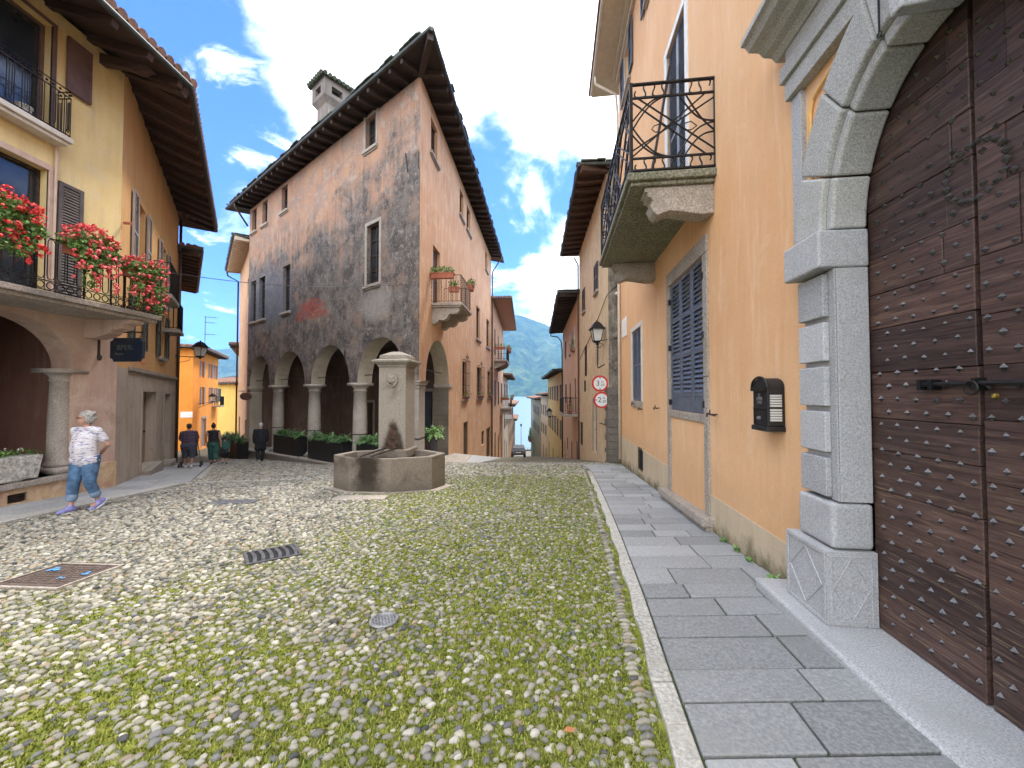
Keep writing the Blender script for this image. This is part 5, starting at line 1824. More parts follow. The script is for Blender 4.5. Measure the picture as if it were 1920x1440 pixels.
# two blind walls closing the back
mb.add([(p_.x, p_.y, -8), (e_.x, e_.y, -8), (e_.x, e_.y, ZW), (p_.x, p_.y, ZW)], [(0, 1, 2, 3)])
sw = mb.build('side_wall', M['salmon'], pz, fixn=False)
sw['label'] = 'sunlit salmon side wall facing the street to the lake'
mb2 = MB()
so_ = oq[:23]
n_ = len(so_)
mb2.add([WQ.at(s_, z_, 0) for s_, z_ in so_] + [WQ.at(s_, z_, -TH) for s_, z_ in so_], [(i, i + 1, n_ + i + 1, n_ + i) for i in range(n_ - 1)])
mb2.build('arch_soffit', M['soffit_lime'], sw, fixn=False)

# --- inside the arcade: back walls, ceiling, floor
FL0 = EYE - 2.66
IN = 4.2
mb = MB()
mb.sheet(WP, rect_poly(3.2, 10.6, FL0 - 1, SPR + 2.0), [], 0, o=-IN)
ca_ = WP.at(3.2, 0, -IN); cb_ = WQ.at(qb, 0, -0.62)
for (x0, y0), (x1, y1) in (((ca_.x, ca_.y), (cb_.x, cb_.y)), ((cb_.x, cb_.y), tuple(WQ.at(qb, 0, 0.0).xy)), (tuple(WP.at(10.6, 0, -IN).xy), tuple(WP.at(LP - 0.1, 0, -0.5).xy))):
    mb.add([(x0, y0, FL0 - 1), (x1, y1, FL0 - 1), (x1, y1, SPR + 2), (x0, y0, SPR + 2)], [(0, 1, 2, 3)])
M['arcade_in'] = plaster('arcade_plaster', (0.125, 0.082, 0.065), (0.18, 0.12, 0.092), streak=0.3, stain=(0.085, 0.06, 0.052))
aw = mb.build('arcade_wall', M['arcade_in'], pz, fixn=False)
mb = MB()
pl_ = [WP.at(0.02, 0, -0.02), WP.at(LP - 0.02, 0, -0.02), WP.at(LP - 0.02, 0, -IN), WQ.at(qb, 0, -0.02)]
mb.add([(v.x, v.y, SPR + 1.9) for v in pl_], [(0, 1, 2, 3)])
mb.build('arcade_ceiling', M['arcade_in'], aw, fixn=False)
# sloping floor with plinth edge
mb = MB(); mb2 = MB()
k_ = 16
def flz(s): return EYE - 2.62 - 0.030 * s
ring = []
for i in range(k_ + 1):
    s_ = -0.1 + (LP + 0.1) * i / k_
    a_, b_ = WP.at(s_, 0, 0.26), WP.at(s_, 0, -IN)
    ring.append((Vector((a_.x, a_.y, flz(s_))), Vector((b_.x, b_.y, flz(s_)))))
for i in range(k_):
    mb2.add([ring[i][0], ring[i + 1][0], ring[i + 1][1], ring[i][1]], [(0, 1, 2, 3)])
q_ = [WQ.at(-0.3, 0, 0.25), WQ.at(qb + 0.2, 0, 0.25), WQ.at(qb + 0.2, 0, -2.2), WP.at(2.5, 0, -1.5), WP.at(0.3, 0, -0.2)]
mb2.add([(v.x, v.y, flz(0) + 0.004) for v in q_], [(0, 1, 2, 3, 4)])
mb2.build('arcade_floor', M['slab_l'], pz, fixn=False)
plinths = []
i = 0
while i < k_:
    mb.cur = (i * 0.37) % 1
    a_, b_ = -0.1 + (LP + 0.1) * i / k_ + 0.004, -0.1 + (LP + 0.1) * (i + 1) / k_ - 0.004
    za, zb = flz(a_), flz(b_)
    P0 = [WP.at(a_, za - 0.06, 0.0), WP.at(b_, zb - 0.06, 0.0), WP.at(b_, zb - 0.06, 0.36), WP.at(a_, za - 0.06, 0.36)]
    mb.hexa(P0 + [v + Vector((0, 0, 0.075)) for v in P0])
    i += 1
pe = mb.build('plinth', M['stone'], pz, bevel=0.01)
mb = MB()
a_, b_ = -0.1, LP
mb.hexa([WP.at(a_, flz(a_) - 1.6, 0.0), WP.at(b_, flz(b_) - 1.6, 0.0), WP.at(b_, flz(b_) - 1.6, 0.31), WP.at(a_, flz(a_) - 1.6, 0.31),
         WP.at(a_, flz(a_) - 0.061, 0.0), WP.at(b_, flz(b_) - 0.061, 0.0), WP.at(b_, flz(b_) - 0.061, 0.31), WP.at(a_, flz(a_) - 0.061, 0.31)])
mb.build('plinth_face', M['stone'], pe)
# stone steps round the corner at the mouth of the lake street
mb = MB()
P0 = [WQ.at(-0.9, 0, 0.0), WQ.at(qb + 0.2, 0, 0.0), WQ.at(qb + 0.1, 0, 0.95), WQ.at(0.2, 0, 1.25), WQ.at(-0.9, 0, 0.55)]
zt_ = flz(0) + 0.01
mb.prism([(v.x, v.y, zt_ - 0.9) for v in P0], (0, 0, 0.9))
mb.build('corner_step', M['stone'], pz, bevel=0.015)

# shop fronts at the back of the arcade
for s0_, s1_, z1_, kind in ((4.2, 6.1, 2.3, 'glass'), (7.4, 8.5, 2.2, 'door'), (9.2, 10.3, 2.2, 'door')):
    z0_ = flz(s0_) + (0.55 if kind == 'glass' else 0.02)
    zt2 = flz(s0_) + z1_ + (0.55 if kind == 'glass' else 0.2)
    class _W: pass
    Wb = Wall(WP.at(0, 0, -IN + 0.02).xy, WP.at(LP, 0, -IN + 0.02).xy)
    window(pz, Wb, (s0_, s1_, z0_, zt2), 'pane' if kind == 'glass' else 'door', -0.02, M['iron_rust'], M['glass_blue'], panes=(2, 1), name='shop_window' if kind == 'glass' else 'shop_door',
           surround=0.14, sur_mat=M['stone']) if kind == 'glass' else window(pz, Wb, (s0_, s1_, z0_, zt2), 'door', -0.02, M['door_brown'], surround=0.14, sur_mat=M['stone'], name='shop_door')

# --- columns: three round ones, a stout corner pier and two end piers
def column(t, zb, h):
    c = WP.at(t, zb, -TH / 2)
    mb = MB()
    rot = Matrix.Rotation(WP.ang, 3, 'Z')
    mb.box(c + Vector((0, 0, 0.05)), 0.70, 0.62, 0.10, WP.ang)
    mb.lathe([(0.34, 0.10), (0.35, 0.15), (0.31, 0.20), (0.275, 0.23), (0.27, 0.30), (0.272, h * 0.4), (0.262, h * 0.65), (0.24, h - 0.34),
              (0.265, h - 0.33), (0.27, h - 0.30), (0.24, h - 0.285), (0.245, h - 0.22), (0.29, h - 0.17), (0.32, h - 0.125), (0.325, h - 0.115)], c, 24)
    mb.box(c + Vector((0, 0, h - 0.057)), 0.74, 0.70, 0.113, WP.ang)
    o = mb.build('column', M['col'], pz)
    for p_ in o.data.polygons:
        p_.use_smooth = len(p_.vertices) == 4 and abs(p_.normal.z) < 0.95 and p_.area < 0.2
    mb = MB(); mb.lathe([(0.277, h * 0.36), (0.282, h * 0.36), (0.282, h * 0.36 + 0.035), (0.277, h * 0.36 + 0.035)], c, 24)
    mb.build('iron_band', M['iron'], o)
for t in colt: column(t, flz(t), SPR - flz(t))
# corner pier in plan follows both walls
def pier_poly(k):
    a_ = WQ.at(0.66 + k, 0, k); b_ = WP.at(0, 0, 0); c_ = WP.at(0.66 + k, 0, k)
    out = offset_poly([WQ.at(0.66, 0, 0).xy, WP.at(0.66, 0, 0).xy, (WP.at(0.66, 0, -0.5)).xy, WQ.at(0.66, 0, -0.5).xy], 0) if False else None
    nose = Vector(PAL_C) + (WP.n + WQ.n).normalized() * k * 1.9
    return [WQ.at(0.66 + k, 0, k).xy, nose, WP.at(0.66 + k, 0, k).xy, WP.at(0.66 + k, 0, -0.62).xy, WQ.at(0.66 + k, 0, -0.62).xy]
mb = MB()
def ppr(k, z0, z1): mb.prism([(v.x, v.y, z0) for v in pier_poly(k)], (0, 0, z1 - z0))
f0 = flz(0)
ppr(0.05, f0, f0 + 0.22); ppr(0.0, f0 + 0.221, SPR - 0.24); ppr(0.035, SPR - 0.239, SPR - 0.19); ppr(0.01, SPR - 0.189, SPR - 0.14); ppr(0.06, SPR - 0.139, SPR - 0.06); ppr(0.09, SPR - 0.059, SPR - 0.002)
cp = mb.build('corner_pier', M['col'], pz, bevel=0.012)
mb = MB(); ppr(0.008, f0 + 1.12, f0 + 1.16); mb.build('iron_band', M['iron'], cp)
for W_, sA, sB, fz in ((WP, 14.75, LP, flz(15)), (WQ, qb, qb + 0.55, flz(0))):
    mb = MB()
    mb.wbox(W_, sA, sB, fz - 0.6, SPR - 0.16, -TH, -0.004 if W_ is WP else -0.03); mb.wbox(W_, sA - 0.05, sB - 0.02, SPR - 0.159, SPR - 0.002, -TH - 0.03, 0.05)
    mb.build('end_pier', M['soffit_lime'] if W_ is WP else M['col'], pz, bevel=0.01)
# tie rods across the arches
for (c_, r_, a_, b_) in arches:
    mb = MB(); mb.tube([WP.at(a_ - 0.02, SPR + 0.30, -0.3), WP.at(b_ + 0.02, SPR + 0.30, -0.3)], 0.018, 6); mb.build('tie_rod', M['iron'], pz)
mb = MB(); mb.tube([WQ.at(qa, SPR + 0.45, -0.3), WQ.at(qb, SPR + 0.45, -0.3)], 0.018, 6); mb.build('tie_rod', M['iron'], pz)
for px, py in ((839 / 3.692 + 420, 600 + 265 / 3.692),):
    s_, z_ = WP.hit(px, py); mb = MB(); mb.bar(WP.at(s_, z_ - 0.30, 0.02), WP.at(s_ - 0.02, z_ + 0.30, 0.02), 0.045, 0.03); mb.build('wall_anchor', M['iron'], pz)
s_, z_ = WP.hit(763, 305); mb = MB(); mb.bar(WP.at(s_ - 0.06, z_ - 0.33, 0.02), WP.at(s_ + 0.06, z_ + 0.33, 0.02), 0.045, 0.03); mb.build('wall_anchor', M['iron'], pz)
s_, z_ = WQ.hit(784, 300); mb = MB(); mb.bar(WQ.at(s_, z_ - 0.28, 0.02), WQ.at(s_ + .02, z_ + 0.28, 0.02), 0.04, 0.03); mb.build('wall_anchor', M['iron'], pz)

# --- windows
for k, v in wl.items():
    window(pz, WP, v, 'pane', 0.20, M['iron_rust'], M['glass'], sill=0.14, sill_mat=M['stone'], surround=0.13 if k in ('t1', 'm1') else 0.0,
           sur_mat=M['stone'], panes=(2, 2) if k[0] == 't' else (2, 4))
for k in ('t1', 't2', 't3', 't4', 'm1', 'm2'):
    window(pz, WQ, wq[k], 'pane', 0.16, M['door_brown'], M['glass'], sill=0.16, sill_mat=M['stone'], panes=(2, 2))
window(pz, WQ, wq['d'], 'door', 0.16, M['door_brown'], name='balcony_door')
for k in ('b1', 'b2'): window(pz, WQ, wq[k], 'door', 0.12, M['door_brown'])
window(pz, WQ, wq['v1'], 'hole', 0.14, M['inside'])
for k in ('g1', 'g2', 'g3'):
    r = wq[k]
    wpart = window(pz, WQ, r, 'pane', 0.18, M['iron_rust'], M['glass'], sill=0.22, sill_mat=M['stone'], panes=(2, 3))
    mb = MB()
    s0_, s1_, z0_, z1_ = r
    for i in range(5):
        s_ = s0_ - 0.05 + (s1_ - s0_ + 0.1) * i / 4
        mb.tube([WQ.at(s_, z0_ + 0.02, 0.16), WQ.at(s_, z1_ + 0.05, 0.16), WQ.at(s_, z1_ + 0.10, 0.12)], 0.011, 5)
    for j in range(4):
        z_ = z0_ + 0.06 + (z1_ - z0_) * j / 3
        mb.tube([WQ.at(s0_ - 0.05, z_, 0.0), WQ.at(s0_ - 0.05, z_, 0.16), WQ.at(s1_ + 0.05, z_, 0.16), WQ.at(s1_ + 0.05, z_, 0.0)], 0.011, 5)
    for sg in (-1, 1):
        cc = WQ.at((s0_ + s1_) / 2 + sg * 0.2, z1_ + 0.20, 0.14)
        mb.tube(scroll(cc, WQ.d.to_3d() * sg, Vector((0, 0, 1)), 0.13, 1.2, 14), 0.010, 5)
    mb.tube([WQ.at((s0_ + s1_) / 2, z1_ + 0.05, 0.15), WQ.at((s0_ + s1_) / 2, z1_ + 0.42, 0.15)], 0.011, 5)
    mb.build('grille', M['iron'], wpart)

# --- balcony on the sunny side
bs0, bs1, bo_ = 1.30, 3.15, 1.15
bz = EYE + 3.28
mb = MB(); mb.wbox(WQ, bs0, bs1, bz - 0.10, bz, -0.05, bo_); mb.wbox(WQ, bs0 + .05, bs1 - .05, bz - 0.16, bz - 0.101, -0.05, bo_ - .05)
pb = mb.build('balcony', M['stone'], pz, bevel=0.015)
for s_ in (bs0 + 0.12, bs1 - 0.42):
    mb = MB()
    prof = [(0, 0), (1.0, 0), (1.02, -0.10), (0.94, -0.20), (0.78, -0.24), (0.66, -0.22), (0.60, -0.30), (0.55, -0.40), (0.40, -0.46), (0.26, -0.44), (0.2, -0.52), (0.1, -0.58), (0, -0.58)]
    mb.prism([WQ.at(s_, bz - 0.162 + z_, o_) for o_, z_ in prof], (WQ.d * 0.30).to_3d())
    mb.build('bracket', M['stone'], pb, bevel=0.012)
mb = MB()
for P_, Q_ in ((WQ.at(bs0 + .05, 0, 0).xy, WQ.at(bs0 + .05, 0, bo_ - .07).xy), (WQ.at(bs0 + .05, 0, bo_ - .07).xy, WQ.at(bs1 - .05, 0, bo_ - .07).xy), (WQ.at(bs1 - .05, 0, bo_ - .07).xy, WQ.at(bs1 - .05, 0, 0).xy)):
    pl = Plane3(P_, Q_, bz)
    for h in (0.06, 1.0): mb.bar(pl.at(0, h), pl.at(pl.L, h), 0.028, 0.014)
    n_ = max(4, int(pl.L / 0.155))
    for i in range(n_ + 1):
        s_ = pl.L * i / n_
        if i % 2: mb.tube([pl.at(s_, 0.06), pl.at(s_, 1.0)], 0.009, 5)
        else:      # twisted baluster
            pts = [pl.at(s_ + 0.010 * math.sin(j * 1.57), 0.06 + 0.94 * j / 24) for j in range(25)]
            mb.tube(pts, [0.016 if j % 2 else 0.009 for j in range(25)], 5)
mb.build('railing', M['iron_rust'], pb)
# flower boxes hung on the rail
M['geranium_box'] = M['terracotta']
rg = random.Random(31)
def planter_box(name, W, s0, s1, o, z, dep, hgt, label, cat, group, leafm, n=180, flow=0, mat=None, fl_m=None, lsz=0.09, hh=0.16):
    t = thing(name, label, cat, W.at((s0 + s1) / 2, z, o), group)
    mb = MB()
    f = 0.02
    mb.hexa([W.at(s0 + f, z, o - dep / 2 + f), W.at(s1 - f, z, o - dep / 2 + f), W.at(s1 - f, z, o + dep / 2 - f), W.at(s0 + f, z, o + dep / 2 - f),
             W.at(s0, z + hgt, o - dep / 2), W.at(s1, z + hgt, o - dep / 2), W.at(s1, z + hgt, o + dep / 2), W.at(s0, z + hgt, o + dep / 2)])
    mb.wbox(W, s0 - 0.012, s1 + 0.012, z + hgt - 0.03, z + hgt + 0.001, o - dep / 2 - 0.012, o + dep / 2 + 0.012)
    mb.build('box', mat or M['terracotta'], t, bevel=0.006)
    mb = MB(); c = W.at((s0 + s1) / 2, z + hgt + hh * 0.6, o)
    k = max(1, int((s1 - s0) / 0.25))
    for i in range(k):
        cc = W.at(s0 + (s1 - s0) * (i + 0.5) / k, z + hgt + hh * 0.5, o)
        leaves(mb, cc, 0.17, 0.15, hh * rg.uniform(0.8, 1.3), n // k, lsz, rg, 0.0, 0.8)
    mb.build('foliage', leafm, t, fixn=False)
    if flow:
        mb = MB()
        for i in range(flow):
            blossom(mb, W.at(rg.uniform(s0, s1), z + hgt + rg.uniform(0.0, hh * 1.6), o + rg.uniform(-dep * .6, dep * 0.9)), 0.035, rg, 6)
        mb.build('flowers', fl_m or M['gerred'], t, fixn=False)
    return t
Wn = Wall(WQ.at(bs0 + .02, 0, 0).xy, WQ.at(bs0 + .02, 0, bo_).xy, face=(0, 0))
planter_box('flower_box', Wn, 0.02, 0.86, 0.09, bz + 0.84, 0.19, 0.2, 'wide terracotta box of green plants on the near rail of the wedge corner balcony', 'flower box', 'flower boxes on the wedge corner house', M['gerleaf'], 260, 6)
planter_box('flower_box', WQ, bs0 + 1.15, bs0 + 1.6, bo_ + 0.05, bz + 0.78, 0.19, 0.2, 'small high terracotta box on the long rail of the wedge corner balcony', 'flower box', 'flower boxes on the wedge corner house', M['gerleaf'], 150, 0)
planter_box('flower_box', Wn, 0.62, 1.0, -0.12, bz + 0.40, 0.18, 0.18, 'low terracotta box inside the railing of the wedge corner balcony', 'flower box', 'flower boxes on the wedge corner house', M['gerleaf'], 130, 2)
for k, lab in (('g1', 'flower box behind the window grille nearest the fountain'), ('g2', 'flower box behind the middle window grille of the salmon wall'), ('g3', 'flower box behind the farthest window grille of the salmon wall')):
    r = wq[k]
    planter_box('flower_box', WQ, r[0] + 0.0, r[1] - 0.0, 0.09, r[2] + 0.003, 0.15, 0.15, lab, 'flower box', 'flower boxes on the wedge corner house', M['gerleaf'], 90, 6)

# --- roof: deep eaves with rafters and stone slabs, chimney
Pp = ccw([PAL_C, PAL_E, PAL_R])
order = [(round(v.x, 2), round(v.y, 2)) for v in Pp]
rf, Er, zEr = roof_over(pz, Pp, ZW + 0.18, [0.80] * 3, 0.12, 2.6, M['slate'], M['rafter'], M['rafter'], raft=0.62, raft_sz=(0.12, 0.17), rag=0.05, gutter=True, seed=4)
ct = WP.hit(612, 200)[0]
cc = WP.at(9.5, 0, -1.75)
chz0, chz1 = ZW + 0.2, EYE + 16.3
mb = MB()
mb.box((cc.x, cc.y, (chz0 + chz1 - 1.45) / 2), 0.92, 0.92, chz1 - 1.45 - chz0, WP.ang)
chs = mb.build('chimney', M['mauve'], rf, bevel=0.02) if False else None
def chimney(parent):
    mb = MB()
    mb.box((cc.x, cc.y, (chz0 + chz1 - 1.6) / 2), 0.95, 0.95, chz1 - 1.6 - chz0, WP.ang)
    m3 = Matrix.Rotation(WP.ang, 3, 'Z')
    # flared neck
    z0 = chz1 - 1.6
    def sq(h, z): return [cc + m3 @ Vector((a * h, b * h, 0)) + Vector((0, 0, z - cc.z)) for a, b in ((-1, -1), (1, -1), (1, 1), (-1, 1))]
    mb.hexa(sq(0.475, z0 + 0.001) + sq(0.66, z0 + 0.28))
    # head with round-topped holes: four corner posts and lintels
    for a, b in ((-1, -1), (1, -1), (1, 1), (-1, 1)):
        c_ = cc + m3 @ Vector((a * 0.47, b * 0.47, 0)); mb.box((c_.x, c_.y, z0 + 0.28 + 0.45), 0.38, 0.38, 0.898, WP.ang)
    for a, b, sx, sy in ((0, -1, 0.56, 0.3), (0, 1, 0.56, 0.3), (1, 0, 0.3, 0.56), (-1, 0, 0.3, 0.56)):
        c_ = cc + m3 @ Vector((a * 0.51, b * 0.51, 0))
        mb.box((c_.x, c_.y, z0 + 0.28 + 0.10), sx, sy, 0.198, WP.ang); mb.box((c_.x, c_.y, z0 + 0.28 + 0.74), sx, sy, 0.316, WP.ang)
    o = mb.build('chimney', M['chim'], parent)
    mb = MB()
    zt = z0 + 0.28 + 0.90
    mb.hexa(sq(0.84, zt + 0.002) + sq(0.06, zt + 0.52))
    for i in range(7):
        for sgn in (-1, 1):
            x = -0.72 + i * 0.24
            for ax in (0, 1):
                k = lambda u, v: cc + m3 @ (Vector((u, v, 0)) if ax == 0 else Vector((v, u, 0)))
                t_ = 1 - abs(x) / 0.84
                p0, p1 = k(x, sgn * 0.88), k(x * 0.25 + x * 0.75 * (1 - t_), sgn * 0.88 * (1 - t_))
                mb.cur = (i * 0.31 + ax * 0.2) % 1
                mb.tube([(p0.x, p0.y, zt + 0.02), (p1.x, p1.y, zt + 0.03 + 0.50 * t_)], 0.10, 6)
    mb.build('chimney_cap', M['slate'], o)
M['chim'] = plaster('chimney_render', (0.175, 0.155, 0.145), (0.24, 0.205, 0.185), streak=0.4, stain=(0.12, 0.105, 0.095))
chimney(pz)
# downpipes at both far corners
mb = MB()
p_ = WQ.at(LQ - 0.05, 0, 0.10)
mb.tube([WQ.at(LQ - 0.1, zEr + 0.02, 0.80), WQ.at(LQ - 0.08, zEr - 0.25, 0.78), WQ.at(LQ - 0.05, ZW - 1.2, 0.11), (p_.x, p_.y, gz(p_.x, p_.y) + 0.2)], 0.05, 8)
mb.build('downpipe', M['copper'], pz, smooth=True)
mb = MB()
mb.tube([WP.at(LP - 0.1, zEr + 0.02, 0.78), WP.at(LP - 0.08, zEr - 0.2, 0.76), WP.at(LP - 0.03, ZW - 1.0, 0.10)], 0.05, 8)
mb.build('downpipe', M['copper'], pz, smooth=True)
# ---------------------------------------------------------------- the yellow house with the arch, left
WA = Wall((LW, -1.5), BC, face=(0, 4))          # front; s = y + 1.5
yh = thing('yellow_house', 'yellow house with open arch, flowered iron balcony and wide dark eaves', 'house', (LW, 6, gz(LW, 6)))
LA = WA.L
def ya(D): return D + 1.5
ZY = EYE + 7.55
ARC, ARr, ARs = ya(6.72), 1.16, EYE + 0.50       # arch centre, radius, springing
par = EYE - 1.60                                 # parapet top in the arch
gA = gz(LW, 6.5)
hole_arch = [(ARC - ARr, par), (ARC + ARr, par), (ARC + ARr, ARs)] + arc(ARC, ARs, ARr, 0.98, 0, math.pi, 20)[1:-1] + [(ARC - ARr, ARs)]
# openings on the front: upper window with balcony, french window with shutters
UW = [ya(5.55), ya(7.30), EYE + 4.45, EYE + 6.25]
x_ = WA.rect(0, 105, 0, 230)
UW = [ya(5.9), ya(7.36), EYE + 5.05, EYE + 7.20]
FW_ = [ya(5.9), ya(7.36), EYE + 1.80, EYE + 4.33]
UW2 = [ya(2.8), ya(3.9), EYE + 5.05, EYE + 7.2]; FW2 = [ya(2.6), ya(3.7), EYE + 1.8, EYE + 4.33]
holes = [rect_poly(*UW), rect_poly(*FW_), rect_poly(*UW2), rect_poly(*FW2)]
ZB = EYE + 1.62                                  # below the balcony its shade is put into the wall colour as mauve
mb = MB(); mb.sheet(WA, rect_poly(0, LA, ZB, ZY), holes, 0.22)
BKY = 8.0
pA0 = WA.at(0, 0, 0); pA1 = WA.at(0, 0, -BKY)
eB = WB.at(WB.L, 0, 0); 
mb.add([(pA0.x, pA0.y, -3), (pA1.x, pA1.y, -3), (pA1.x, pA1.y, ZY), (pA0.x, pA0.y, ZY)], [(0, 1, 2, 3)])
eB2 = Vector((eB.x - 6, eB.y - 4, 0))
mb.add([(eB.x, eB.y, -4), (eB2.x, eB2.y, -4), (eB2.x, eB2.y, ZY), (eB.x, eB.y, ZY)], [(0, 1, 2, 3)])
mb.add([(eB2.x, eB2.y, -4), (pA1.x, pA1.y, -4), (pA1.x, pA1.y, ZY), (eB2.x, eB2.y, ZY)], [(0, 1, 2, 3)])
wy = mb.build('wall', M['yellow'], yh, fixn=False)
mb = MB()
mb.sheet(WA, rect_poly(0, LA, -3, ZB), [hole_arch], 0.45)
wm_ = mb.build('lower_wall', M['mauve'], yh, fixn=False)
wm_['label'] = 'ground floor wall with the open arch, balcony shade coloured in mauve'
# passage behind the arch
mb = MB()
mb.sheet(WA, rect_poly(ARC - 3.5, ARC + 2.0, gA - 1, ARs + 1.3), [], 0, o=-2.6)
for s_ in (ARC - 3.5, ARC + 1.6):
    a_, b_ = WA.at(s_, 0, -0.45), WA.at(s_, 0, -2.6)
    mb.add([(a_.x, a_.y, gA - 1), (b_.x, b_.y, gA - 1), (b_.x, b_.y, ARs + 1.3), (a_.x, a_.y, ARs + 1.3)], [(0, 1, 2, 3)])
a_ = [WA.at(ARC - 3.5, ARs + 1.25, -0.40), WA.at(ARC + 1.8, ARs + 1.25, -0.40), WA.at(ARC + 1.8, ARs + 1.25, -2.7), WA.at(ARC - 3.5, ARs + 1.25, -2.7)]
mb.add(a_, [(0, 1, 2, 3)])
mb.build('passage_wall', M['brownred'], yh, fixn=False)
mb = MB(); a_ = [WA.at(ARC - 3.5, par - 0.02, -0.44), WA.at(ARC + 1.8, par - 0.02, -0.44), WA.at(ARC + 1.8, par - 0.02, -2.7), WA.at(ARC - 3.5, par - 0.02, -2.7)]
mb.add(a_, [(0, 1, 2, 3)]); mb.build('passage_floor', M['slab_l'], yh, fixn=False)
# stone column at the right of the arch
cpos = WA.at(ARC + ARr - 0.03, 0, -0.22)
hcol = ARs - (par + 0.13)
mb = MB(); c = Vector((cpos.x, cpos.y, par + 0.13)); h = hcol
mb.box(c + Vector((0, 0, -0.06)), 0.46, 0.46, 0.12)
mb.lathe([(0.20, 0.0), (0.21, 0.06), (0.175, 0.10), (0.17, 0.14), (0.168, h * 0.5), (0.15, h - 0.26), (0.17, h - 0.25), (0.17, h - 0.22), (0.155, h - 0.21), (0.155, h - 0.17), (0.20, h - 0.11), (0.24, h - 0.085)], c, 22)
mb.box(c + Vector((0, 0, h - 0.042)), 0.54, 0.56, 0.083)
o = mb.build('column', M['col'], yh)
for p_ in o.data.polygons: p_.use_smooth = len(p_.vertices) == 4 and abs(p_.normal.z) < 0.95
# parapet sill and its peeling front
mb = MB()
mb.wbox(WA, 0.0, ARC + ARr + 0.12, par - 0.10, par, -0.46, 0.16)
mb.build('parapet_slab', M['stone'], yh, bevel=0.012)
mb = MB(); vt = (ya(6.83), ya(7.12), par - 0.36, par - 0.2)
mb.sheet(WA, rect_poly(0, ARC + ARr + 0.10, gA - 0.4, par - 0.101), [rect_poly(*vt)], 0.08, o=0.10)
s_ = ARC + ARr + 0.10
mb.add([WA.at(s_, gA - .4, 0), WA.at(s_, gA - .4, .10), WA.at(s_, par - .101, .10), WA.at(s_, par - .101, 0)], [(0, 1, 2, 3)])
mb.build('parapet', M['peeling'], yh, fixn=False)
mb = MB(); mb.wbox(WA, vt[0] + .002, vt[1] - .002, vt[2] + .002, vt[3] - .002, 0.0, 0.03)
for i in range(5): mb.wbox(WA, vt[0] + .01, vt[1] - .01, vt[2] + 0.02 + i * 0.028, vt[2] + 0.032 + i * 0.028, 0.031, 0.075)
mb.build('vent', M['iron_rust'], yh)
# damp foot of the corner, slightly proud
mb = MB(); s0_ = ARC + ARr + 0.13
mb.wbox(WA, s0_, LA + 0.02, gz(LW, 8.4) - 0.4, EYE - 1.52, -0.02, 0.03)
mb.build('wall_foot', M['peeling'], yh, bevel=0.01)

# --- side wall along the left street
M['side_up'] = M['peach']
zst = lambda s: EYE + 0.62 - 0.004 * s          # string course
dd = []
for x0, x1, y0, y1 in ((265, 290, 735, 905), (307, 320, 740, 880)):
    r = list(WB.rect(x0, x1, y0, y1)); dd.append(r)
dd[0] = [dd[0][0], dd[0][1], 0, EYE + 0.05]; dd[1] = [dd[1][0], min(dd[1][1], dd[1][0] + 1.3), 0, EYE - 0.02]
for d_ in dd: d_[2] = gz(*WB.at(d_[0], 0, 0.2).xy) + 0.16
sw_ = [list(WB.rect(268, 285, 320, 465)), list(WB.rect(308, 320, 395, 485)), list(WB.rect(269, 287, 560, 640)), list(WB.rect(308, 322, 570, 655))]
sw_[0] = [1.45, 2.55, EYE + 3.05, EYE + 5.15]; sw_[1] = [5.0, 6.1, EYE + 3.05, EYE + 5.1]; sw_[2] = [1.35, 2.35, EYE + 1.20, EYE + 2.55]; sw_[3] = [5.0, 6.1, EYE + 1.25, EYE + 2.75]
mb = MB(); mb.sheet(WB, rect_poly(0, WB.L, zst(0), ZY), [rect_poly(*r) for r in sw_], 0.2)
o = mb.build('upper_side_wall', M['peach'], yh, fixn=False)
mb = MB(); mb.sheet(WB, rect_poly(0, WB.L, -4.2, zst(0)), [rect_poly(*r) for r in dd], 0.3)
mb.build('lower_side_wall', M['greige'], yh, fixn=False)
mb = MB(); mb.wbox(WB, 1.0, WB.L, zst(0) - 0.05, zst(0) + 0.06, 0.001, 0.07); mb.wbox(WB, 1.05, WB.L, zst(0) - 0.10, zst(0) - 0.051, 0.001, 0.04)
mb.build('string_course', M['stone'], yh, bevel=0.01)
for r in dd:
    part = window(yh, WB, r, 'door', 0.27, M['door_grey'], surround=0.17, sur_mat=M['greige'], name='door')
    mb = MB(); mb.wbox(WB, r[0] - 0.05, r[1] + 0.05, r[2] - 0.32, r[2] - 0.005, -0.26, 0.22); mb.build('doorstep', M['stone'], part, bevel=0.012)
for i, r in enumerate(sw_):
    window(yh, WB, r, 'pane', 0.16, M['white_wood'], sill=0.08, flaps=0.97, shut=M['shut_green'] if i > 1 else M['shut_grey'])
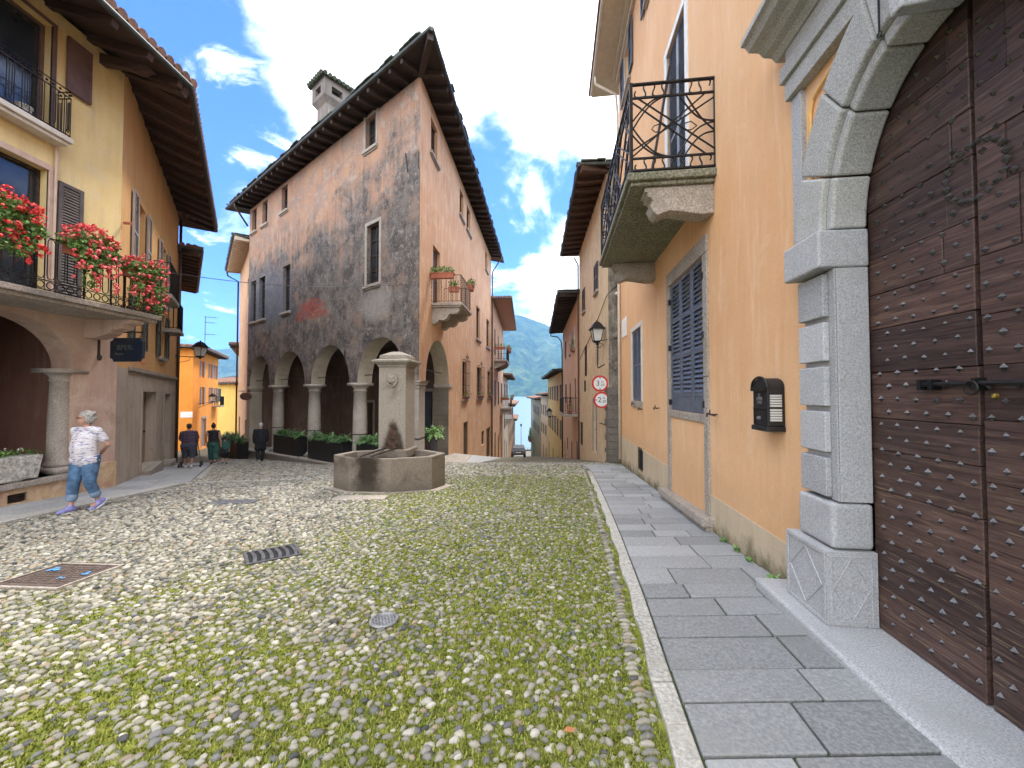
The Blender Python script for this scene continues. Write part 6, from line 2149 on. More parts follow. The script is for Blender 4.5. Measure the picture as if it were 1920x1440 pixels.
# little balcony railings on the side
for (s0_, s1_, z_, o_) in ((3.0, 4.6, EYE + 3.0, 0.55), (5.7, 6.9, EYE + 2.3, 0.45)):
    mb = MB(); mb.wbox(WB, s0_, s1_, z_ - 0.12, z_, -0.02, o_); bb = mb.build('balcony', M['stone'], yh, bevel=0.01)
    mb = MB()
    for P_, Q_ in ((WB.at(s0_ + .04, 0, 0).xy, WB.at(s0_ + .04, 0, o_ - .04).xy), (WB.at(s0_ + .04, 0, o_ - .04).xy, WB.at(s1_ - .04, 0, o_ - .04).xy), (WB.at(s1_ - .04, 0, o_ - .04).xy, WB.at(s1_ - .04, 0, 0).xy)):
        pl = Plane3(P_, Q_, z_)
        mb.bar(pl.at(0, 0.05), pl.at(pl.L, 0.05), 0.02); mb.bar(pl.at(0, 0.95), pl.at(pl.L, 0.95), 0.025)
        for i in range(int(pl.L / 0.14) + 2):
            s_ = min(pl.L, i * 0.14); mb.bar(pl.at(s_, 0.05), pl.at(s_, 0.95), 0.012)
    mb.build('railing', M['iron'], bb)

# --- front windows
part = window(yh, WA, UW, 'pane', 0.2, M['panel_brown'], M['glass'], panes=(2, 2), surround=0.07, sur_mat=M['panel_brown'])
mb = MB()      # a plain brown board shutter folded back on the wall
a_ = ya(7.58); ub_, ut_ = EYE + 6.12, EYE + 7.22
mb.wbox(WA, a_, a_ + 0.44, ub_, ut_, 0.02, 0.06)
for z0_, z1_ in ((ub_, ub_ + .09), (ut_ - .09, ut_)): mb.wbox(WA, a_ + .002, a_ + 0.438, z0_, z1_, 0.061, 0.078)
mb.wbox(WA, a_ + .002, a_ + .06, ub_ + .091, ut_ - .091, 0.061, 0.077); mb.wbox(WA, a_ + .38, a_ + .438, ub_ + .091, ut_ - .091, 0.061, 0.077)
o = mb.build('shutter', M['panel_brown'], yh, bevel=0.004); o['label'] = 'plain brown board shutter folded back beside the upper window'
window(yh, WA, FW_, 'pane', 0.2, M['iron_rust'], M['glass'], panes=(2, 3), surround=0.12, sur_mat=M['mauve'])
mb = MB(); louvre_panel(mb, WA, FW_[1] + 0.13, FW_[1] + 0.57, FW_[2] + 0.02, FW_[3] - 0.12, 0.03, 1, 2, pitch=0.055, fw=0.07)
mb.build('shutter', M['shut_brown'], yh)
window(yh, WA, UW2, 'pane', 0.2, M['panel_brown'], M['glass']); window(yh, WA, FW2, 'pane', 0.2, M['iron_rust'], M['glass'], panes=(2, 3), flaps=0.9, shut=M['shut_brown'])

# --- upper little balcony
ub0, ub1, uz = ya(5.4), ya(7.52), EYE + 5.04
mb = MB(); mb.wbox(WA, ub0, ub1, uz - 0.10, uz, -0.02, 0.30); mb.wbox(WA, ub0 + .04, ub1 - .04, uz - 0.17, uz - 0.101, -0.02, 0.25)
bu = mb.build('balcony', M['whitish'], yh, bevel=0.012)
mb = MB()
for P_, Q_ in ((WA.at(ub0 + .04, 0, 0).xy, WA.at(ub0 + .04, 0, .26).xy), (WA.at(ub0 + .04, 0, .26).xy, WA.at(ub1 - .04, 0, .26).xy), (WA.at(ub1 - .04, 0, .26).xy, WA.at(ub1 - .04, 0, 0).xy)):
    pl = Plane3(P_, Q_, uz)
    for h in (0.04, 0.80, 0.93): mb.bar(pl.at(0, h), pl.at(pl.L, h), 0.02, 0.014)
    n_ = int(pl.L / 0.11) + 1
    for i in range(n_ + 1):
        s_ = pl.L * i / n_
        mb.tube([pl.at(s_, 0.04), pl.at(s_, 0.80)], 0.008, 5)
        mb.ball(pl.at(min(pl.L, s_ + 0.03), 0.865), 0.022, n=6)
        if i % 2 == 0 and i < n_:
            w_ = pl.L / n_
            mb.tube([pl.at(s_ + w_ * 0.3, 0.72), pl.at(s_ + w_ * 0.3, 0.16), pl.at(s_ + w_ * 0.5, 0.11), pl.at(s_ + w_ * 0.7, 0.16), pl.at(s_ + w_ * 0.7, 0.72)], 0.007, 5)
mb.build('railing', M['iron'], bu)
# pot on the upper balcony
pp = WA.at(ya(6.85), uz, 0.13)
pt = thing('flower_pot', 'small pale pot standing behind the railing of the small upper balcony of the yellow house', 'flower pot', pp)
mb = MB(); mb.lathe([(0.075, 0.002), (0.11, 0.15), (0.12, 0.155), (0.12, 0.18), (0.10, 0.18), (0.09, 0.15)], pp, 16); mb.build('pot', M['white_stone'], pt)
mb = MB(); mb.ball(pp + Vector((0, 0, 0.15)), 0.085, 0.085, 0.02); mb.build('soil', M['inside'], pt)
# pale pipe and wire on the wall
mb = MB()
mb.tube([WA.at(ya(7.44), uz - 0.17, 0.06), WA.at(ya(7.42), EYE + 1.8, 0.06)], 0.022, 6)
mb.tube([WA.at(ya(7.26), uz - 0.2, 0.05), WA.at(ya(5.4), uz - 0.17, 0.05)], 0.008, 5)
mb.build('pipe', M['mauve'], yh)
mb = MB(); s_, z_ = WA.hit(233, 418, 0); mb.tube([WA.at(s_, z_, 0), WA.at(s_, z_ - 0.01, 0.16)], 0.035, 8); mb.build('spout', M['terracotta'], yh)

# --- main balcony
lb0, lb1, lo_ = 0.4, ya(8.62), 1.12
lz = EYE + 1.74
mb = MB()
mb.wbox(WA, lb0, lb1, lz - 0.10, lz, -0.02, lo_); mb.wbox(WA, lb0, lb1 - 0.04, lz - 0.17, lz - 0.101, -0.02, lo_ - 0.06)
bl = mb.build('balcony', M['stone'], yh, bevel=0.012)
for D in (1.0, 4.3, 8.05):
    mb = MB(); s_ = ya(D)
    prof = [(0, 0), (1.0, 0), (1.0, -0.06), (0.92, -0.10), (0.82, -0.10), (0.78, -0.19), (0.68, -0.22), (0.58, -0.20), (0.52, -0.30), (0.36, -0.36), (0.2, -0.40), (0, -0.40)]
    mb.prism([WA.at(s_, lz - 0.172 + z_, o_) for o_, z_ in prof], (WA.d * 0.28).to_3d())
    mb.build('bracket', M['mauve'], bl, bevel=0.01)
mb = MB(); segs = []
for P_, Q_ in ((WA.at(lb0 + .05, 0, lo_ - .06).xy, WA.at(lb1 - .05, 0, lo_ - .06).xy), (WA.at(lb1 - .05, 0, lo_ - .06).xy, WA.at(lb1 - .05, 0, 0).xy)):
    pl = Plane3(P_, Q_, lz); segs.append(pl)
    for h in (0.03, 0.19, 0.93): mb.bar(pl.at(0, h), pl.at(pl.L, h), 0.024, 0.014)
    n_ = max(2, round(pl.L / 0.148)); w_ = pl.L / n_
    for i in range(n_):
        s_ = i * w_
        mb.tube([pl.at(s_ + w_ / 2 + 0.06 * math.cos(R(a_)), 0.11 + 0.06 * math.sin(R(a_))) for a_ in range(0, 360, 36)], 0.009, 5, closed=True)
        h0, h1 = 0.27, 0.86; rr = w_ * 0.36
        lp = [pl.at(s_ + w_ / 2 - rr, h0), pl.at(s_ + w_ / 2 - rr, h1), pl.at(s_ + w_ / 2 - rr * .7, h1 + rr * .8), pl.at(s_ + w_ / 2, h1 + rr), pl.at(s_ + w_ / 2 + rr * .7, h1 + rr * .8), pl.at(s_ + w_ / 2 + rr, h1), pl.at(s_ + w_ / 2 + rr, h0), pl.at(s_ + w_ / 2 + rr * .7, h0 - rr * .8), pl.at(s_ + w_ / 2, h0 - rr), pl.at(s_ + w_ / 2 - rr * .7, h0 - rr * .8)]
        mb.tube(lp, 0.008, 5, closed=True)
        if i % 5 == 0:
            mb.bar(pl.at(s_, 0), pl.at(s_, 0.97), 0.022)
            mb.ball(pl.at(s_, 0.99), 0.025, n=6); mb.ball(pl.at(s_, 0.5), 0.022, n=6)
    mb.bar(pl.at(pl.L, 0), pl.at(pl.L, 0.97), 0.024)
mb.build('railing', M['iron'], bl)

# geranium boxes on the main balcony: terracotta trough, foliage hanging over, heads of flowers
def geranium(s0, s1, o, z, label, dens, rgs, flow_m, spill=0.55, tall=0.30):
    rg = random.Random(rgs)
    t = thing('geranium_box', label, 'flower box', WA.at((s0 + s1) / 2, z, o), 'geranium boxes on the yellow house balcony')
    mb = MB(); mb.wbox(WA, s0, s1, z, z + 0.17, o - 0.10, o + 0.10); mb.wbox(WA, s0 - .01, s1 + .01, z + 0.145, z + 0.175, o - 0.112, o + 0.112)
    mb.build('box', M['terracotta'], t, bevel=0.012)
    mb = MB(); L = s1 - s0
    for i in range(int(dens * 26)):
        u = rg.random(); v = rg.random()
        s_ = s0 - 0.06 + (L + 0.12) * u
        # mound above, curtain below and outside
        if v < 0.5: c = WA.at(s_, z + 0.15 + rg.uniform(0, tall) * (0.6 + 0.4 * math.sin(u * math.pi)), o + rg.uniform(-0.12, 0.22))
        else: c = WA.at(s_, z + 0.15 - rg.uniform(0, spill) * (0.5 + 0.5 * math.sin(u * 7 + rgs)), o + rg.uniform(0.10, 0.26))
        leaves(mb, c, 0.07, 0.07, 0.06, 9, 0.055, rg, 0.0, 0.5, elong=1.2)
    mb.build('foliage', M['gerleaf'], t, fixn=False)
    mb = MB()
    for i in range(int(dens * 14)):
        u = rg.random()
        s_ = s0 - 0.08 + (L + 0.16) * u
        if rg.random() < 0.66: c = WA.at(s_, z + 0.2 + rg.uniform(0, tall + 0.08) * (0.6 + 0.4 * math.sin(u * math.pi)), o + rg.uniform(-0.12, 0.28))
        else: c = WA.at(s_, z + 0.1 - rg.uniform(0, spill) * (0.4 + 0.6 * abs(math.sin(u * 6 + rgs))), o + rg.uniform(0.16, 0.32))
        blossom(mb, c, rg.uniform(0.038, 0.056), rg, 15)
    mb.build('flowers', flow_m, t, fixn=False)
ro = lo_ + 0.04
geranium(ya(5.30), ya(6.12), ro, lz + 0.78, 'bushy scarlet geraniums in the fullest box on the yellow house balcony', 13, 3, M['gerred'], 0.55, 0.34)
geranium(ya(6.72), ya(7.32), ro, lz + 0.74, 'coral geraniums spilling from the box before the louvred shutter of the yellow house', 13, 5, M['gerpink'], 0.72, 0.32)
geranium(ya(7.78), ya(8.36), ro - .02, lz + 0.66, 'looser coral geraniums at the corner of the yellow house balcony rail', 9, 8, M['gerpink'], 0.85, 0.22)
rg = random.Random(12)
cc = WA.at(lb1 - 0.08, lz + 0.6, lo_ - 0.25)
t = thing('ivy_geranium', 'trailing geranium hanging down the corner of the yellow house balcony below its rail', 'hanging plant', (cc.x, cc.y, lz), 'geranium boxes on the yellow house balcony')
mb = MB()
for i in range(70):
    h = rg.uniform(-0.5, 0.25); leaves(mb, cc + Vector((rg.uniform(-.2, .28), rg.uniform(-.12, .14), h)), 0.08, 0.08, 0.07, 7, 0.055, rg, 0.0, 0.4, elong=1.3)
mb.build('foliage', M['gerleaf'], t, fixn=False)
mb = MB()
for i in range(16): blossom(mb, cc + Vector((rg.uniform(-.22, .3), rg.uniform(-.16, .16), rg.uniform(-0.55, 0.3))), 0.036, rg, 8)
mb.build('flowers', M['gerpink'], t, fixn=False)
mb = MB(); mb.lathe([(0.07, 0), (0.10, 0.15), (0.10, 0.17)], cc + Vector((0, 0, -0.05)), 14); mb.build('pot', M['terracotta'], t)

# --- roof of the yellow house
Py = ccw([(LW, -1.5), BC, (eB.x, eB.y), (eB2.x, eB2.y), (pA1.x, pA1.y)])
# which edges are street edges
rf_, E_, zE_ = roof_over(yh, Py, ZY + 0.12, [1.35, 1.22, 0.35, 0.3, 0.3] if (Vector(Py[0]) - Vector((LW, -1.5))).length < 0.1 else [0.3, 0.3, 0.35, 1.30, 1.35][:5],
                        0.30, 2.0, M['tile'], M['rafter_br'], M['rafter_br'], raft=0.72, raft_sz=(0.13, 0.17), rag=0.0, gutter=True, seed=9)
# carved ends and pale struts under the front eaves
for D in (4.2, 6.2, 8.2):
    mb = MB(); s_ = ya(D)
    mb.prism([WA.at(s_, ZY - 0.10 + z_ - 0.28 * o_, o_) for o_, z_ in ((0, 0), (1.05, -0.02), (1.12, -0.08), (1.02, -0.10), (0.9, -0.2), (0.75, -0.21), (0.62, -0.17), (0, -0.24))], (WA.d * 0.15).to_3d())
    mb.build('corbel', M['rafter_br'], rf_, bevel=0.01)
mb = MB()
e1 = WB.at(WB.L - 0.05, 0, 0.08)
mb.tube([(e1.x, e1.y, ZY - 0.2), (e1.x, e1.y, gz(e1.x, e1.y) + 0.1)], 0.05, 8); mb.build('downpipe', M['copper'], yh, smooth=True)

# --- hanging bank sign on its wrought iron arm
sgD, sgz = 8.62, EYE + 0.62
zb_ = at_depth(213, 625, 8.5).z
A0 = WA.at(ya(8.35), zb_, 0.0)
sign = thing('hanging_sign', 'dark navy hanging bank sign with notched corners on a scrolled iron arm', 'shop sign', A0)
mb = MB()
out_ = WA.n.to_3d()
mb.bar(A0 + Vector((0, 0, -0.52)), A0 + Vector((0, 0, 0.03)), 0.045, 0.03)
mb.ball(A0 + Vector((0.02, 0, -0.55)), 0.05, 0.04, 0.07)
mb.bar(A0, A0 + out_ * 0.98, 0.028)
mb.tube(scroll(A0 + out_ * 0.16 + Vector((0, 0, -0.10)), out_, Vector((0, 0, 1)), 0.09, 1.3, 18, 1, 1.2), 0.011, 5)
for k in (0.36, 0.90):
    c_ = A0 + out_ * k
    mb.tube([c_ + Vector((0, 0, -0.01)), c_ + out_ * 0.035 + Vector((0, 0, -0.05)), c_ + Vector((0, 0, -0.09)), c_ - out_ * 0.02 + Vector((0, 0, -0.125))], 0.008, 5)
mb.build('bracket', M['iron_rust'], sign)
def notched(c, ux, uz, w, h, n):
    pts = []
    for cx_, cz_, a0 in ((w / 2, h / 2, 270), (-w / 2, h / 2, 360), (-w / 2, -h / 2, 90), (w / 2, -h / 2, 180)):
        for i in range(6):
            a_ = R(a0 - 90 * i / 5)
            pts.append(c + ux * (cx_ + n * math.cos(a_)) + uz * (cz_ + n * math.sin(a_)))
    return pts
bc_ = A0 + out_ * 0.63 + Vector((0, 0, -0.385))
UZ = Vector((0, 0, 1)); yv_ = Vector((0, 1, 0))
mb = MB(); mb.prism(notched(bc_ - yv_ * 0.025, out_, UZ, 0.72, 0.52, 0.075), yv_ * 0.05)
bd = mb.build('board', M['sign_navy'], sign, bevel=0.008)
text_part('BPER:', 0.155, bc_ + Vector((-0.03, -0.027, 0.045)), (R(90), 0, 0), M['letter'], sign, 'lettering', 0.002)
text_part('Banca', 0.075, bc_ + Vector((-0.16, -0.027, -0.09)), (R(90), 0, 0), M['letter'], sign, 'lettering', 0.002)
mb = MB(); e0 = bc_ + out_ * 0.25 + Vector((0, 0, -0.27)); mb.bar(e0, e0 + out_ * 0.12 + Vector((0, 0, -0.03)), 0.05, 0.035); mb.build('counterweight', M['terracotta'], sign)

# --- lantern in the arch and the white stone trough
lc = WA.at(ya(6.55), EYE + 0.72, -0.75)
def lantern(name, top, label, group=None, s=1.0, body=None, glass=True, arm=None):
    """four sided street lantern: roof, glazed body, foot; top = centre of the roof apex"""
    t = thing(name, label, 'street lamp', top, group)
    mb = MB(); top = Vector(top)
    def frus(h0, z0, h1, z1):
        mb.hexa([top + Vector((a * h0, b * h0, z0)) for a, b in ((-1, -1), (1, -1), (1, 1), (-1, 1))] + [top + Vector((a * h1, b * h1, z1)) for a, b in ((-1, -1), (1, -1), (1, 1), (-1, 1))])
    frus(0.19 * s, -0.22 * s, 0.10 * s, -0.06 * s); frus(0.075 * s, -0.059 * s, 0.065 * s, -0.02 * s); frus(0.22 * s, -0.245 * s, 0.22 * s, -0.221 * s)
    mb.ball(top + Vector((0, 0, 0.01 * s)), 0.028 * s, n=8)
    for a, b in ((-1, -1), (1, -1), (1, 1), (-1, 1)):
        mb.bar(top + Vector((a * 0.165 * s, b * 0.165 * s, -0.246 * s)), top + Vector((a * 0.105 * s, b * 0.105 * s, -0.60 * s)), 0.018 * s)
    frus(0.07 * s, -0.66 * s, 0.115 * s, -0.60 * s); mb.ball(top + Vector((0, 0, -0.69 * s)), 0.04 * s, n=8)
    mb.build('frame', M['iron'], t)
    mb = MB()
    h0, h1 = 0.098 * s, 0.156 * s
    mb.hexa([top + Vector((a * h0, b * h0, -0.598 * s)) for a, b in ((-1, -1), (1, -1), (1, 1), (-1, 1))] + [top + Vector((a * h1, b * h1, -0.248 * s)) for a, b in ((-1, -1), (1, -1), (1, 1), (-1, 1))])
    mb.build('glass', M['lampglass'], t)
    if arm: 
        mb = MB()
        for pts, r_ in arm: mb.tube([Vector(p_) for p_ in pts], r_, 6)
        mb.build('arm', M['iron'], t)
    return t
l0 = WA.at(ya(6.45), EYE + 1.18, -0.5)
lantern('wall_lantern', l0, 'dark lantern hanging inside the arch of the yellow house', 'lanterns of the square', 0.72,
        arm=[([l0 + Vector((0, 0, 0)), l0 + Vector((0, 0, 0.33))], 0.012)])
tc_ = WA.at(ya(6.85), par, -0.02)
tr = thing('stone_trough', 'long rough white stone trough of low plants on the arch parapet', 'planter', tc_)
mb = MB()
t0, t1 = ya(5.2), ya(7.30)
mb.hexa([WA.at(t0, par + .03, -.26), WA.at(t1 - .04, par + .03, -.26), WA.at(t1 - .04, par + .03, .11), WA.at(t0, par + .03, .11), WA.at(t0, par + .46, -.30), WA.at(t1, par + .46, -.30), WA.at(t1, par + .46, .15), WA.at(t0, par + .46, .15)])
mb.wbox(WA, t0 + .1, t0 + .3, par, par + .029, -.2, .08); mb.wbox(WA, t1 - .45, t1 - .25, par, par + .029, -.2, .08)
mb.build('trough', M['white_stone'], tr, bevel=0.03, seg=3)
mb = MB(); rg = random.Random(2)
for i in range(26):
    leaves(mb, WA.at(t0 + (t1 - t0) * (i + .5) / 26, par + .47 + rg.uniform(0, .05), -0.08 + rg.uniform(-.12, .12)), 0.10, 0.10, 0.06, 26, 0.06, rg, 0.0, 0.8)
mb.build('foliage', M['gerleaf'], tr, fixn=False)
mb = MB()
for i in range(9): blossom(mb, WA.at(rg.uniform(t0 + .6, t1), par + .55 + rg.uniform(0, .05), rg.uniform(-.15, .1)), 0.03, rg, 7)
mb.build('flowers', M['bloom_white'], tr, fixn=False)
# ---------------------------------------------------------------- plain street houses: one function, each with its own openings
def street_house(name, label, A, B, depth, z0, z1, mat, wins=(), face=(0, 10), over=0.9, slope=0.10, roofm=None, raft=M['rafter'], raft_gap=0.7, soffit=None,
                 rag=0.0, end_over=0.35, seed=1, gut=True, foot=None, skew=0.0, inset=1.6, edges=None):
    W = Wall(A, B, face)
    t = thing(name, label, 'house', (*((W.A + W.B) / 2), gz(*((W.A + W.B) / 2))))
    rects = []
    for w_ in wins:
        k = w_['k']
        r = list(w_['r']) if 'r' in w_ else list(W.rect(*w_['px']))
        mw = w_.get('w')
        if mw: c = (r[0] + r[1]) / 2; r[0], r[1] = c - mw / 2, c + mw / 2
        if 'h' in w_: r[2], r[3] = w_['h']
        r[0] = max(0.12, r[0]); r[1] = min(W.L - 0.12, r[1])
        if r[1] - r[0] < 0.2: r = None
        rects.append(r)
    hs = [rect_poly(*r) for r in rects if r]
    mb = MB(); mb.sheet(W, rect_poly(0, W.L, z0, z1), hs, 0.2)
    p0, p1 = W.at(0, 0, -depth), W.at(W.L, 0, -depth)
    q0, q1 = W.at(0, 0, 0), W.at(W.L, 0, 0)
    for a_, b_ in ((q0, p0), (p0, p1), (p1, q1)):
        mb.add([(a_.x, a_.y, z0), (b_.x, b_.y, z0), (b_.x, b_.y, z1), (a_.x, a_.y, z1)], [(0, 1, 2, 3)])
    mb.build('wall', mat, t, fixn=False)
    for w_, r in zip(wins, rects):
        if not r: continue
        kw = {k: v for k, v in w_.items() if k not in ('k', 'r', 'px', 'w', 'h')}
        window(t, W, r, w_['k'], kw.pop('d', 0.15), kw.pop('mf', None), kw.pop('mp', None), **kw)
    P = ccw([q0.xy, q1.xy, p1.xy, p0.xy])
    ovs = []
    for i in range(4):
        m_ = (P[i] + P[(i + 1) % 4]) / 2
        ovs.append(over if (m_ - (W.A + W.B) / 2).length < 0.01 else end_over)
    rf, E, zE = roof_over(t, P, z1 + 0.1, ovs, slope, min(inset, depth * 0.35), roofm or M['tile'], raft, soffit or raft, raft=raft_gap, raft_sz=(0.11, 0.15), rag=rag, gutter=gut, seed=seed, edges=edges)
    return t, W

E_ = EYE
def sq(W, s, w, z, h): return (s - w / 2, s + w / 2, z, z + h)

# --- right row, going down to the lake
G = lambda x, y: gz(x, y)
r1w = [dict(px=(1093, 1097, 500, 545), k='shutters', d=-0.02, mf=M['shut_brown'], w=0.9, h=(E_ + 4.4, E_ + 5.6), sill=0.06),
       dict(px=(1115, 1122, 455, 525), k='shutters', d=-0.02, mf=M['shut_brown'], w=0.9, h=(E_ + 4.4, E_ + 5.6), sill=0.06),
       dict(px=(1096, 1101, 630, 690), k='pane', d=0.05, w=0.85, h=(E_ + 0.9, E_ + 2.5), panes=(2, 3)),
       dict(px=(1094, 1100, 690, 730), k='pane', d=0.05, w=0.7, h=(E_ + 0.1, E_ + 0.7)),
       dict(px=(1118, 1126, 632, 660), k='hole', mf=M['inside'], w=0.45, h=(E_ + 1.3, E_ + 2.2)),
       dict(px=(1088, 1094, 808, 842), k='pane', d=0.05, w=0.9, h=(E_ - 2.9, E_ - 1.6)),
       dict(px=(1110, 1122, 755, 860), k='door', d=0.16, mf=M['door_brown'], w=1.0, h=(E_ - 2.62, E_ - 0.35), surround=0.12)]
h1, W1 = street_house('beige_house', 'tall beige plastered house with a dark stone corner, road signs and a lamp', (3.52, 14.0), (3.98, 22.6), 7.0, -9, E_ + 8.3, M['beige'], r1w, over=1.05,
                      raft=M['rafter_br'], raft_gap=0.62, soffit=M['rafter_br'], roofm=M['slate'], rag=0.03, seed=21, end_over=0.3)
# its weathered stone end
WE = Wall((3.52, 13.985), (10.5, 13.985 - 0.8), face=(3, 0))
mb = MB(); mb.sheet(WE, rect_poly(0.0, WE.L, -6, E_ + 8.3), [], 0)
mb.build('end_wall', M['oldstone'], h1, fixn=False)
rg = random.Random(6); mb = MB(); z = G(3.6, 14) - 0.3
k = 0
while z < E_ + 0.1:
    hgt = rg.uniform(0.20, 0.36); mb.cur = rg.random()
    L_ = 0.62 if k % 2 else 0.42; L2 = 0.42 if k % 2 else 0.66
    p_ = W1.at(0, 0, 0.02)
    q = [W1.at(-0.02, z, 0.035), W1.at(L2, z, 0.035), W1.at(L2, z, -0.3), WE.at(L_, z, 0.03)]
    pts = [W1.at(-0.03, z, 0.035), W1.at(L2, z, 0.035), W1.at(L2, z, -0.25), WE.at(L_, z, -0.2), WE.at(L_, z, 0.03)]
    mb.prism(pts, (0, 0, hgt - 0.015)); z += hgt; k += 1
M['quoin'] = granite('dark_quoin', (0.20, 0.175, 0.15), (0.12, 0.10, 0.085), 22, 0.5, stain=(0.05, 0.045, 0.04), rnd=0.5, bump=0.6)
mb.build('quoin', M['quoin'], h1, bevel=0.02)
mb = MB(); mb.tube([W1.at(8.5, E_ + 8.0, 0.3), W1.at(8.52, E_ + 7.6, 0.08), W1.at(8.52, -6, 0.08)], 0.05, 8); mb.build('downpipe', M['copper'], h1)
mb = MB()   # cable across the wall and a short handrail
mb.tube([WE.at(0.35, E_ + 4.0, 0.03), W1.at(0.0, E_ + 3.6, 0.05), W1.at(3.0, E_ + 2.9, 0.03), W1.at(8.4, E_ + 2.0, 0.03)], 0.014, 5)
mb.build('cable', M['iron_rust'], h1)
mb = MB(); mb.ball(WE.at(0.30, E_ + 3.62, 0.10), 0.085, 0.085, 0.075); mb.build('bulkhead_light', M['lampglass'], h1, smooth=True)
mb = MB(); mb.tube([W1.at(0.5, E_ - 1.15, 0), W1.at(0.5, E_ - 1.15, 0.10), W1.at(1.35, E_ - 1.18, 0.10), W1.at(1.35, E_ - 1.18, 0)], 0.018, 6); mb.build('handrail', M['iron'], h1)

r2w = [dict(r=sq(None, 3.0, 0.8, E_ + 3.0, 1.5), k='pane', d=0.05, sill=0.06, mf=M['white_wood']), dict(r=sq(None, 6.4, 0.8, E_ + 3.0, 1.5), k='pane', d=0.05, sill=0.06, mf=M['white_wood']),
       dict(r=sq(None, 10.5, 0.8, E_ + 3.0, 1.5), k='shutters', d=-0.02, mf=M['shut_brown'], fine=False),
       dict(r=sq(None, 2.6, 0.9, E_ - 1.2, 2.2), k='door', d=0.07, mf=M['door_brown']), dict(r=sq(None, 6.4, 0.8, E_ - 0.8, 1.6), k='pane', d=0.05, sill=0.06), dict(r=sq(None, 10.2, 0.8, E_ - 0.8, 1.6), k='shutters', d=-0.02, mf=M['shut_brown'], fine=False),
       dict(r=sq(None, 1.8, 1.0, E_ - 5.3, 2.3), k='door', d=0.07, mf=M['door_brown']), dict(r=sq(None, 5.4, 1.1, E_ - 5.8, 2.3), k='door', d=0.07, mf=M['door_brown']), dict(r=sq(None, 9.0, 0.7, E_ - 4.6, 1.0), k='pane', d=0.05),
       dict(r=sq(None, 12.0, 1.0, E_ - 6.6, 2.3), k='door', d=0.07, mf=M['door_brown'])]
h2, W2 = street_house('pale_pink_house', 'narrow pale pink house with a dark drooping eave and curved gutter pipe', (4.0, 22.7), (4.9, 37.0), 7.0, -12, E_ + 5.95, M['pinkish'], r2w, over=1.25,
                      raft=M['rafter'], raft_gap=0.75, roofm=M['slate'], rag=0.03, seed=22)
mb = MB(); mb.tube([W2.at(14.25, E_ + 5.85, 1.2), W2.at(14.22, E_ + 5.55, 1.12), W2.at(14.2, E_ + 5.45, 0.5), W2.at(14.2, E_ + 5.0, 0.16), W2.at(14.2, E_ + 4.2, 0.08), W2.at(14.2, -9, 0.08)], 0.055, 8); mb.build('downpipe', M['iron'], h2, smooth=True)
# balcony with flowers on it
s0_, s1_, bzz, o_ = 0.9, 4.4, E_ - 1.28, 0.95
mb = MB(); mb.wbox(W2, s0_, s1_, bzz - 0.14, bzz, -0.02, o_); bb = mb.build('balcony', M['stone'], h2, bevel=0.01)
def rail(mb, W, s0, s1, o, z, h=0.95, gap=0.12, r=0.009):
    for P_, Q_ in ((W.at(s0 + .04, 0, 0).xy, W.at(s0 + .04, 0, o - .04).xy), (W.at(s0 + .04, 0, o - .04).xy, W.at(s1 - .04, 0, o - .04).xy), (W.at(s1 - .04, 0, o - .04).xy, W.at(s1 - .04, 0, 0).xy)):
        pl = Plane3(P_, Q_, z)
        mb.bar(pl.at(0, 0.06), pl.at(pl.L, 0.06), 0.025); mb.bar(pl.at(0, h), pl.at(pl.L, h), 0.03)
        n_ = max(2, int(pl.L / gap))
        for i in range(n_ + 1): mb.bar(pl.at(pl.L * i / n_, 0.06), pl.at(pl.L * i / n_, h), 2 * r)
mb = MB(); rail(mb, W2, s0_, s1_, o_, bzz, 1.0); mb.build('railing', M['iron'], bb)
planter_box('flower_box', W2, 1.0, 2.4, 0.45, bzz + 0.002, 0.25, 0.22, 'box of red flowers behind the railing of the pale pink house balcony', 'flower box', 'flower boxes down the lake street', M['fern'], 120, 34, hh=0.4)
planter_box('flower_box', W2, 3.0, 3.9, 0.12, E_ + 2.85, 0.22, 0.2, 'box of dark plants on the upper sill of the pale pink house', 'flower box', 'flower boxes down the lake street', M['fern'], 160, 0, hh=0.5)
r3w = []
for i in range(6):
    s = 1.8 + i * 3.1
    r3w += [dict(r=sq(None, s, 1.15, E_ - 0.8, 1.7), k='shutters', d=-0.02, mf=M['shut_brown'], fine=False), dict(r=sq(None, s, 1.15, E_ - 4.6, 1.9), k='shutters', d=-0.02, mf=M['shut_brown'], fine=False)]
    if i % 2: r3w.append(dict(r=sq(None, s, 1.2, E_ - 9.0, 2.2), k='door', d=0.07, mf=M['door_brown']))
h3, W3 = street_house('ochre_house', 'long ochre house with two rows of brown shutters down the street', (4.9, 37.2), (5.3, 56.8), 7.0, -14, E_ + 2.2, M['ochre'], r3w, over=0.9, raft=M['rafter'], raft_gap=0.9, roofm=M['slate'], rag=0.03, seed=23)
r4w = [dict(r=sq(None, s, 1.0, z_, 1.6), k='shutters', d=-0.02, mf=M['shut_brown'], fine=False) for s in (2, 5, 8) for z_ in (E_ - 3.4, E_ - 6.4)] + [dict(r=sq(None, s, 1.1, E_ - 10.5, 2.2), k='door', d=0.07, mf=M['door_brown']) for s in (2, 6)]
h4, W4 = street_house('cream_house', 'cream house with small roof terrace stepping down the street', (5.25, 57.0), (5.0, 67.0), 7.0, -16, E_ - 0.2, M['cream'], r4w, over=0.8, raft_gap=0.9, seed=24)
r5w = [dict(r=sq(None, s, 1.0, z_, 1.6), k='shutters', d=-0.02, mf=M['shut_green'], fine=False) for s in (3, 7, 11, 15, 19) for z_ in (E_ - 4.0, E_ - 7.4)]
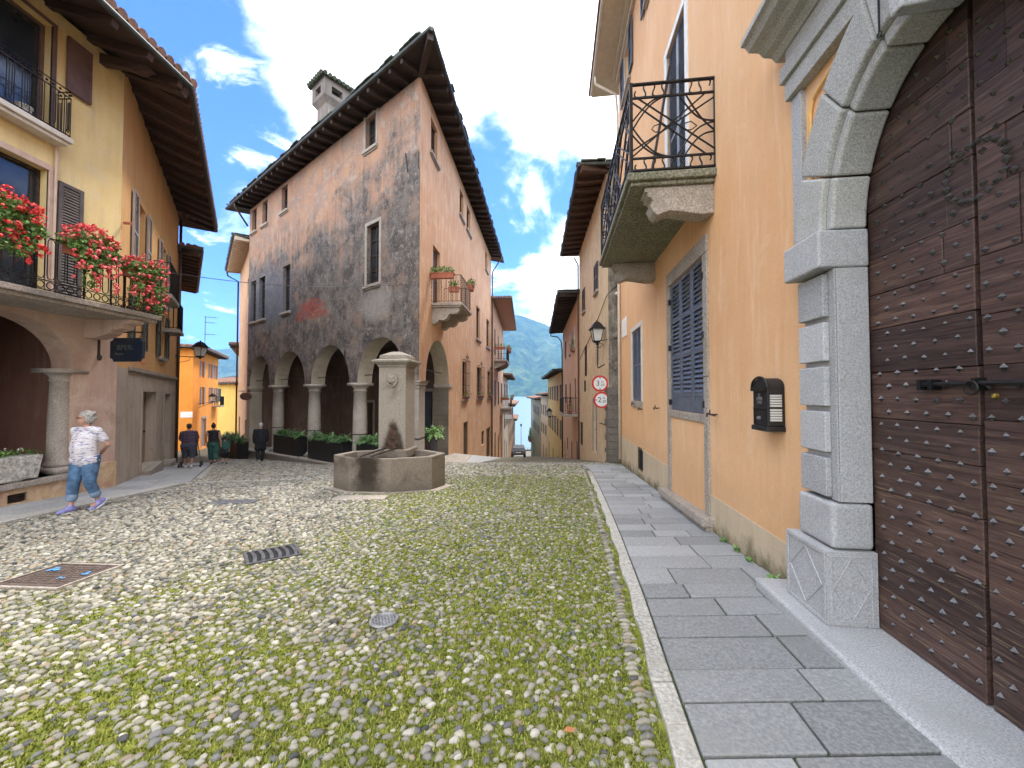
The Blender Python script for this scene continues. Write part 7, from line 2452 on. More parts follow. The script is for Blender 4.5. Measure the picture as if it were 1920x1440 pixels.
h5, W5 = street_house('grey_green_house', 'grey green house near the lake beyond the cream house', (4.9, 67.3), (4.7, 96.0), 7.0, -18, E_ - 0.9, M['greengrey'], r5w, over=1.1, raft_gap=1.2, seed=25)
mb = MB(); mb.wbox(W5, 17, 21, E_ - 10.6, E_ - 10.4, -0.02, 1.1); bb = mb.build('balcony', M['stone'], h5)
mb = MB(); rail(mb, W5, 17, 21, 1.1, E_ - 10.4, 1.0, 0.3, 0.015); mb.build('railing', M['iron'], bb)
planter_box('balcony_shrub', W5, 17.2, 20.5, 0.7, E_ - 10.39, 0.5, 0.4, 'green shrub on the low balcony of the grey green house', 'shrub', 'flower boxes down the lake street', M['fern_pale'], 500, 0, lsz=0.28, hh=1.6)

# --- left row
LX = lambda y: -1.5 + 0.034 * (y - 29.7)
l1w = []
for s in (2.2, 6.2, 10.6):
    l1w += [dict(r=sq(None, s, 1.0, E_ + 3.2, 2.2), k='pane', d=0.05, mf=M['door_brown'], fine=False), dict(r=sq(None, s, 1.0, E_ - 1.0, 2.1), k='shutters', d=-0.02, mf=M['shut_brown'], fine=False),
            dict(r=sq(None, s + 0.3, 1.3, G(0, 31 + s) - 0.0, 2.3), k='door', d=0.07, mf=M['door_brown'])]
h6, W6 = street_house('pink_eave_house', 'house with broad pinkish eaves and two flowered balconies beyond the wedge house', (LX(29.8), 29.8), (LX(44), 44), 7, -12, E_ + 7.35, M['salmon'], l1w, over=1.45,
                      raft=M['soffit_pink'], soffit=M['soffit_pink'], raft_gap=0, seed=26)
for bi, (s0_, s1_, bzz, lab) in enumerate(((1.2, 6.0, E_ + 2.75, 'upper balcony'), (9.0, 13.6, E_ - 1.45, 'lower balcony'))):
    o_ = 1.05
    mb = MB(); mb.wbox(W6, s0_, s1_, bzz - 0.15, bzz, -0.02, o_); bb = mb.build('balcony', M['stone'], h6, bevel=0.01)
    for sx in (s0_ + 0.2, (s0_ + s1_) / 2, s1_ - 0.5):
        mb = MB(); mb.prism([W6.at(sx, bzz - 0.152 + z_, oo) for oo, z_ in ((0, 0), (0.95, 0), (0.9, -0.2), (0.5, -0.4), (0, -0.6))], (W6.d * 0.28).to_3d()); mb.build('bracket', M['stone'], bb)
    mb = MB(); rail(mb, W6, s0_, s1_, o_, bzz, 1.0); mb.build('railing', M['iron'], bb)
    Wn = Wall(W6.at(s0_ + .02, 0, 0).xy, W6.at(s0_ + .02, 0, o_).xy, face=(0, 0))
    planter_box('flower_box', Wn, 0.05, 0.95, 0.12, bzz + 0.80, 0.22, 0.2, 'flower box on the near rail of the %s with pinkish eaves' % lab, 'flower box', 'flower boxes down the lake street', M['gerleaf'], 170, 8, hh=0.2)
    for j, sx in enumerate((s0_ + 0.4, s0_ + 1.8)):
        planter_box('flower_box', W6, sx, sx + 1.2, o_ + 0.1, bzz + 0.78, 0.22, 0.2, ('first' if j == 0 else 'second') + ' flower box along the street rail of the %s with pinkish eaves' % lab, 'flower box', 'flower boxes down the lake street', M['gerleaf'], 170, 14, hh=0.22)
l2w = [dict(r=sq(None, s, 1.0, z_, 1.8), k='shutters', d=-0.02, mf=M['shut_brown'], fine=False) for s in (2.5, 6, 9.5) for z_ in (E_ - 0.6, E_ - 4.2)] + [dict(r=sq(None, s, 1.4, G(0, 45 + s), 2.3), k='door', d=0.07, mf=M['door_brown']) for s in (3, 8)]
h7, W7 = street_house('white_house', 'whitish house under a brown hipped roof between the pink eaved house and the rose house', (LX(44.2), 44.2), (LX(57), 57), 7, -14, E_ + 2.1, M['whitish'], l2w, over=1.0, raft=M['rafter_br'], raft_gap=0.9, seed=27)
l3w = [dict(r=sq(None, s, 1.0, z_, 1.8), k='shutters', d=-0.02, mf=M['shut_grey'], fine=False) for s in (3, 7, 11, 16, 20) for z_ in (E_ - 4.6, E_ - 8.0)]
h8, W8 = street_house('rose_house', 'rose coloured house with low tiled roof toward the lake', (LX(57.3), 57.3), (LX(82), 82), 7, -17, E_ - 1.7, M['pinkish'], l3w, over=1.1, raft=M['rafter_br'], raft_gap=1.1, seed=28)
l4w = [dict(r=sq(None, s, 1.0, z_, 1.8), k='shutters', d=-0.02, mf=M['shut_grey'], fine=False) for s in (3, 8) for z_ in (E_ - 8.6, E_ - 12)]
h9, W9 = street_house('lakeside_house', 'last pale house beside the lake, below the rose house', (LX(82.3), 82.3), (LX(98), 98), 7, -18, E_ - 5.6, M['whitish'], l4w, over=0.8, raft_gap=1.2, seed=29)
# small hanging shop board on it
mb = MB(); mb.wbox(W7, 1.6, 1.66, E_ - 3.0, E_ - 2.5, 0.1, 0.95); o = mb.build('shop_board', M['sign_white'], loc=W7.at(1.63, E_ - 3.0, 0.0))
mb = MB(); mb.bar(W7.at(1.63, E_ - 2.45, 0), W7.at(1.63, E_ - 2.45, 1.0), 0.03); mb.build('bracket', M['iron'], o); props(o, 'small pale shop board projecting from the white house', 'shop sign')

# --- beyond the arcade on the far left
k1w = [dict(px=(445, 452, 790, 850), k='door', mf=M['door_brown'], w=1.1, h=(E_ - 4.0, E_ - 1.6)), dict(px=(446, 450, 595, 660), k='pane', w=0.8, h=(E_ + 2.7, E_ + 4.6), sill=0.06),
       dict(px=(446, 450, 505, 540), k='pane', w=0.7, h=(E_ + 5.9, E_ + 7.0)), dict(r=(1.2, 2.0, E_ + 5.9, E_ + 7.0), k='pane'), dict(r=(1.2, 2.1, E_ - 4.0, E_ - 1.6), k='door', mf=M['door_brown'])]
pe_ = Vector(PAL_E)
h10, W10 = street_house('curved_eave_house', 'pinkish house with pale boarded eaves joined to the dark arcaded house', (pe_.x - 0.05, pe_.y + 0.25), (-20.0, 28.1), 8, -8, E_ + 8.9, M['salmon'], k1w, face=(-15, 14), over=0.85,
                        raft=M['soffit_cream'], soffit=M['soffit_cream'], raft_gap=0.5, roofm=M['slate'], rag=0.03, seed=30, end_over=0.1)
mb = MB(); mb.tube([W10.at(W10.L - 0.1, E_ + 8.8, 0.8), W10.at(W10.L - 0.1, E_ + 8.5, 0.75), W10.at(W10.L - 0.1, E_ + 8.2, 0.12), W10.at(W10.L - 0.1, -3, 0.10)], 0.055, 8); mb.build('downpipe', M['iron_rust'], h10, smooth=True)
# low house after it, just its eave and corner
h11, W11 = street_house('far_eave_house', 'small house with a low dark eave beyond the pale boarded eaves', (-20.6, 29.2), (-25.2, 36.4), 8, -8, E_ + 3.6, M['cream'], [dict(r=(1.5, 2.5, E_ - 3.8, E_ - 1.5), k='door', mf=M['door_brown'])], face=(-30, 25), over=0.7, raft_gap=0.8, seed=31)
# next house beyond the yellow one
h12, W12 = street_house('brown_eave_house', 'house with brown boarded eaves and balcony just beyond the yellow house', (BE[0] - 0.05, BE[1] + 0.12), (-19.4, 22.4), 7, -5, E_ + 6.1, M['peach'],
                        [dict(r=(1.5, 2.5, E_ + 2.4, E_ + 4.2), k='shutters', mf=M['shut_green']), dict(r=(1.5, 2.5, E_ - 0.6, E_ + 1.0), k='shutters', mf=M['shut_green']), dict(r=(4.5, 5.6, E_ - 3.3, E_ - 1.0), k='door', mf=M['door_brown'])],
                        face=(-12, 22), over=0.72, raft=M['rafter_br'], raft_gap=0.6, seed=32)
# bright orange house closing the left street
cO = (-26.4, 31.8)
ow = []
for px in ((375, 383), (391, 399), (402, 407)):
    ow += [dict(px=(*px, 675, 702), k='pane', mf=M['white_wood'], w=0.85, h=(E_ + 1.5, E_ + 2.9), flaps=0.95, shut=M['shut_grey'], fine=False), dict(px=(*px, 726, 762), k='pane', mf=M['white_wood'], w=0.85, h=(E_ - 1.0, E_ + 0.6), flaps=0.95, shut=M['shut_grey'], fine=False)]
ow += [dict(px=(371, 391, 785, 850), k='door', mf=M['door_grey'], w=1.6, h=(E_ - 4.9, E_ - 2.3), surround=0.2)]
h13, W13 = street_house('bright_orange_house', 'bright orange house with pale grey shutters at the turn of the side street', cO, (-31.2, 40.8), 9, -9, E_ + 3.75, M['far_orange'], ow, face=(-20, 30), over=0.75, raft=M['rafter_br'], raft_gap=0.8, seed=33, end_over=0.6)
WO = Wall(cO, (-29.5, 30.3), face=(0, 0))
mb = MB(); pO = W13.at(0, 0, 0)
mb.sheet(WO, rect_poly(0, WO.L, -9, E_ + 3.75), [], 0); mb.build('end_wall', M['far_orange'], h13, fixn=False)
# railing and bench-like balcony on it
mb = MB(); mb.wbox(W13, 7.4, 9.4, E_ - 1.35, E_ - 1.25, -0.02, 0.7); bb = mb.build('balcony', M['stone'], h13); mb = MB(); rail(mb, W13, 7.4, 9.4, 0.7, E_ - 1.25, 0.95, 0.2, 0.012); mb.build('railing', M['iron'], bb)
h14, W14 = street_house('yellow_gable_house', 'small bright yellow house with red tiled roof behind the bright orange house', (-40.5, 49.5), (-32.3, 45.5), 7, -9, E_ + 1.3, M['far_yellow'],
                        [dict(r=(1.5, 2.4, E_ - 1.0, E_ + 0.6), k='shutters', mf=M['shut_green'], fine=False), dict(r=(4.5, 5.4, E_ - 1.0, E_ + 0.6), k='shutters', mf=M['shut_green'], fine=False), dict(r=(3.0, 4.1, E_ - 5.2, E_ - 2.9), k='door', mf=M['door_brown'])],
                        face=(-25, 30), over=0.6, slope=0.32, raft_gap=0.9, seed=34, inset=2.4)
# TV aerial on its roof
ap = Vector((-34.0, 44.0, E_ + 3.4))
ap = at_depth(384, 650, 42.0); 
mb = MB(); ap.z = E_ + 3.9
mb.tube([ap, ap + Vector((0, 0, 4.6))], 0.035, 5)
for zz, L in ((4.5, 1.0), (3.9, 0.8), (2.6, 0.9)):
    mb.tube([ap + Vector((0, 0, zz)), ap + Vector((L, 0.3, zz))], 0.022, 4)
    for k in range(5): mb.tube([ap + Vector((L * k / 4, 0.3 * k / 4 - 0.3, zz)), ap + Vector((L * k / 4, 0.3 * k / 4 + 0.3, zz))], 0.014, 4)
o = mb.build('aerial', M['gutter'], loc=ap); props(o, 'thin television aerial above the orange house roof', 'aerial')
# ---------------------------------------------------------------- fountain
FC = Vector((FONT_C[0], FONT_C[1], gz(*FONT_C)))
ft = thing('fountain', 'octagonal stone fountain with a square pillar, lion mask and dark stained basin', 'fountain', FC)
fz = gz(FC.x, FC.y - 0.7) - 0.02
SQY = 0.57
topz = EYE - 1.375
def octo(r, rot=0.0, sx=1.0):
    return [Vector((FC.x + sx * r * math.cos(R(22.5 + 45 * k) + rot), FC.y + SQY * r * math.sin(R(22.5 + 45 * k) + rot))) for k in range(8)]
ro_, ri_ = 1.26, 1.09
FR = R(-11.5)
O8, I8 = octo(ro_, FR), octo(ri_, FR)
mb = MB(); n = 8
vs = [(p.x, p.y, fz - 0.15) for p in O8] + [(p.x, p.y, topz) for p in O8] + [(p.x, p.y, topz) for p in I8] + [(p.x, p.y, topz - 0.55) for p in I8]
fs = []
for i in range(8):
    j = (i + 1) % 8
    fs += [(i, j, 8 + j, 8 + i), (8 + i, 8 + j, 16 + j, 16 + i), (16 + i, 16 + j, 24 + j, 24 + i)]
fs += [tuple(24 + i for i in range(8)), tuple(range(7, -1, -1))]
mb.add(vs, fs)
q = NM('fountain_basin_stone')
a = q.noise(55, 3, 0.7)
col = q.ramp(a, [(0.36, (0.15, 0.122, 0.098)), (0.48, (0.215, 0.178, 0.145)), (0.6, (0.27, 0.228, 0.187))])
col = q.mix(q.rng(q.noise(1.7, 8, 0.72, dist=0.6), 0.44, 0.66, 0, 0.85), col, (0.115, 0.092, 0.074))
# the dark run where the basin overflows, on the face turned to the square
o = q.sep(); zz = o[2]
xx = q.math('SUBTRACT', o[0], FC.x - 0.28)
wob = q.math('MULTIPLY', q.math('SUBTRACT', q.noise(5, 6, 0.7), 0.5), 0.5)
dxr = q.math('ABSOLUTE', q.math('ADD', xx, wob))
run = q.math('MULTIPLY', q.rng(dxr, 0.42, 0.10), q.rng(o[1], FC.y - 0.40, FC.y - 0.55))
col = q.mix(q.math('MULTIPLY', run, 0.92), col, (0.025, 0.018, 0.012))
col = q.mix(q.math('MULTIPLY', q.rng(zz, fz + 0.35, fz), 0.55), col, (0.10, 0.085, 0.065))
q.bump(a, 0.4, 0.006)
mbas = q.done(col, 0.8, spec=0.2)
bs = mb.build('basin', mbas, ft, bevel=0.018, seg=3)
mb = MB()
S8 = octo(1.45, FR)
mb.prism([(p.x, p.y, gz(p.x, p.y) - 0.12) for p in S8], (0, 0, 0.135))
mb.build('foot_slab', M['stone'], ft, bevel=0.01)
mb = MB(); mb.add([(p.x, p.y, topz - 0.17) for p in octo(ri_ - 0.002, FR)], [tuple(range(8))])
q = NM('basin_water'); q.bump(q.noise(12, 3, 0.5), 0.15, 0.02)
mb.build('water', q.done((0.02, 0.022, 0.018), 0.05, spec=0.6), ft, fixn=False)
# pillar
PC = Vector((FC.x + 0.02, FC.y + 0.44, 0)); PRZ = R(-6); m3 = Matrix.Rotation(PRZ, 3, 'Z')
pz0, pz1 = topz - 0.7, EYE + 0.62
q = NM('fountain_pillar_stone')
a = q.noise(55, 3, 0.7)
col = q.ramp(a, [(0.36, (0.21, 0.18, 0.15)), (0.48, (0.29, 0.255, 0.213)), (0.6, (0.355, 0.315, 0.265))])
col = q.mix(q.rng(q.noise(1.3, 8, 0.7, dist=0.5), 0.48, 0.70, 0, 0.75), col, (0.165, 0.138, 0.113))
o = q.sep()
xx = q.math('SUBTRACT', o[0], PC.x + 0.0)
hgt = q.math('SUBTRACT', o[2], topz)
wob = q.math('MULTIPLY', q.math('SUBTRACT', q.noise(6, 6, 0.7), 0.5), 0.22)
tri = q.math('ADD', q.math('ABSOLUTE', q.math('ADD', xx, wob)), q.math('MULTIPLY', hgt, 0.30))
st_ = q.math('MULTIPLY', q.rng(tri, 0.36, 0.22), q.rng(hgt, 0.85, 0.60))
col = q.mix(q.math('MULTIPLY', st_, 0.95), col, q.mix(q.rng(q.noise(9, 6, 0.7), 0.4, 0.6), (0.020, 0.013, 0.009), (0.085, 0.045, 0.028)))
q.bump(a, 0.35, 0.006)
mpil = q.done(col, 0.8, spec=0.2)
mb = MB()
mb.box((PC.x, PC.y, (pz0 + pz1) / 2), 0.66, 0.60, pz1 - pz0, PRZ)
pil = mb.build('pillar', mpil, ft, bevel=0.014, seg=2)
mb = MB(); mb.box((PC.x, PC.y, topz - 0.02), 0.80, 0.74, 0.20, PRZ); mb.build('pillar_foot', mbas, ft, bevel=0.03, seg=2)
mb = MB()
def sqf(h0x, h0y, z0, h1x, h1y, z1):
    c0 = Vector((PC.x, PC.y, 0))
    mb.hexa([c0 + m3 @ Vector((a_ * h0x, b_ * h0y, z0)) for a_, b_ in ((-1, -1), (1, -1), (1, 1), (-1, 1))] + [c0 + m3 @ Vector((a_ * h1x, b_ * h1y, z1)) for a_, b_ in ((-1, -1), (1, -1), (1, 1), (-1, 1))])
z = pz1 + 0.001
sqf(.35, .32, z, .36, .33, z + .05); sqf(.36, .33, z + .051, .43, .40, z + .11); sqf(.455, .425, z + .111, .46, .43, z + .165); sqf(.44, .41, z + .166, .33, .30, z + .20)
sqf(.33, .30, z + .201, .32, .29, z + .29); sqf(.30, .27, z + .291, .16, .14, z + .36); sqf(.16, .14, z + .361, .09, .08, z + .385)
mb.build('cap', M['font'], ft, bevel=0.012, seg=2)
# lion mask
fc = Vector((PC.x, PC.y, 0)) + m3 @ Vector((0.0, -0.305, 0)); fc.z = at_depth(735, 712, fc.y).z
mb = MB(); xA = m3 @ Vector((1, 0, 0)); yA = m3 @ Vector((0, -1, 0)); zA = Vector((0, 0, 1))
L3 = lambda a_, b_, c_: fc + xA * a_ + yA * b_ + zA * c_
for k in range(16):
    a_ = 2 * math.pi * k / 16
    mb.ball(L3(0.115 * math.cos(a_), 0.012, 0.135 * math.sin(a_) - 0.01), 0.036, 0.03, 0.045)
mb.ball(L3(0, 0.02, 0), 0.105, 0.06, 0.125); mb.ball(L3(0, 0.065, 0.02), 0.026, 0.035, 0.05)
mb.ball(L3(0, 0.06, -0.05), 0.055, 0.05, 0.04); mb.ball(L3(0, 0.085, -0.022), 0.026, 0.018, 0.016)
for s_ in (-1, 1):
    mb.ball(L3(s_ * 0.045, 0.055, 0.035), 0.018, 0.015, 0.013); mb.ball(L3(s_ * 0.045, 0.062, 0.058), 0.032, 0.018, 0.012); mb.ball(L3(s_ * 0.05, 0.05, -0.03), 0.035, 0.03, 0.03); mb.ball(L3(s_ * 0.085, 0.03, 0.095), 0.022, 0.02, 0.026)
mb.ball(L3(0, 0.05, -0.105), 0.035, 0.03, 0.018)
mb.build('lion_mask', M['font'], ft, remesh=0.008)
mb = MB(); mb.tube([L3(0, 0.06, -0.08), L3(0, 0.12, -0.085), L3(0, 0.13, -0.1)], 0.011, 8); mb.build('spout', M['iron'], ft)
mb = MB()
for s_ in (-0.16, 0.10):
    c0 = Vector((PC.x, PC.y, 0)) + m3 @ Vector((s_, -0.3, 0)); c1 = Vector((FC.x - 0.30 + s_ * 0.9, FC.y - 0.63, 0)); c0.z = topz + 0.10; c1.z = topz + 0.035
    mb.bar(c0, c1, 0.03, 0.02)
mb.build('bucket_rest', M['iron_rust'], ft)

# ---------------------------------------------------------------- planters along the arcade
rg = random.Random(17)
def tub(W, s0, s1, o0, o1, z0, h, label, dens, L=0.42):
    t = thing('fern_planter', label, 'planter', W.at((s0 + s1) / 2, z0, (o0 + o1) / 2), 'black planters along the arcade')
    mb = MB()
    mb.wbox(W, s0, s1, z0 + 0.004, z0 + h, o0, o1)
    mb.wbox(W, s0 - .02, s1 + .02, z0 + h + .001, z0 + h + .03, o0 - .02, o1 + .02)
    mb.build('tub', M['black'], t, bevel=0.01)
    mb = MB()
    n_ = max(2, int((s1 - s0) / 0.28))
    for i in range(n_):
        c = W.at(s0 + (s1 - s0) * (i + .5) / n_, z0 + h + 0.02, (o0 + o1) / 2 + rg.uniform(-.08, .08))
        fern(mb, c, rg, dens, L * rg.uniform(0.8, 1.2), 0.9, 0.055)
    mb.build('foliage', M['fern'], t, fixn=False)
    return t
tub(WP, 1.3, 3.55, -0.34, 0.10, flz(2.4), 0.80, 'black planter of ferns half hidden by the fountain', 26)
tub(WP, colt[0] + 0.42, colt[1] - 0.55, -0.22, 0.22, flz(5.8), 0.82, 'long black planter of ferns between the first and second round column from the fountain', 26)
tub(WP, colt[1] + 0.50, colt[2] - 0.62, -0.30, 0.14, flz(9.7), 0.85, 'black planter of ferns between the two round columns away from the fountain', 26)
tub(WP, 13.1, 16.3, 0.55, 1.05, gz(*WP.at(14.5, 0, .8).xy) - 0.04, 0.95, 'black planter of dense green bushes at the arcade end by the oval sign', 34, 0.5)
# white flowering plant on a pedestal in the corner arch
pc = WQ.at(2.15, 0, -0.1); pc = Vector((pc.x, pc.y, flz(0) + 0.012))
t = thing('pedestal_plant', 'pale feathery plant on a slim grey pedestal in the corner arch', 'potted plant', pc)
mb = MB(); mb.box(pc + Vector((0, 0, 0.44)), 0.26, 0.26, 0.88, 0.1); mb.box(pc + Vector((0, 0, 0.93)), 0.36, 0.36, 0.10, 0.1); mb.build('pedestal', M['castiron'], t, bevel=0.008)
mb = MB()
for i in range(3): fern(mb, pc + Vector((rg.uniform(-.08, .08), rg.uniform(-.08, .08), 0.97)), rg, 24, 0.62, 1.1, 0.06)
mb.build('foliage', M['fern_pale'], t, fixn=False)
# oval sign at the arcade end, and the pub-like board by the door
sc = at_depth(461, 743, 20.6)
t = thing('oval_sign', 'dark oval shop sign hanging at the far end of the arcade', 'shop sign', sc)
mb = MB(); mb.lathe([(0.02, -0.03), (0.30, -0.03), (0.33, -0.015), (0.33, 0.015), (0.30, 0.03), (0.02, 0.03)], sc, 28, rot=Matrix.Rotation(R(-12), 3, 'Z') @ Matrix.Diagonal((1.15, 1, 0.62)) @ Matrix.Rotation(R(90), 3, 'X'))
mb.build('board', M['panel_brown'], t)
mb = MB(); mb.bar(sc + Vector((-0.42, 0.0, 0.28)), sc + Vector((0.9, 0.25, 0.28)), 0.03); mb.bar(sc + Vector((-0.2, 0.04, 0.28)), sc + Vector((-0.2, 0.04, 0.17)), 0.012); mb.bar(sc + Vector((0.2, 0.04, 0.28)), sc + Vector((0.2, 0.04, 0.17)), 0.012); mb.build('bracket', M['iron'], t)

# ---------------------------------------------------------------- two round road signs on the beige house
def road_sign(px, py, label, big_, unit, small, tri):
    s_, z_ = W1.hit(px, py, 0.10)
    c = at_depth(px, py, 14.15)
    t = thing('road_sign', label, 'road sign', c, 'round restriction signs')
    rot = Matrix.Rotation(R(90), 3, 'X')
    mb = MB(); mb.lathe([(0.01, -0.012), (0.30, -0.012), (0.30, 0.0), (0.30, 0.004), (0.235, 0.004)], c, 40, rot=rot)
    pl = mb.build('rim', M['sign_red'], t)
    mb = MB(); mb.lathe([(0.01, 0.0045), (0.236, 0.0045), (0.236, 0.007), (0.01, 0.007)], c, 40, rot=rot); mb.build('face', M['sign_white'], t)
    f = c + Vector((0, -0.009, 0))
    text_part(big_, 0.27, f + Vector((-0.075, 0, -0.0)), (R(90), 0, 0), M['black'], t, 'lettering', 0.002)
    text_part(unit, 0.12, f + Vector((0.085, 0, 0.07)), (R(90), 0, 0), M['black'], t, 'lettering', 0.002)
    text_part(small, 0.13, f + Vector((0.085, 0, -0.055)), (R(90), 0, 0), M['black'], t, 'lettering', 0.002)
    mb = MB()
    for dx, dz in tri:
        d = Vector((dx, 0, dz)); u = Vector((-dz, 0, dx))
        p = f + d * 0.222
        mb.prism([p + u * 0.042, p - u * 0.042, p - d * 0.05], (0, -0.002, 0))
    mb.build('arrow_marks', M['black'], t)
    mb = MB(); b0 = c + Vector((0, 0.013, 0)); mb.bar(b0 + Vector((-0.2, 0.01, 0.1)), b0 + Vector((0.2, 0.01, 0.1)), 0.02, 0.04); mb.bar(b0 + Vector((-0.2, 0.01, -0.1)), b0 + Vector((0.2, 0.01, -0.1)), 0.02, 0.04)
    e = W1.at(0.5, c.z, 0.0); mb.bar(b0 + Vector((0.1, 0.02, 0.0)), (e.x, e.y, c.z), 0.03)
    mb.build('bracket', M['castiron'], t)
road_sign(1125, 719, 'upper round red rimmed sign limiting height to 3.50 metres', '3', 'm', ',50', ((0, 1), (0, -1)))
road_sign(1128, 750, 'lower round red rimmed sign limiting width to 2.30 metres', '2', 'm', ',30', ((1, 0), (-1, 0)))
# small wall plate on the orange house
s0_, s1_, z0_, z1_ = WR.rect(1167, 1175, 597, 632)
mb = MB(); mb.wbox(WR, s0_, s1_, z0_, z1_, 0.002, 0.02); o = mb.build('street_plate', M['sign_white'], loc=WR.at(s0_, z0_, 0), bevel=0.004); props(o, 'small white plate at the far end of the orange wall', 'name plate')

# ---------------------------------------------------------------- street lamps
# big lantern on the beige house corner
lt = at_depth(1119, 605, 14.6); lt.z += 0.05
wp = WE.at(0.42, lt.z - 0.72, 0.02)
z_ = lt.z - 0.78
lantern('street_lamp', lt, 'grey street lantern on an iron arm at the corner of the beige house', 'lanterns of the square', 1.25,
        arm=[([(lt.x, lt.y, lt.z - 0.80), (lt.x, lt.y, z_ - 0.03)], 0.03), ([(lt.x, lt.y, z_ + 0.02), (wp.x - 0.15, wp.y, z_ + 0.04), wp], 0.018),
             (scroll((lt.x + 0.12, lt.y, z_ - 0.16), Vector((1, 0, 0)), Vector((0, 0, 1)), 0.12, 1.2, 16), 0.014),
             ([(lt.x + 0.03, lt.y, z_ - 0.02), (lt.x + 0.02, lt.y, z_ - 0.95), (lt.x + 0.05, lt.y + 0.03, z_ - 1.0), W1.at(0.75, z_ - 0.85, 0.0)], 0.022)]
            + [([(lt.x - 0.05, lt.y, z_ - 0.1 - k * 0.11), (lt.x + 0.07, lt.y, z_ - 0.14 - k * 0.11), (lt.x - 0.05, lt.y, z_ - 0.18 - k * 0.11)], 0.012) for k in range(7)])
# lantern on the left street, arm from the yellow house
l2 = at_depth(376, 640, 16.4)
a0 = WB.at(WB.L - 0.3, l2.z - 0.68, 0.0)
lantern('street_lamp', l2, 'street lantern on a long arm fixed to the yellow house', 'lanterns of the square', 1.05,
        arm=[([a0, (l2.x, l2.y, l2.z - 0.69)], 0.018), ([a0 + Vector((0, 0, -0.3)), a0.lerp(Vector((l2.x, l2.y, l2.z - 0.69)), 0.55) + Vector((0, 0, -0.16)), a0.lerp(Vector((l2.x, l2.y, l2.z - 0.69)), 0.6) + Vector((0, 0, -0.02))], 0.010)])
l3 = W13.at(*[W13.hit(372, 740)[0], 0, 1.0]); l3.z = at_depth(372, 738, l3.y).z
b3 = W13.at(W13.hit(372, 740)[0], l3.z - 0.9, 0.0)
lantern('street_lamp', l3, 'smaller pale lantern on the wall of the bright orange house', 'lanterns of the square', 1.1, arm=[([b3, (l3.x, l3.y, l3.z - 0.75)], 0.022), ([b3 + Vector((0, 0, -0.35)), (l3.x, l3.y, l3.z - 0.78)], 0.015)])
l4 = at_depth(1030, 765, 43.0); b4 = W3.at((l4.y - W3.A.y), l4.z - 0.9, 0.0)
lantern('street_lamp', l4, 'far street lantern on the ochre house down the lake street', 'lanterns of the square', 1.5, arm=[([b4, (l4.x, l4.y, l4.z - 1.02)], 0.03)])
# lake front lamp and railing and seat
lp = at_depth(977, 800, 116.5)
g_ = gz(lp.x, lp.y)
t = thing('promenade_lamp', 'slim lamp post standing on the lake promenade', 'street lamp', (lp.x, lp.y, g_))
mb = MB(); mb.tube([(lp.x, lp.y, g_), (lp.x, lp.y, lp.z)], [0.09, 0.05], 8); mb.build('post', M['iron'], t)
mb = MB(); mb.lathe([(0.12, 0), (0.32, 0.55), (0.36, 0.6), (0.10, 0.85), (0.05, 0.95)], (lp.x, lp.y, lp.z), 10); mb.build('lamp_head', M['iron'], t)
mb = MB()
for i in range(26):
    x = -6 + i * 0.9; mb.bar((x, 117.6, -15.9), (x, 117.6, -14.9), 0.09)
for zz in (-15.4, -14.95): mb.bar((-6, 117.6, zz), (16.5, 117.6, zz), 0.06)
mb.box((5, 118.2, -15.75), 24, 0.4, 0.4)
o = mb.build('lake_railing', M['castiron'], loc=(5, 117.6, -15.9)); props(o, 'low railing and wall along the lake promenade', 'railing')

# car parked low in the lake street, seen from behind
cp_ = at_depth(958, 866, 46.0); cg = gz(0.6, 46)
cx_, cy_ = 0.75, 46.0
t = thing('parked_car', 'small dark car parked on the slope of the lake street', 'car', (cx_, cy_, cg))
tl = Matrix.Rotation(R(-8.6), 3, 'X')
def cb(pts): return [Vector((cx_, cy_, cg)) + tl @ Vector(p) for p in pts]
mb = MB()
sec = [(-1.9, .35, .75, .80), (-1.85, .30, .95, .82), (-1.0, .28, 1.0, .84), (0.8, .28, .98, .84), (1.9, .3, .78, .78)]
def loft(mb, secs):
    vs, fs = [], []
    for y_, z0_, z1_, hw_ in secs: vs += cb([(-hw_, y_, z0_), (hw_, y_, z0_), (hw_, y_, z1_ - .12), (hw_ * .93, y_, z1_), (-hw_ * .93, y_, z1_), (-hw_, y_, z1_ - .12)])
    for i in range(len(secs) - 1):
        for k in range(6):
            l = (k + 1) % 6; fs.append((i * 6 + k, i * 6 + l, (i + 1) * 6 + l, (i + 1) * 6 + k))
    fs += [tuple(range(5, -1, -1)), tuple((len(secs) - 1) * 6 + k for k in range(6))]
    mb.add(vs, fs)
loft(mb, sec)
vs = cb([(-.76, -1.75, 1.0), (.76, -1.75, 1.0), (.76, 0.9, 1.0), (-.76, 0.9, 1.0), (-.62, -1.25, 1.48), (.62, -1.25, 1.48), (.62, 0.2, 1.48), (-.62, 0.2, 1.48)])
mb.hexa(vs)
mb.build('body', simple('dark_car_paint', (0.09, 0.09, 0.10), 0.25, 0.2, 0.1), t, bevel=0.06, seg=2)
mb = MB(); mb.hexa(cb([(-.64, -1.77, 1.03), (.64, -1.77, 1.03), (.64, -1.70, 1.03), (-.64, -1.70, 1.03), (-.54, -1.36, 1.42), (.54, -1.36, 1.42), (.54, -1.30, 1.42), (-.54, -1.30, 1.42)])); mb.build('rear_window', M['glass'], t)
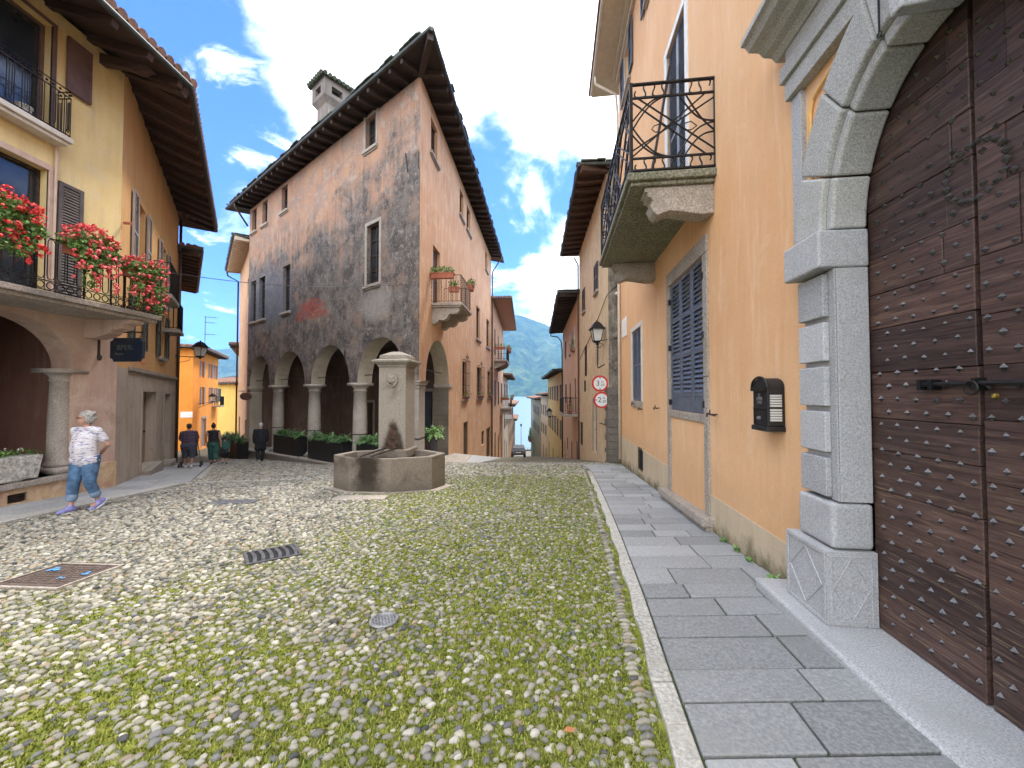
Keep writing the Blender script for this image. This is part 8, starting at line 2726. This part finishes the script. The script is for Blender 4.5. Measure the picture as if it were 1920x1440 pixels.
for sx in (-1, 1):
    mb = MB(); mb.hexa(cb([(sx * .78 - .05, -1.93, .62), (sx * .78 + .05, -1.93, .62), (sx * .78 + .05, -1.85, .62), (sx * .78 - .05, -1.85, .62), (sx * .78 - .05, -1.91, .85), (sx * .78 + .05, -1.91, .85), (sx * .78 + .05, -1.82, .85), (sx * .78 - .05, -1.82, .85)])); mb.build('tail_light', M['sign_red'], t)
    for y_ in (-1.25, 1.25):
        mb = MB(); mb.lathe([(0.1, -.1), (.30, -.1), (.31, -.07), (.31, .07), (.30, .1), (0.1, .1)], cb([(sx * .74, y_, .31)])[0], 18, rot=tl @ Matrix.Rotation(R(90), 3, 'Y')); mb.build('wheel', M['black'], t)
mb = MB(); mb.hexa(cb([(-.26, -1.925, .5), (.26, -1.925, .5), (.26, -1.91, .5), (-.26, -1.91, .5), (-.26, -1.92, .61), (.26, -1.92, .61), (.26, -1.90, .61), (-.26, -1.90, .61)])); mb.build('number_plate', M['sign_white'], t)
mb = MB(); mb.hexa(cb([(-.80, -1.97, .38), (.80, -1.97, .38), (.80, -1.85, .38), (-.80, -1.85, .38), (-.80, -1.97, .52), (.80, -1.97, .52), (.80, -1.85, .52), (-.80, -1.85, .52)])); mb.build('bumper', M['castiron'], t, bevel=0.02)
# motor scooter leaning by the ochre house
# ---------------------------------------------------------------- overhead cable
w0 = WB.at(3.2, at_depth(310, 508, 11.5).z, 0.1); s_, z_ = WP.hit(757, 534)
w1 = WP.at(s_, z_, 0.02)
mb = MB(); mb.tube([w0.lerp(w1, k / 12) - Vector((0, 0, 0.25 * math.sin(math.pi * k / 12))) for k in range(13)], 0.011, 5)
o = mb.build('overhead_cable', M['castiron'], loc=w0); props(o, 'thin grey cable strung between the yellow house and the dark arcaded house', 'cable')

# ---------------------------------------------------------------- ironwork in the paving
def frame_pts(c, a, b, ang, lift):
    ca, sa = math.cos(ang), math.sin(ang)
    f = lambda u, v, dz=0.0: Vector((c.x + u * ca - v * sa, c.y + u * sa + v * ca, gz(c.x + u * ca - v * sa, c.y + u * sa + v * ca) + lift + dz))
    return f
def plate(mb, f, u0, u1, v0, v1, z0, z1):
    P = [(u0, v0), (u1, v0), (u1, v1), (u0, v1)]
    mb.hexa([f(*p, z0) for p in P] + [f(*p, z1) for p in P])
f = frame_pts(GRATE, .27, .23, R(38), 0.012)
t = thing('drain_grate', 'square cast iron drain grate with curved slots among the pebbles', 'drain grate', GRATE)
mb = MB()
plate(mb, f, -.27, .27, -.23, -.20, -.06, .008); plate(mb, f, -.27, .27, .20, .23, -.06, .008); plate(mb, f, -.27, -.24, -.199, .199, -.06, .008); plate(mb, f, .24, .27, -.199, .199, -.06, .008)
for i in range(6):
    u = -.20 + i * .08
    pts = [f(u + 0.022 * math.cos(v * 7), v, 0.0) for v in np.linspace(-.2, .2, 9)]
    for p, q_ in zip(pts, pts[1:]): mb.bar(p, q_, 0.036, 0.014)
mb.build('grate', M['castiron'], t)
mb = MB(); plate(mb, f, -.24, .24, -.2, .2, -.0095, -.007); mb.build('pit', M['inside'], t)  # black plate above ground level, painting in the dark under the bars
def cover(C_, a, b, ang, label, marks, mat, frame=True, pat=14, cat='manhole cover'):
    f = frame_pts(C_, a, b, ang, 0.012)
    t = thing('manhole_cover', label, cat, C_, 'iron covers in the paving')
    mb = MB()
    plate(mb, f, -a, a, -b, b, -.05, 0.0)
    n = pat; da, db = 2 * a / n, 2 * b / (n - 3)
    for i in range(n):
        for j in range(n - 3):
            u, v = -a + da * (i + .5), -b + db * (j + .5)
            if abs(u) < a - .03 and abs(v) < b - .03:
                if (i + j) % 2: plate(mb, f, u - da * .34, u + da * .34, v - db * .14, v + db * .14, .001, .006)
                else: plate(mb, f, u - da * .14, u + da * .14, v - db * .34, v + db * .34, .001, .006)
    for u0, u1, v0, v1 in ((-a, a, -b, -b + .02), (-a, a, b - .02, b), (-a, -a + .02, -b + .021, b - .021), (a - .02, a, -b + .021, b - .021)): plate(mb, f, u0, u1, v0, v1, .001, .008)
    mb.build('plate', mat, t)
    if frame:
        mb = MB(); e = 0.035
        for u0, u1, v0, v1 in ((-a - e, a + e, -b - e, -b - .004), (-a - e, a + e, b + .004, b + e), (-a - e, -a - .004, -b - .003, b + .003), (a + .004, a + e, -b - .003, b + .003)): plate(mb, f, u0, u1, v0, v1, -.05, .004)
        mb.build('surround', M['stone'], t)
    rg = random.Random(5)
    for mi, (u, v, r_) in enumerate(marks):
        mb = MB()
        for k in range(7):
            uu, vv = u + rg.gauss(0, r_ * .5), v + rg.gauss(0, r_ * .35); rr = r_ * rg.uniform(.3, .6)
            mb.add([f(uu + rr * math.cos(x), vv + rr * .7 * math.sin(x), 0.0095 + 0.0005 * k) for x in np.linspace(0, 6.28, 11)[:-1]], [tuple(range(10))])
        mb.build('paint_mark', M['paint_blue'], t, fixn=False)
cover(COVER, .33, .26, R(-4), 'large rectangular iron cover splashed with blue paint', [(-.2, .10, .05), (.23, .02, .045), (.12, -.09, .03)], simple('rusty_cover', (0.135, 0.10, 0.085), 0.6, 0.3, 0.3, 14))
cover(FARC, .36, .15, R(8), 'long worn iron cover in the bare cobbles between fountain and kerb strip', [], simple('worn_cover', (0.20, 0.20, 0.215), 0.5, 0.3, 0.3, 14), frame=False, pat=16)
t = thing('drain_cover', 'small round iron drain cover in the mossy pebbles', 'drain cover', ROUND, 'iron covers in the paving')
f = frame_pts(ROUND, 0, 0, 0.4, 0.010)
mb = MB(); 
for r0, r1, z1 in ((0.0, .085, 0.0), (.085, .112, .012)):
    if r0 == 0: mb.prism([f(.09 * math.cos(x), .09 * math.sin(x), -.03) for x in np.linspace(0, 2 * math.pi, 25)[:-1]], (0, 0, .03))
    else: mb.tube([f(.1 * math.cos(x), .1 * math.sin(x), .004) for x in np.linspace(0, 2 * math.pi, 29)[:-1]], .012, 6, closed=True)
for k in range(-3, 4):
    L = math.sqrt(max(0, .085 ** 2 - (k * .023) ** 2))
    mb.bar(f(-L, k * .023, .003), f(L, k * .023, .003), .007, .008); mb.bar(f(k * .023, -L, .004), f(k * .023, L, .004), .007, .008)
mb.build('cover', simple('grey_cover', (0.26, 0.26, 0.27), 0.5, 0.3, 0.3, 20), t)
f = frame_pts(FSLAB, 0, 0, R(4), 0.022)
mb = MB(); mb.cur = .0; plate(mb, f, -.50, -.003, -.21, .21, -.1, 0); mb.cur = .15; plate(mb, f, .003, .48, -.21, .21, -.1, 0)
o = mb.build('stone_slab', M['stone'], loc=FSLAB, bevel=0.008); props(o, 'flat grey stone slab let into the paving before the fountain', 'stone slab')
# a dead leaf
lp_ = ground_at(1067, 1382); lp_.z += 0.03
mb = MB(); mb.add([lp_ + Vector(v) for v in ((-.03, 0, 0), (-.01, .016, .012), (.02, .012, .006), (.035, 0, .016), (.015, -.014, .004), (-.012, -.014, .010))], [(0, 1, 5), (1, 2, 4, 5), (2, 3, 4)])
o = mb.build('dead_leaf', simple('dead_leaf', (0.38, 0.16, 0.06), 0.8, 0, 0.3, 40), loc=lp_, fixn=False); props(o, 'curled brown dead leaf lying on the mossy pebbles', 'leaf')
# street name board on the orange house
r = WO.rect(333, 361, 772, 783)
mb = MB(); mb.wbox(WO, r[0], r[1], r[2], r[3], 0.004, 0.03); o = mb.build('name_board', M['sign_white'], loc=WO.at(r[0], r[2], 0)); props(o, 'white name board on the end of the bright orange house', 'name board')
mb = MB()
rg = random.Random(3)
for row, (zz, n_) in enumerate(((r[3] - (r[3] - r[2]) * .28, 4), (r[2] + (r[3] - r[2]) * .30, 11))):
    s_ = (r[0] + r[1]) / 2 - n_ * 0.05
# ---------------------------------------------------------------- people
M['skin'] = simple('skin', (0.50, 0.27, 0.19), 0.6, 0, 0.08, 12)
M['skin2'] = simple('tanned_skin', (0.36, 0.19, 0.13), 0.6, 0, 0.08, 12)
M['hair_grey'] = simple('grey_hair', (0.30, 0.28, 0.255), 0.7, 0, 0.55, 45)
M['hair_dark'] = simple('dark_hair', (0.020, 0.014, 0.012), 0.5, 0, 0.3, 30)
M['denim'] = simple('blue_denim', (0.075, 0.15, 0.27), 0.85, 0, 0.4, 9)
M['denim_cuff'] = simple('denim_cuff', (0.20, 0.29, 0.40), 0.85, 0, 0.2, 12)
M['lilac'] = simple('lilac_trainers', (0.26, 0.26, 0.55), 0.7, 0, 0.2, 20)
M['sole'] = simple('white_sole', (0.72, 0.72, 0.74), 0.6, 0, 0.05)
M['green_cloth'] = simple('green_trousers', (0.030, 0.10, 0.085), 0.85, 0, 0.3, 9)
M['black_cloth'] = simple('black_cloth', (0.012, 0.013, 0.018), 0.85, 0, 0.3, 9)
M['navy_cloth'] = simple('dark_shorts', (0.050, 0.055, 0.085), 0.85, 0, 0.2, 9)
M['white_cloth'] = simple('pale_cap', (0.55, 0.55, 0.55), 0.8, 0, 0.1, 9)
q = NM('brushstroke_print')
v = q.map(scale=(13, 13, 75)); f = q.noise(1.0, 4, 0.6, vec=v)
v2 = q.map(scale=(9, 9, 60), loc=(3, 1, 5)); f2 = q.noise(1.0, 4, 0.6, vec=v2)
col = q.mix(q.rng(f, 0.55, 0.60), (0.66, 0.63, 0.66), (0.13, 0.14, 0.30))
col = q.mix(q.rng(f2, 0.58, 0.63), col, (0.40, 0.34, 0.46))
M['print'] = q.done(col, 0.85)
q = NM('plaid_shirt')
o = q.sep()
def stripe(s_, k, lo):
    w_ = q.math('SINE', q.math('MULTIPLY', s_, k)); return q.rng(w_, lo, lo + 0.25)
sx_ = q.math('ADD', o[0], q.math('MULTIPLY', o[1], 0.7))
col = q.mix(q.math('MULTIPLY', stripe(sx_, 62, 0.1), 0.8), (0.045, 0.045, 0.085), (0.13, 0.045, 0.055))
col = q.mix(q.math('MULTIPLY', stripe(o[2], 62, 0.2), 0.55), col, (0.025, 0.028, 0.06))
col = q.mix(q.math('MULTIPLY', stripe(o[2], 31, 0.9), 0.5), col, (0.22, 0.18, 0.20))
M['plaid'] = q.done(col, 0.9)


def person(label, pos, heading, H, look, vox=0.011, group=None):
    """look: dict of clothing; joints are given in metres for a 1.70 m figure as (right, forward, up)"""
    k = H / 1.70
    f = Vector((math.cos(heading), math.sin(heading), 0)); r = Vector((f.y, -f.x, 0)); p0 = Vector(pos)
    def T(a, b, c): return p0 + (r * a + f * b + Vector((0, 0, c))) * k
    t = thing('person', label, 'person', pos, group)
    g = look
    wd = g.get('w', 1.0)
    hipR, hipL = (0.095 * wd, 0, 0.88), (-0.095 * wd, 0, 0.88)
    st = g.get('stride', 0.22); fr = g.get('front', 'R')
    def leg(side, fwd):
        s = 0.10 * wd * (1 if side == 'R' else -1)
        if fwd: return [(s * .95, 0.0, 0.88), (s * .85, 0.15 * st / .22, 0.49), (s * .75, st, 0.10)], (s * .75, st, 0.0), 0.0
        return [(s * .95, 0.0, 0.88), (s * .9, 0.015, 0.48), (s * .85, -st * 1.0, 0.145)], (s * .85, -st * 1.0, 0.05), 0.5
    legs = {sd: leg(sd, (sd == fr)) for sd in 'RL'}
    if st == 0: legs = {sd: ([(0.1 * wd * sg, 0, .88), (0.1 * wd * sg, 0.02, .48), (0.1 * wd * sg, 0, .10)], (0.1 * wd * sg, 0, 0), 0.0) for sd, sg in (('R', 1), ('L', -1))}
    sh = 0.175 * wd ** 0.5
    arms = g.get('arms') or {'R': [(sh + .02, 0, 1.38), (sh + .07, -0.02, 1.10), (sh + .06, 0.10, 0.86)], 'L': [(-sh - .02, 0, 1.38), (-sh - .07, -0.03, 1.10), (-sh - .05, 0.05, 0.85)]}
    mb = MB()
    L = lambda pts, rs, n=10: mb.limb([T(*p) for p in pts], [x * k for x in rs], n)
    # skin: one surface from head to feet
    hy = g.get('head_turn', 0.0); hr = Matrix.Rotation(hy, 3, 'Z')
    hc = T(0, 0.02, 1.585); F = hr @ f; Rr = hr @ r
    def Hd(a, b, c): return hc + (Rr * a + F * b + Vector((0, 0, c))) * k
    rot = Matrix((Rr, F, Vector((0, 0, 1)))).transposed()
    mb.ball(Hd(0, -0.01, 0.025), 0.074 * k, 0.092 * k, 0.090 * k, rot, 14)
    mb.ball(Hd(0, 0.022, -0.045), 0.058 * k, 0.066 * k, 0.070 * k, rot, 12)
    mb.ball(Hd(0, 0.045, -0.095), 0.030 * k, 0.028 * k, 0.022 * k, rot, 8)
    mb.ball(Hd(0, 0.088, -0.022), 0.013 * k, 0.020 * k, 0.022 * k, rot, 8)
    mb.ball(Hd(0, 0.075, 0.025), 0.045 * k, 0.014 * k, 0.012 * k, rot, 8)
    mb.ball(Hd(0, 0.078, -0.062), 0.024 * k, 0.012 * k, 0.010 * k, rot, 8)
    for s in (-1, 1): mb.ball(Hd(s * 0.074, -0.005, -0.01), 0.010 * k, 0.020 * k, 0.030 * k, rot, 8)
    L([(0, -0.015, 1.38), (0, 0.0, 1.52)], [0.056, 0.052])
    L([(0, 0, 0.92), (0, 0.015, 1.10), (0, 0, 1.32)], [0.085 * wd, 0.085 * wd, 0.08])
    L([(-sh, 0, 1.375), (0, -.01, 1.40), (sh, 0, 1.375)], [0.045, 0.06, 0.045])
    for sd in 'RL':
        a = arms[sd]
        L(a, [0.045, 0.036, 0.027])
        # hand: palm, four fingers, thumb
        d = (Vector(a[2]) - Vector(a[1])).normalized(); w = Vector(a[2])
        sg = 1 if sd == 'R' else -1
        side = d.cross(Vector((sg, 0.2, 0))).normalized()
        nrm = d.cross(side)
        pc = w + d * 0.05
        L([tuple(w + d * 0.01), tuple(w + d * 0.075)], [0.028, 0.032], 8)
        for q_ in range(4):
            b = w + d * 0.085 + side * (q_ - 1.5) * 0.018
            ln = (0.058, 0.068, 0.064, 0.048)[q_]
            L([tuple(b), tuple(b + d * ln * .55), tuple(b + d * ln * .9 + nrm * 0.015 * -sg)], [0.0095, 0.009, 0.008], 6)
        b = w + d * 0.03 + side * 0.03
        L([tuple(b), tuple(b + side * 0.022 + d * 0.025), tuple(b + side * 0.025 + d * 0.05)], [0.011, 0.010, 0.009], 6)
        lg, ft_, pit = legs[sd]
        L(lg, [0.078 * wd, 0.054, 0.038])
        an = Vector(lg[2])
        L([tuple(an + Vector((0, -0.03, -0.04))), tuple(an + Vector((0, 0.09, -0.055 - 0.05 * pit)))], [0.036, 0.034], 8)
    body = mb.build('body', g.get('skin', M['skin']), t, remesh=vox * k)
    def cloth(name, mat, items, v=None):
        m2 = MB()
        for pts, rs in items: m2.limb([T(*p) for p in pts], [x * k for x in rs], 12)
        return m2.build(name, mat, t, remesh=(v or vox) * k)
    # top
    a = arms; hem = g.get('hem', 0.92); bel = g.get('belly', 0.02)
    items = []
    for dx in (-0.075 * wd, 0.075 * wd):
        items.append(([(dx, 0.0, hem), (dx, bel, 1.08), (dx * 1.05, 0.012, 1.26), (dx * .95, -0.005, 1.36)], [0.108 * wd, 0.110 * wd, 0.100 * wd ** .5, 0.066]))
    items.append(([(0, bel, hem), (0, bel * 1.6, 1.08), (0, .02, 1.27)], [0.115 * wd, 0.12 * wd, 0.105 * wd ** .5]))
    items.append(([(0, -0.02, hem + .02), (0, -0.02, 1.10), (0, -0.015, 1.30)], [0.115 * wd, 0.115 * wd, 0.095]))
    items.append(([(-.085 * wd, 0.01, hem - .03), (.085 * wd, 0.01, hem - .03)], [0.118 * wd, 0.118 * wd]))
    items.append(([(-sh, 0, 1.375), (0, -.012, 1.395), (sh, 0, 1.375)], [0.055, 0.066, 0.055]))
    sl = g.get('sleeve', 0.55)
    for sd in 'RL':
        if sl <= 0: break
        A, B, Cc = (Vector(x) for x in a[sd])
        if sl <= 1: items.append(([tuple(A), tuple(A.lerp(B, sl))], [0.066, 0.060]))
        else: items.append(([tuple(A), tuple(B), tuple(B.lerp(Cc, sl - 1))], [0.066, 0.054, 0.044]))
    cloth(g.get('top_name', 'shirt'), g['top'], items)
    # trousers
    items = [([(-0.06 * wd, 0, 0.90), (0.06 * wd, 0, 0.90)], [0.125 * wd, 0.125 * wd]), ([(0, -.02, 0.86), (0, -.01, 0.96)], [0.125 * wd, 0.12 * wd])]
    cut = g.get('cut', 1.6); tr = g.get('leg_r', (0.098, 0.074, 0.062))
    cuffs = []
    for sd in 'RL':
        A, B, Cc = (Vector(x) for x in legs[sd][0])
        if cut <= 1: pts = [A, A.lerp(B, .5), A.lerp(B, cut)]
        else: pts = [A, B, B.lerp(Cc, cut - 1)]
        items.append(([tuple(x) for x in pts], [tr[0] * wd, tr[1], tr[2]]))
        e = pts[-1]; d = (pts[-1] - pts[-2]).normalized()
        cuffs.append(([tuple(e - d * 0.03), tuple(e + d * 0.012)], [tr[2] + .006, tr[2] + .006]))
    if g.get('trousers') is not None:
        cloth(g.get('tr_name', 'trousers'), g['trousers'], items)
    if g.get('cuff') is not None:
        for c_ in cuffs: cloth('trouser_cuff', g['cuff'], [c_])
    # shoes
    for sd in 'RL':
        lg, ft_, pit = legs[sd]; an = Vector(lg[2]); ax = Vector((0, math.cos(pit), -math.sin(pit))); up = Vector((0, math.sin(pit), math.cos(pit)))
        m2 = MB()
        h = an - up * 0.045
        pts = [h - ax * 0.05, h + ax * 0.04 - up * 0.005, h + ax * 0.12 - up * 0.015, h + ax * 0.165 - up * 0.02]
        m2.limb([T(*p) for p in pts], [x * k for x in (0.044, 0.046, 0.042, 0.034)], 12)
        m2.limb([T(*(an - up * 0.03)), T(*(an + up * 0.005))], [0.047 * k, 0.045 * k], 10)
        sh_ = m2.build('shoe', g.get('shoes', M['black_cloth']), t, remesh=vox * k)
        m2 = MB()
        ring = []
        for i in range(18):
            q_ = 2 * math.pi * i / 18; ring.append(T(*(h - up * 0.062 + ax * (0.06 + 0.15 * math.cos(q_)) + Vector((1, 0, 0)) * 0.048 * math.sin(q_))))
        m2.prism(ring, (0, 0, 0.024 * k)); m2.build('sole', g.get('sole', M['sole']), sh_)
    # hair
    m2 = MB(); hs = g.get('hair_style', 'short')
    if hs == 'bob':
        m2.ball(Hd(0, -0.026, 0.05), 0.090 * k, 0.104 * k, 0.084 * k, rot, 14)
        m2.ball(Hd(0, -0.060, -0.02), 0.090 * k, 0.062 * k, 0.095 * k, rot, 12)
        for s in (-1, 1): m2.ball(Hd(s * 0.074, -0.015, -0.015), 0.024 * k, 0.058 * k, 0.082 * k, rot, 10)
        for i in range(14):
            a_ = i * 2.4; m2.ball(Hd(0.078 * math.cos(a_), -0.045 + 0.085 * math.sin(a_), 0.03 + 0.06 * math.sin(i * 1.7)), 0.022 * k, 0.022 * k, 0.034 * k, rot, 6)
    else:
        m2.ball(Hd(0, -0.020, 0.042), 0.082 * k, 0.096 * k, 0.084 * k, rot, 14)
        m2.ball(Hd(0, -0.045, 0.0), 0.076 * k, 0.058 * k, 0.075 * k, rot, 12)
        if hs == 'bun': m2.ball(Hd(0, -0.05, 0.135), 0.045 * k, 0.045 * k, 0.042 * k, rot, 10)
    m2.build(g.get('hair_name', 'hair'), g.get('hair', M['hair_dark']), t, remesh=vox * k * 0.6)
    for s in (-1, 1):
        m2 = MB(); m2.ball(Hd(s * 0.028, 0.076, 0.006), 0.010 * k, 0.007 * k, 0.007 * k, rot, 8); m2.build('eye', M['black'], t, smooth=True)
    if g.get('glasses'):
        m2 = MB()
        for s in (-1, 1):
            m2.tube([Hd(s * 0.033 + 0.026 * math.cos(x), 0.092, 0.004 + 0.019 * math.sin(x)) for x in np.linspace(0, 6.28, 17)[:-1]], 0.003 * k, 5, closed=True)
            m2.tube([Hd(s * 0.058, 0.09, 0.008), Hd(s * 0.082, 0.06, 0.008), Hd(s * 0.084, -0.01, 0.0)], 0.003 * k, 5)
        m2.tube([Hd(-0.008, 0.095, 0.008), Hd(0.008, 0.095, 0.008)], 0.003 * k, 5)
        m2.build('glasses', M['panel_brown'], t)
    return t, T


def spot(px, py):
    p = ground_at(px, py); return p
# the woman walking along the left pavement, hands behind her back
p = spot(158, 957); p.z += 0.005
wk = dict(w=1.12, stride=0.135, front='R', top=M['print'], hem=0.90, belly=0.035, sleeve=0.62, trousers=M['denim'], cut=1.62, leg_r=(0.108, 0.086, 0.070), cuff=M['denim_cuff'],
          shoes=M['lilac'], hair_style='bob', hair=M['hair_grey'], glasses=True, head_turn=R(-22),
          arms={'R': [(0.205, 0, 1.37), (0.27, -0.10, 1.12), (0.10, -0.19, 0.98)], 'L': [(-0.205, 0, 1.37), (-0.28, -0.11, 1.12), (-0.07, -0.21, 0.99)]})
person('person in a purple printed white top and rolled blue jeans walking past the arch', p, R(-93), 193 / FPX * p.y * 0.95, wk, 0.0095)
# man with a pushchair, seen from behind
p = spot(353, 879); hd = math.atan2(0.8, -0.55)
Hm = 84 / FPX * p.y
ck = dict(w=1.22, stride=0.16, front='L', top=M['plaid'], hem=0.84, belly=0.03, sleeve=0.75, trousers=M['navy_cloth'], tr_name='shorts', cut=1.05, leg_r=(0.115, 0.10, 0.098), shoes=M['white_cloth'], skin=M['skin2'], hair=M['hair_dark'],
          arms={'R': [(0.20, 0, 1.37), (0.27, 0.06, 1.10), (0.21, 0.30, 1.02)], 'L': [(-0.20, 0, 1.37), (-0.27, 0.06, 1.10), (-0.21, 0.30, 1.02)]})
t, T = person('person in a dark plaid shirt and shorts pushing a pushchair along the side street', p, hd, Hm, ck, 0.013, None)
f_ = Vector((math.cos(hd), math.sin(hd), 0)); r_ = Vector((f_.y, -f_.x, 0))
b = p + f_ * 0.72; b.z = gz(b.x, b.y)
pc_ = thing('pushchair', 'dark pushchair pushed by the person in the plaid shirt', 'pushchair', b)
B = lambda a, c, d: b + r_ * a + f_ * c + Vector((0, 0, d))
mb = MB()
for s in (-1, 1):
    mb.tube([B(s * .21, -.42, 1.0), B(s * .23, -.25, .75), B(s * .25, .32, .12)], .014, 6); mb.tube([B(s * .24, -.05, .55), B(s * .29, -.32, .10)], .013, 6)
mb.tube([B(-.21, -.42, 1.0), B(.21, -.42, 1.0)], .017, 6); mb.tube([B(-.29, -.32, .10), B(.29, -.32, .10)], .012, 6)
mb.build('frame', M['castiron'], pc_)
mb = MB(); mb.hexa([B(-.2, -.12, .42), B(.2, -.12, .42), B(.2, .22, .40), B(-.2, .22, .40), B(-.2, -.12, .48), B(.2, -.12, .48), B(.2, .22, .46), B(-.2, .22, .46)])
mb.hexa([B(-.2, -.16, .44), B(.2, -.16, .44), B(.2, -.11, .44), B(-.2, -.11, .44), B(-.2, -.30, .92), B(.2, -.30, .92), B(.2, -.25, .93), B(-.2, -.25, .93)]); mb.build('seat', M['black_cloth'], pc_, bevel=0.02)
mb = MB(); mb.prism([B(-.21, -.30 + .0, .90), B(-.21, -.18, 1.05), B(-.21, .02, 1.06), B(-.21, .10, .95), B(-.21, -.2, .88)], r_ * .42); mb.build('hood', M['black_cloth'], pc_, bevel=0.02)
for s in (-1, 1):
    for c, rr in ((-.32, .11), (.32, .09)):
        mb = MB(); mb.lathe([(.02, -.02), (rr, -.02), (rr + .004, 0), (rr, .02), (.02, .02)], B(s * .30, c, rr), 18, rot=r_.to_track_quat('Z', 'Y').to_matrix()); mb.build('wheel', M['black'], pc_)
# woman with a bun, green trousers; child beside her
p = spot(399, 872)
ck = dict(w=0.95, stride=0.18, front='L', top=M['black_cloth'], sleeve=0, hem=0.95, trousers=M['green_cloth'], cut=1.55, leg_r=(0.115, 0.105, 0.095), hair_style='bun', skin=M['skin'], shoes=M['panel_brown'],
          arms={'R': [(0.19, 0, 1.37), (0.23, -0.02, 1.10), (0.25, 0.03, 0.84)], 'L': [(-0.19, 0, 1.37), (-0.23, -0.03, 1.10), (-0.21, 0.05, 0.85)]})
person('person with a dark hair bun, black vest and loose green trousers seen from behind', p, math.atan2(0.8, -0.5), 77 / FPX * p.y, ck, 0.013)
p = spot(421, 871)
ck = dict(w=1.0, stride=0.15, front='R', top=M['green_cloth'], sleeve=1.4, hem=0.85, trousers=M['black_cloth'], cut=1.1, leg_r=(0.10, 0.085, 0.075), hair=M['hair_dark'], skin=M['skin'],
          arms={'R': [(0.18, 0, 1.37), (0.23, -0.02, 1.10), (0.22, 0.06, 0.86)], 'L': [(-0.18, 0, 1.37), (-0.26, 0.0, 1.12), (-0.33, 0.02, 0.92)]})
person('small person in dark green beside the person with the bun', p, math.atan2(0.8, -0.45), 52 / FPX * p.y, ck, 0.014)
# dark coated person by the arcade
p = spot(488, 866)
ck = dict(w=1.12, stride=0.10, front='R', top=M['black_cloth'], top_name='coat', sleeve=1.95, hem=0.62, trousers=M['black_cloth'], cut=1.9, leg_r=(0.10, 0.08, 0.07), hair=M['white_cloth'], hair_name='cap', skin=M['skin'])
person('person in a long black coat and pale cap standing by the arcade', p, math.atan2(0.6, -0.5), 73 / FPX * p.y, ck, 0.013)
# ---------------------------------------------------------------- the air between here and the mountain
mb = MB()
x0, x1, y0, y1, z0, z1 = -5200, 5200, -700, 6800, -24.0, 1250
mb.hexa([(x0, y0, z0), (x1, y0, z0), (x1, y1, z0), (x0, y1, z0), (x0, y0, z1), (x1, y0, z1), (x1, y1, z1), (x0, y1, z1)])
hm = bpy.data.materials.new('air'); hm.use_nodes = True
ht = hm.node_tree; ht.nodes.clear()
pv = ht.nodes.new('ShaderNodeVolumePrincipled'); pv.inputs['Color'].default_value = (0.34, 0.62, 1.0, 1); pv.inputs['Density'].default_value = 0.00010; pv.inputs['Anisotropy'].default_value = 0.2
ou = ht.nodes.new('ShaderNodeOutputMaterial'); ht.links.new(pv.outputs[0], ou.inputs['Volume'])
hz_ = mb.build('haze', hm)
props(hz_, 'thin blue air between the street and the mountain', 'haze', kind='stuff')
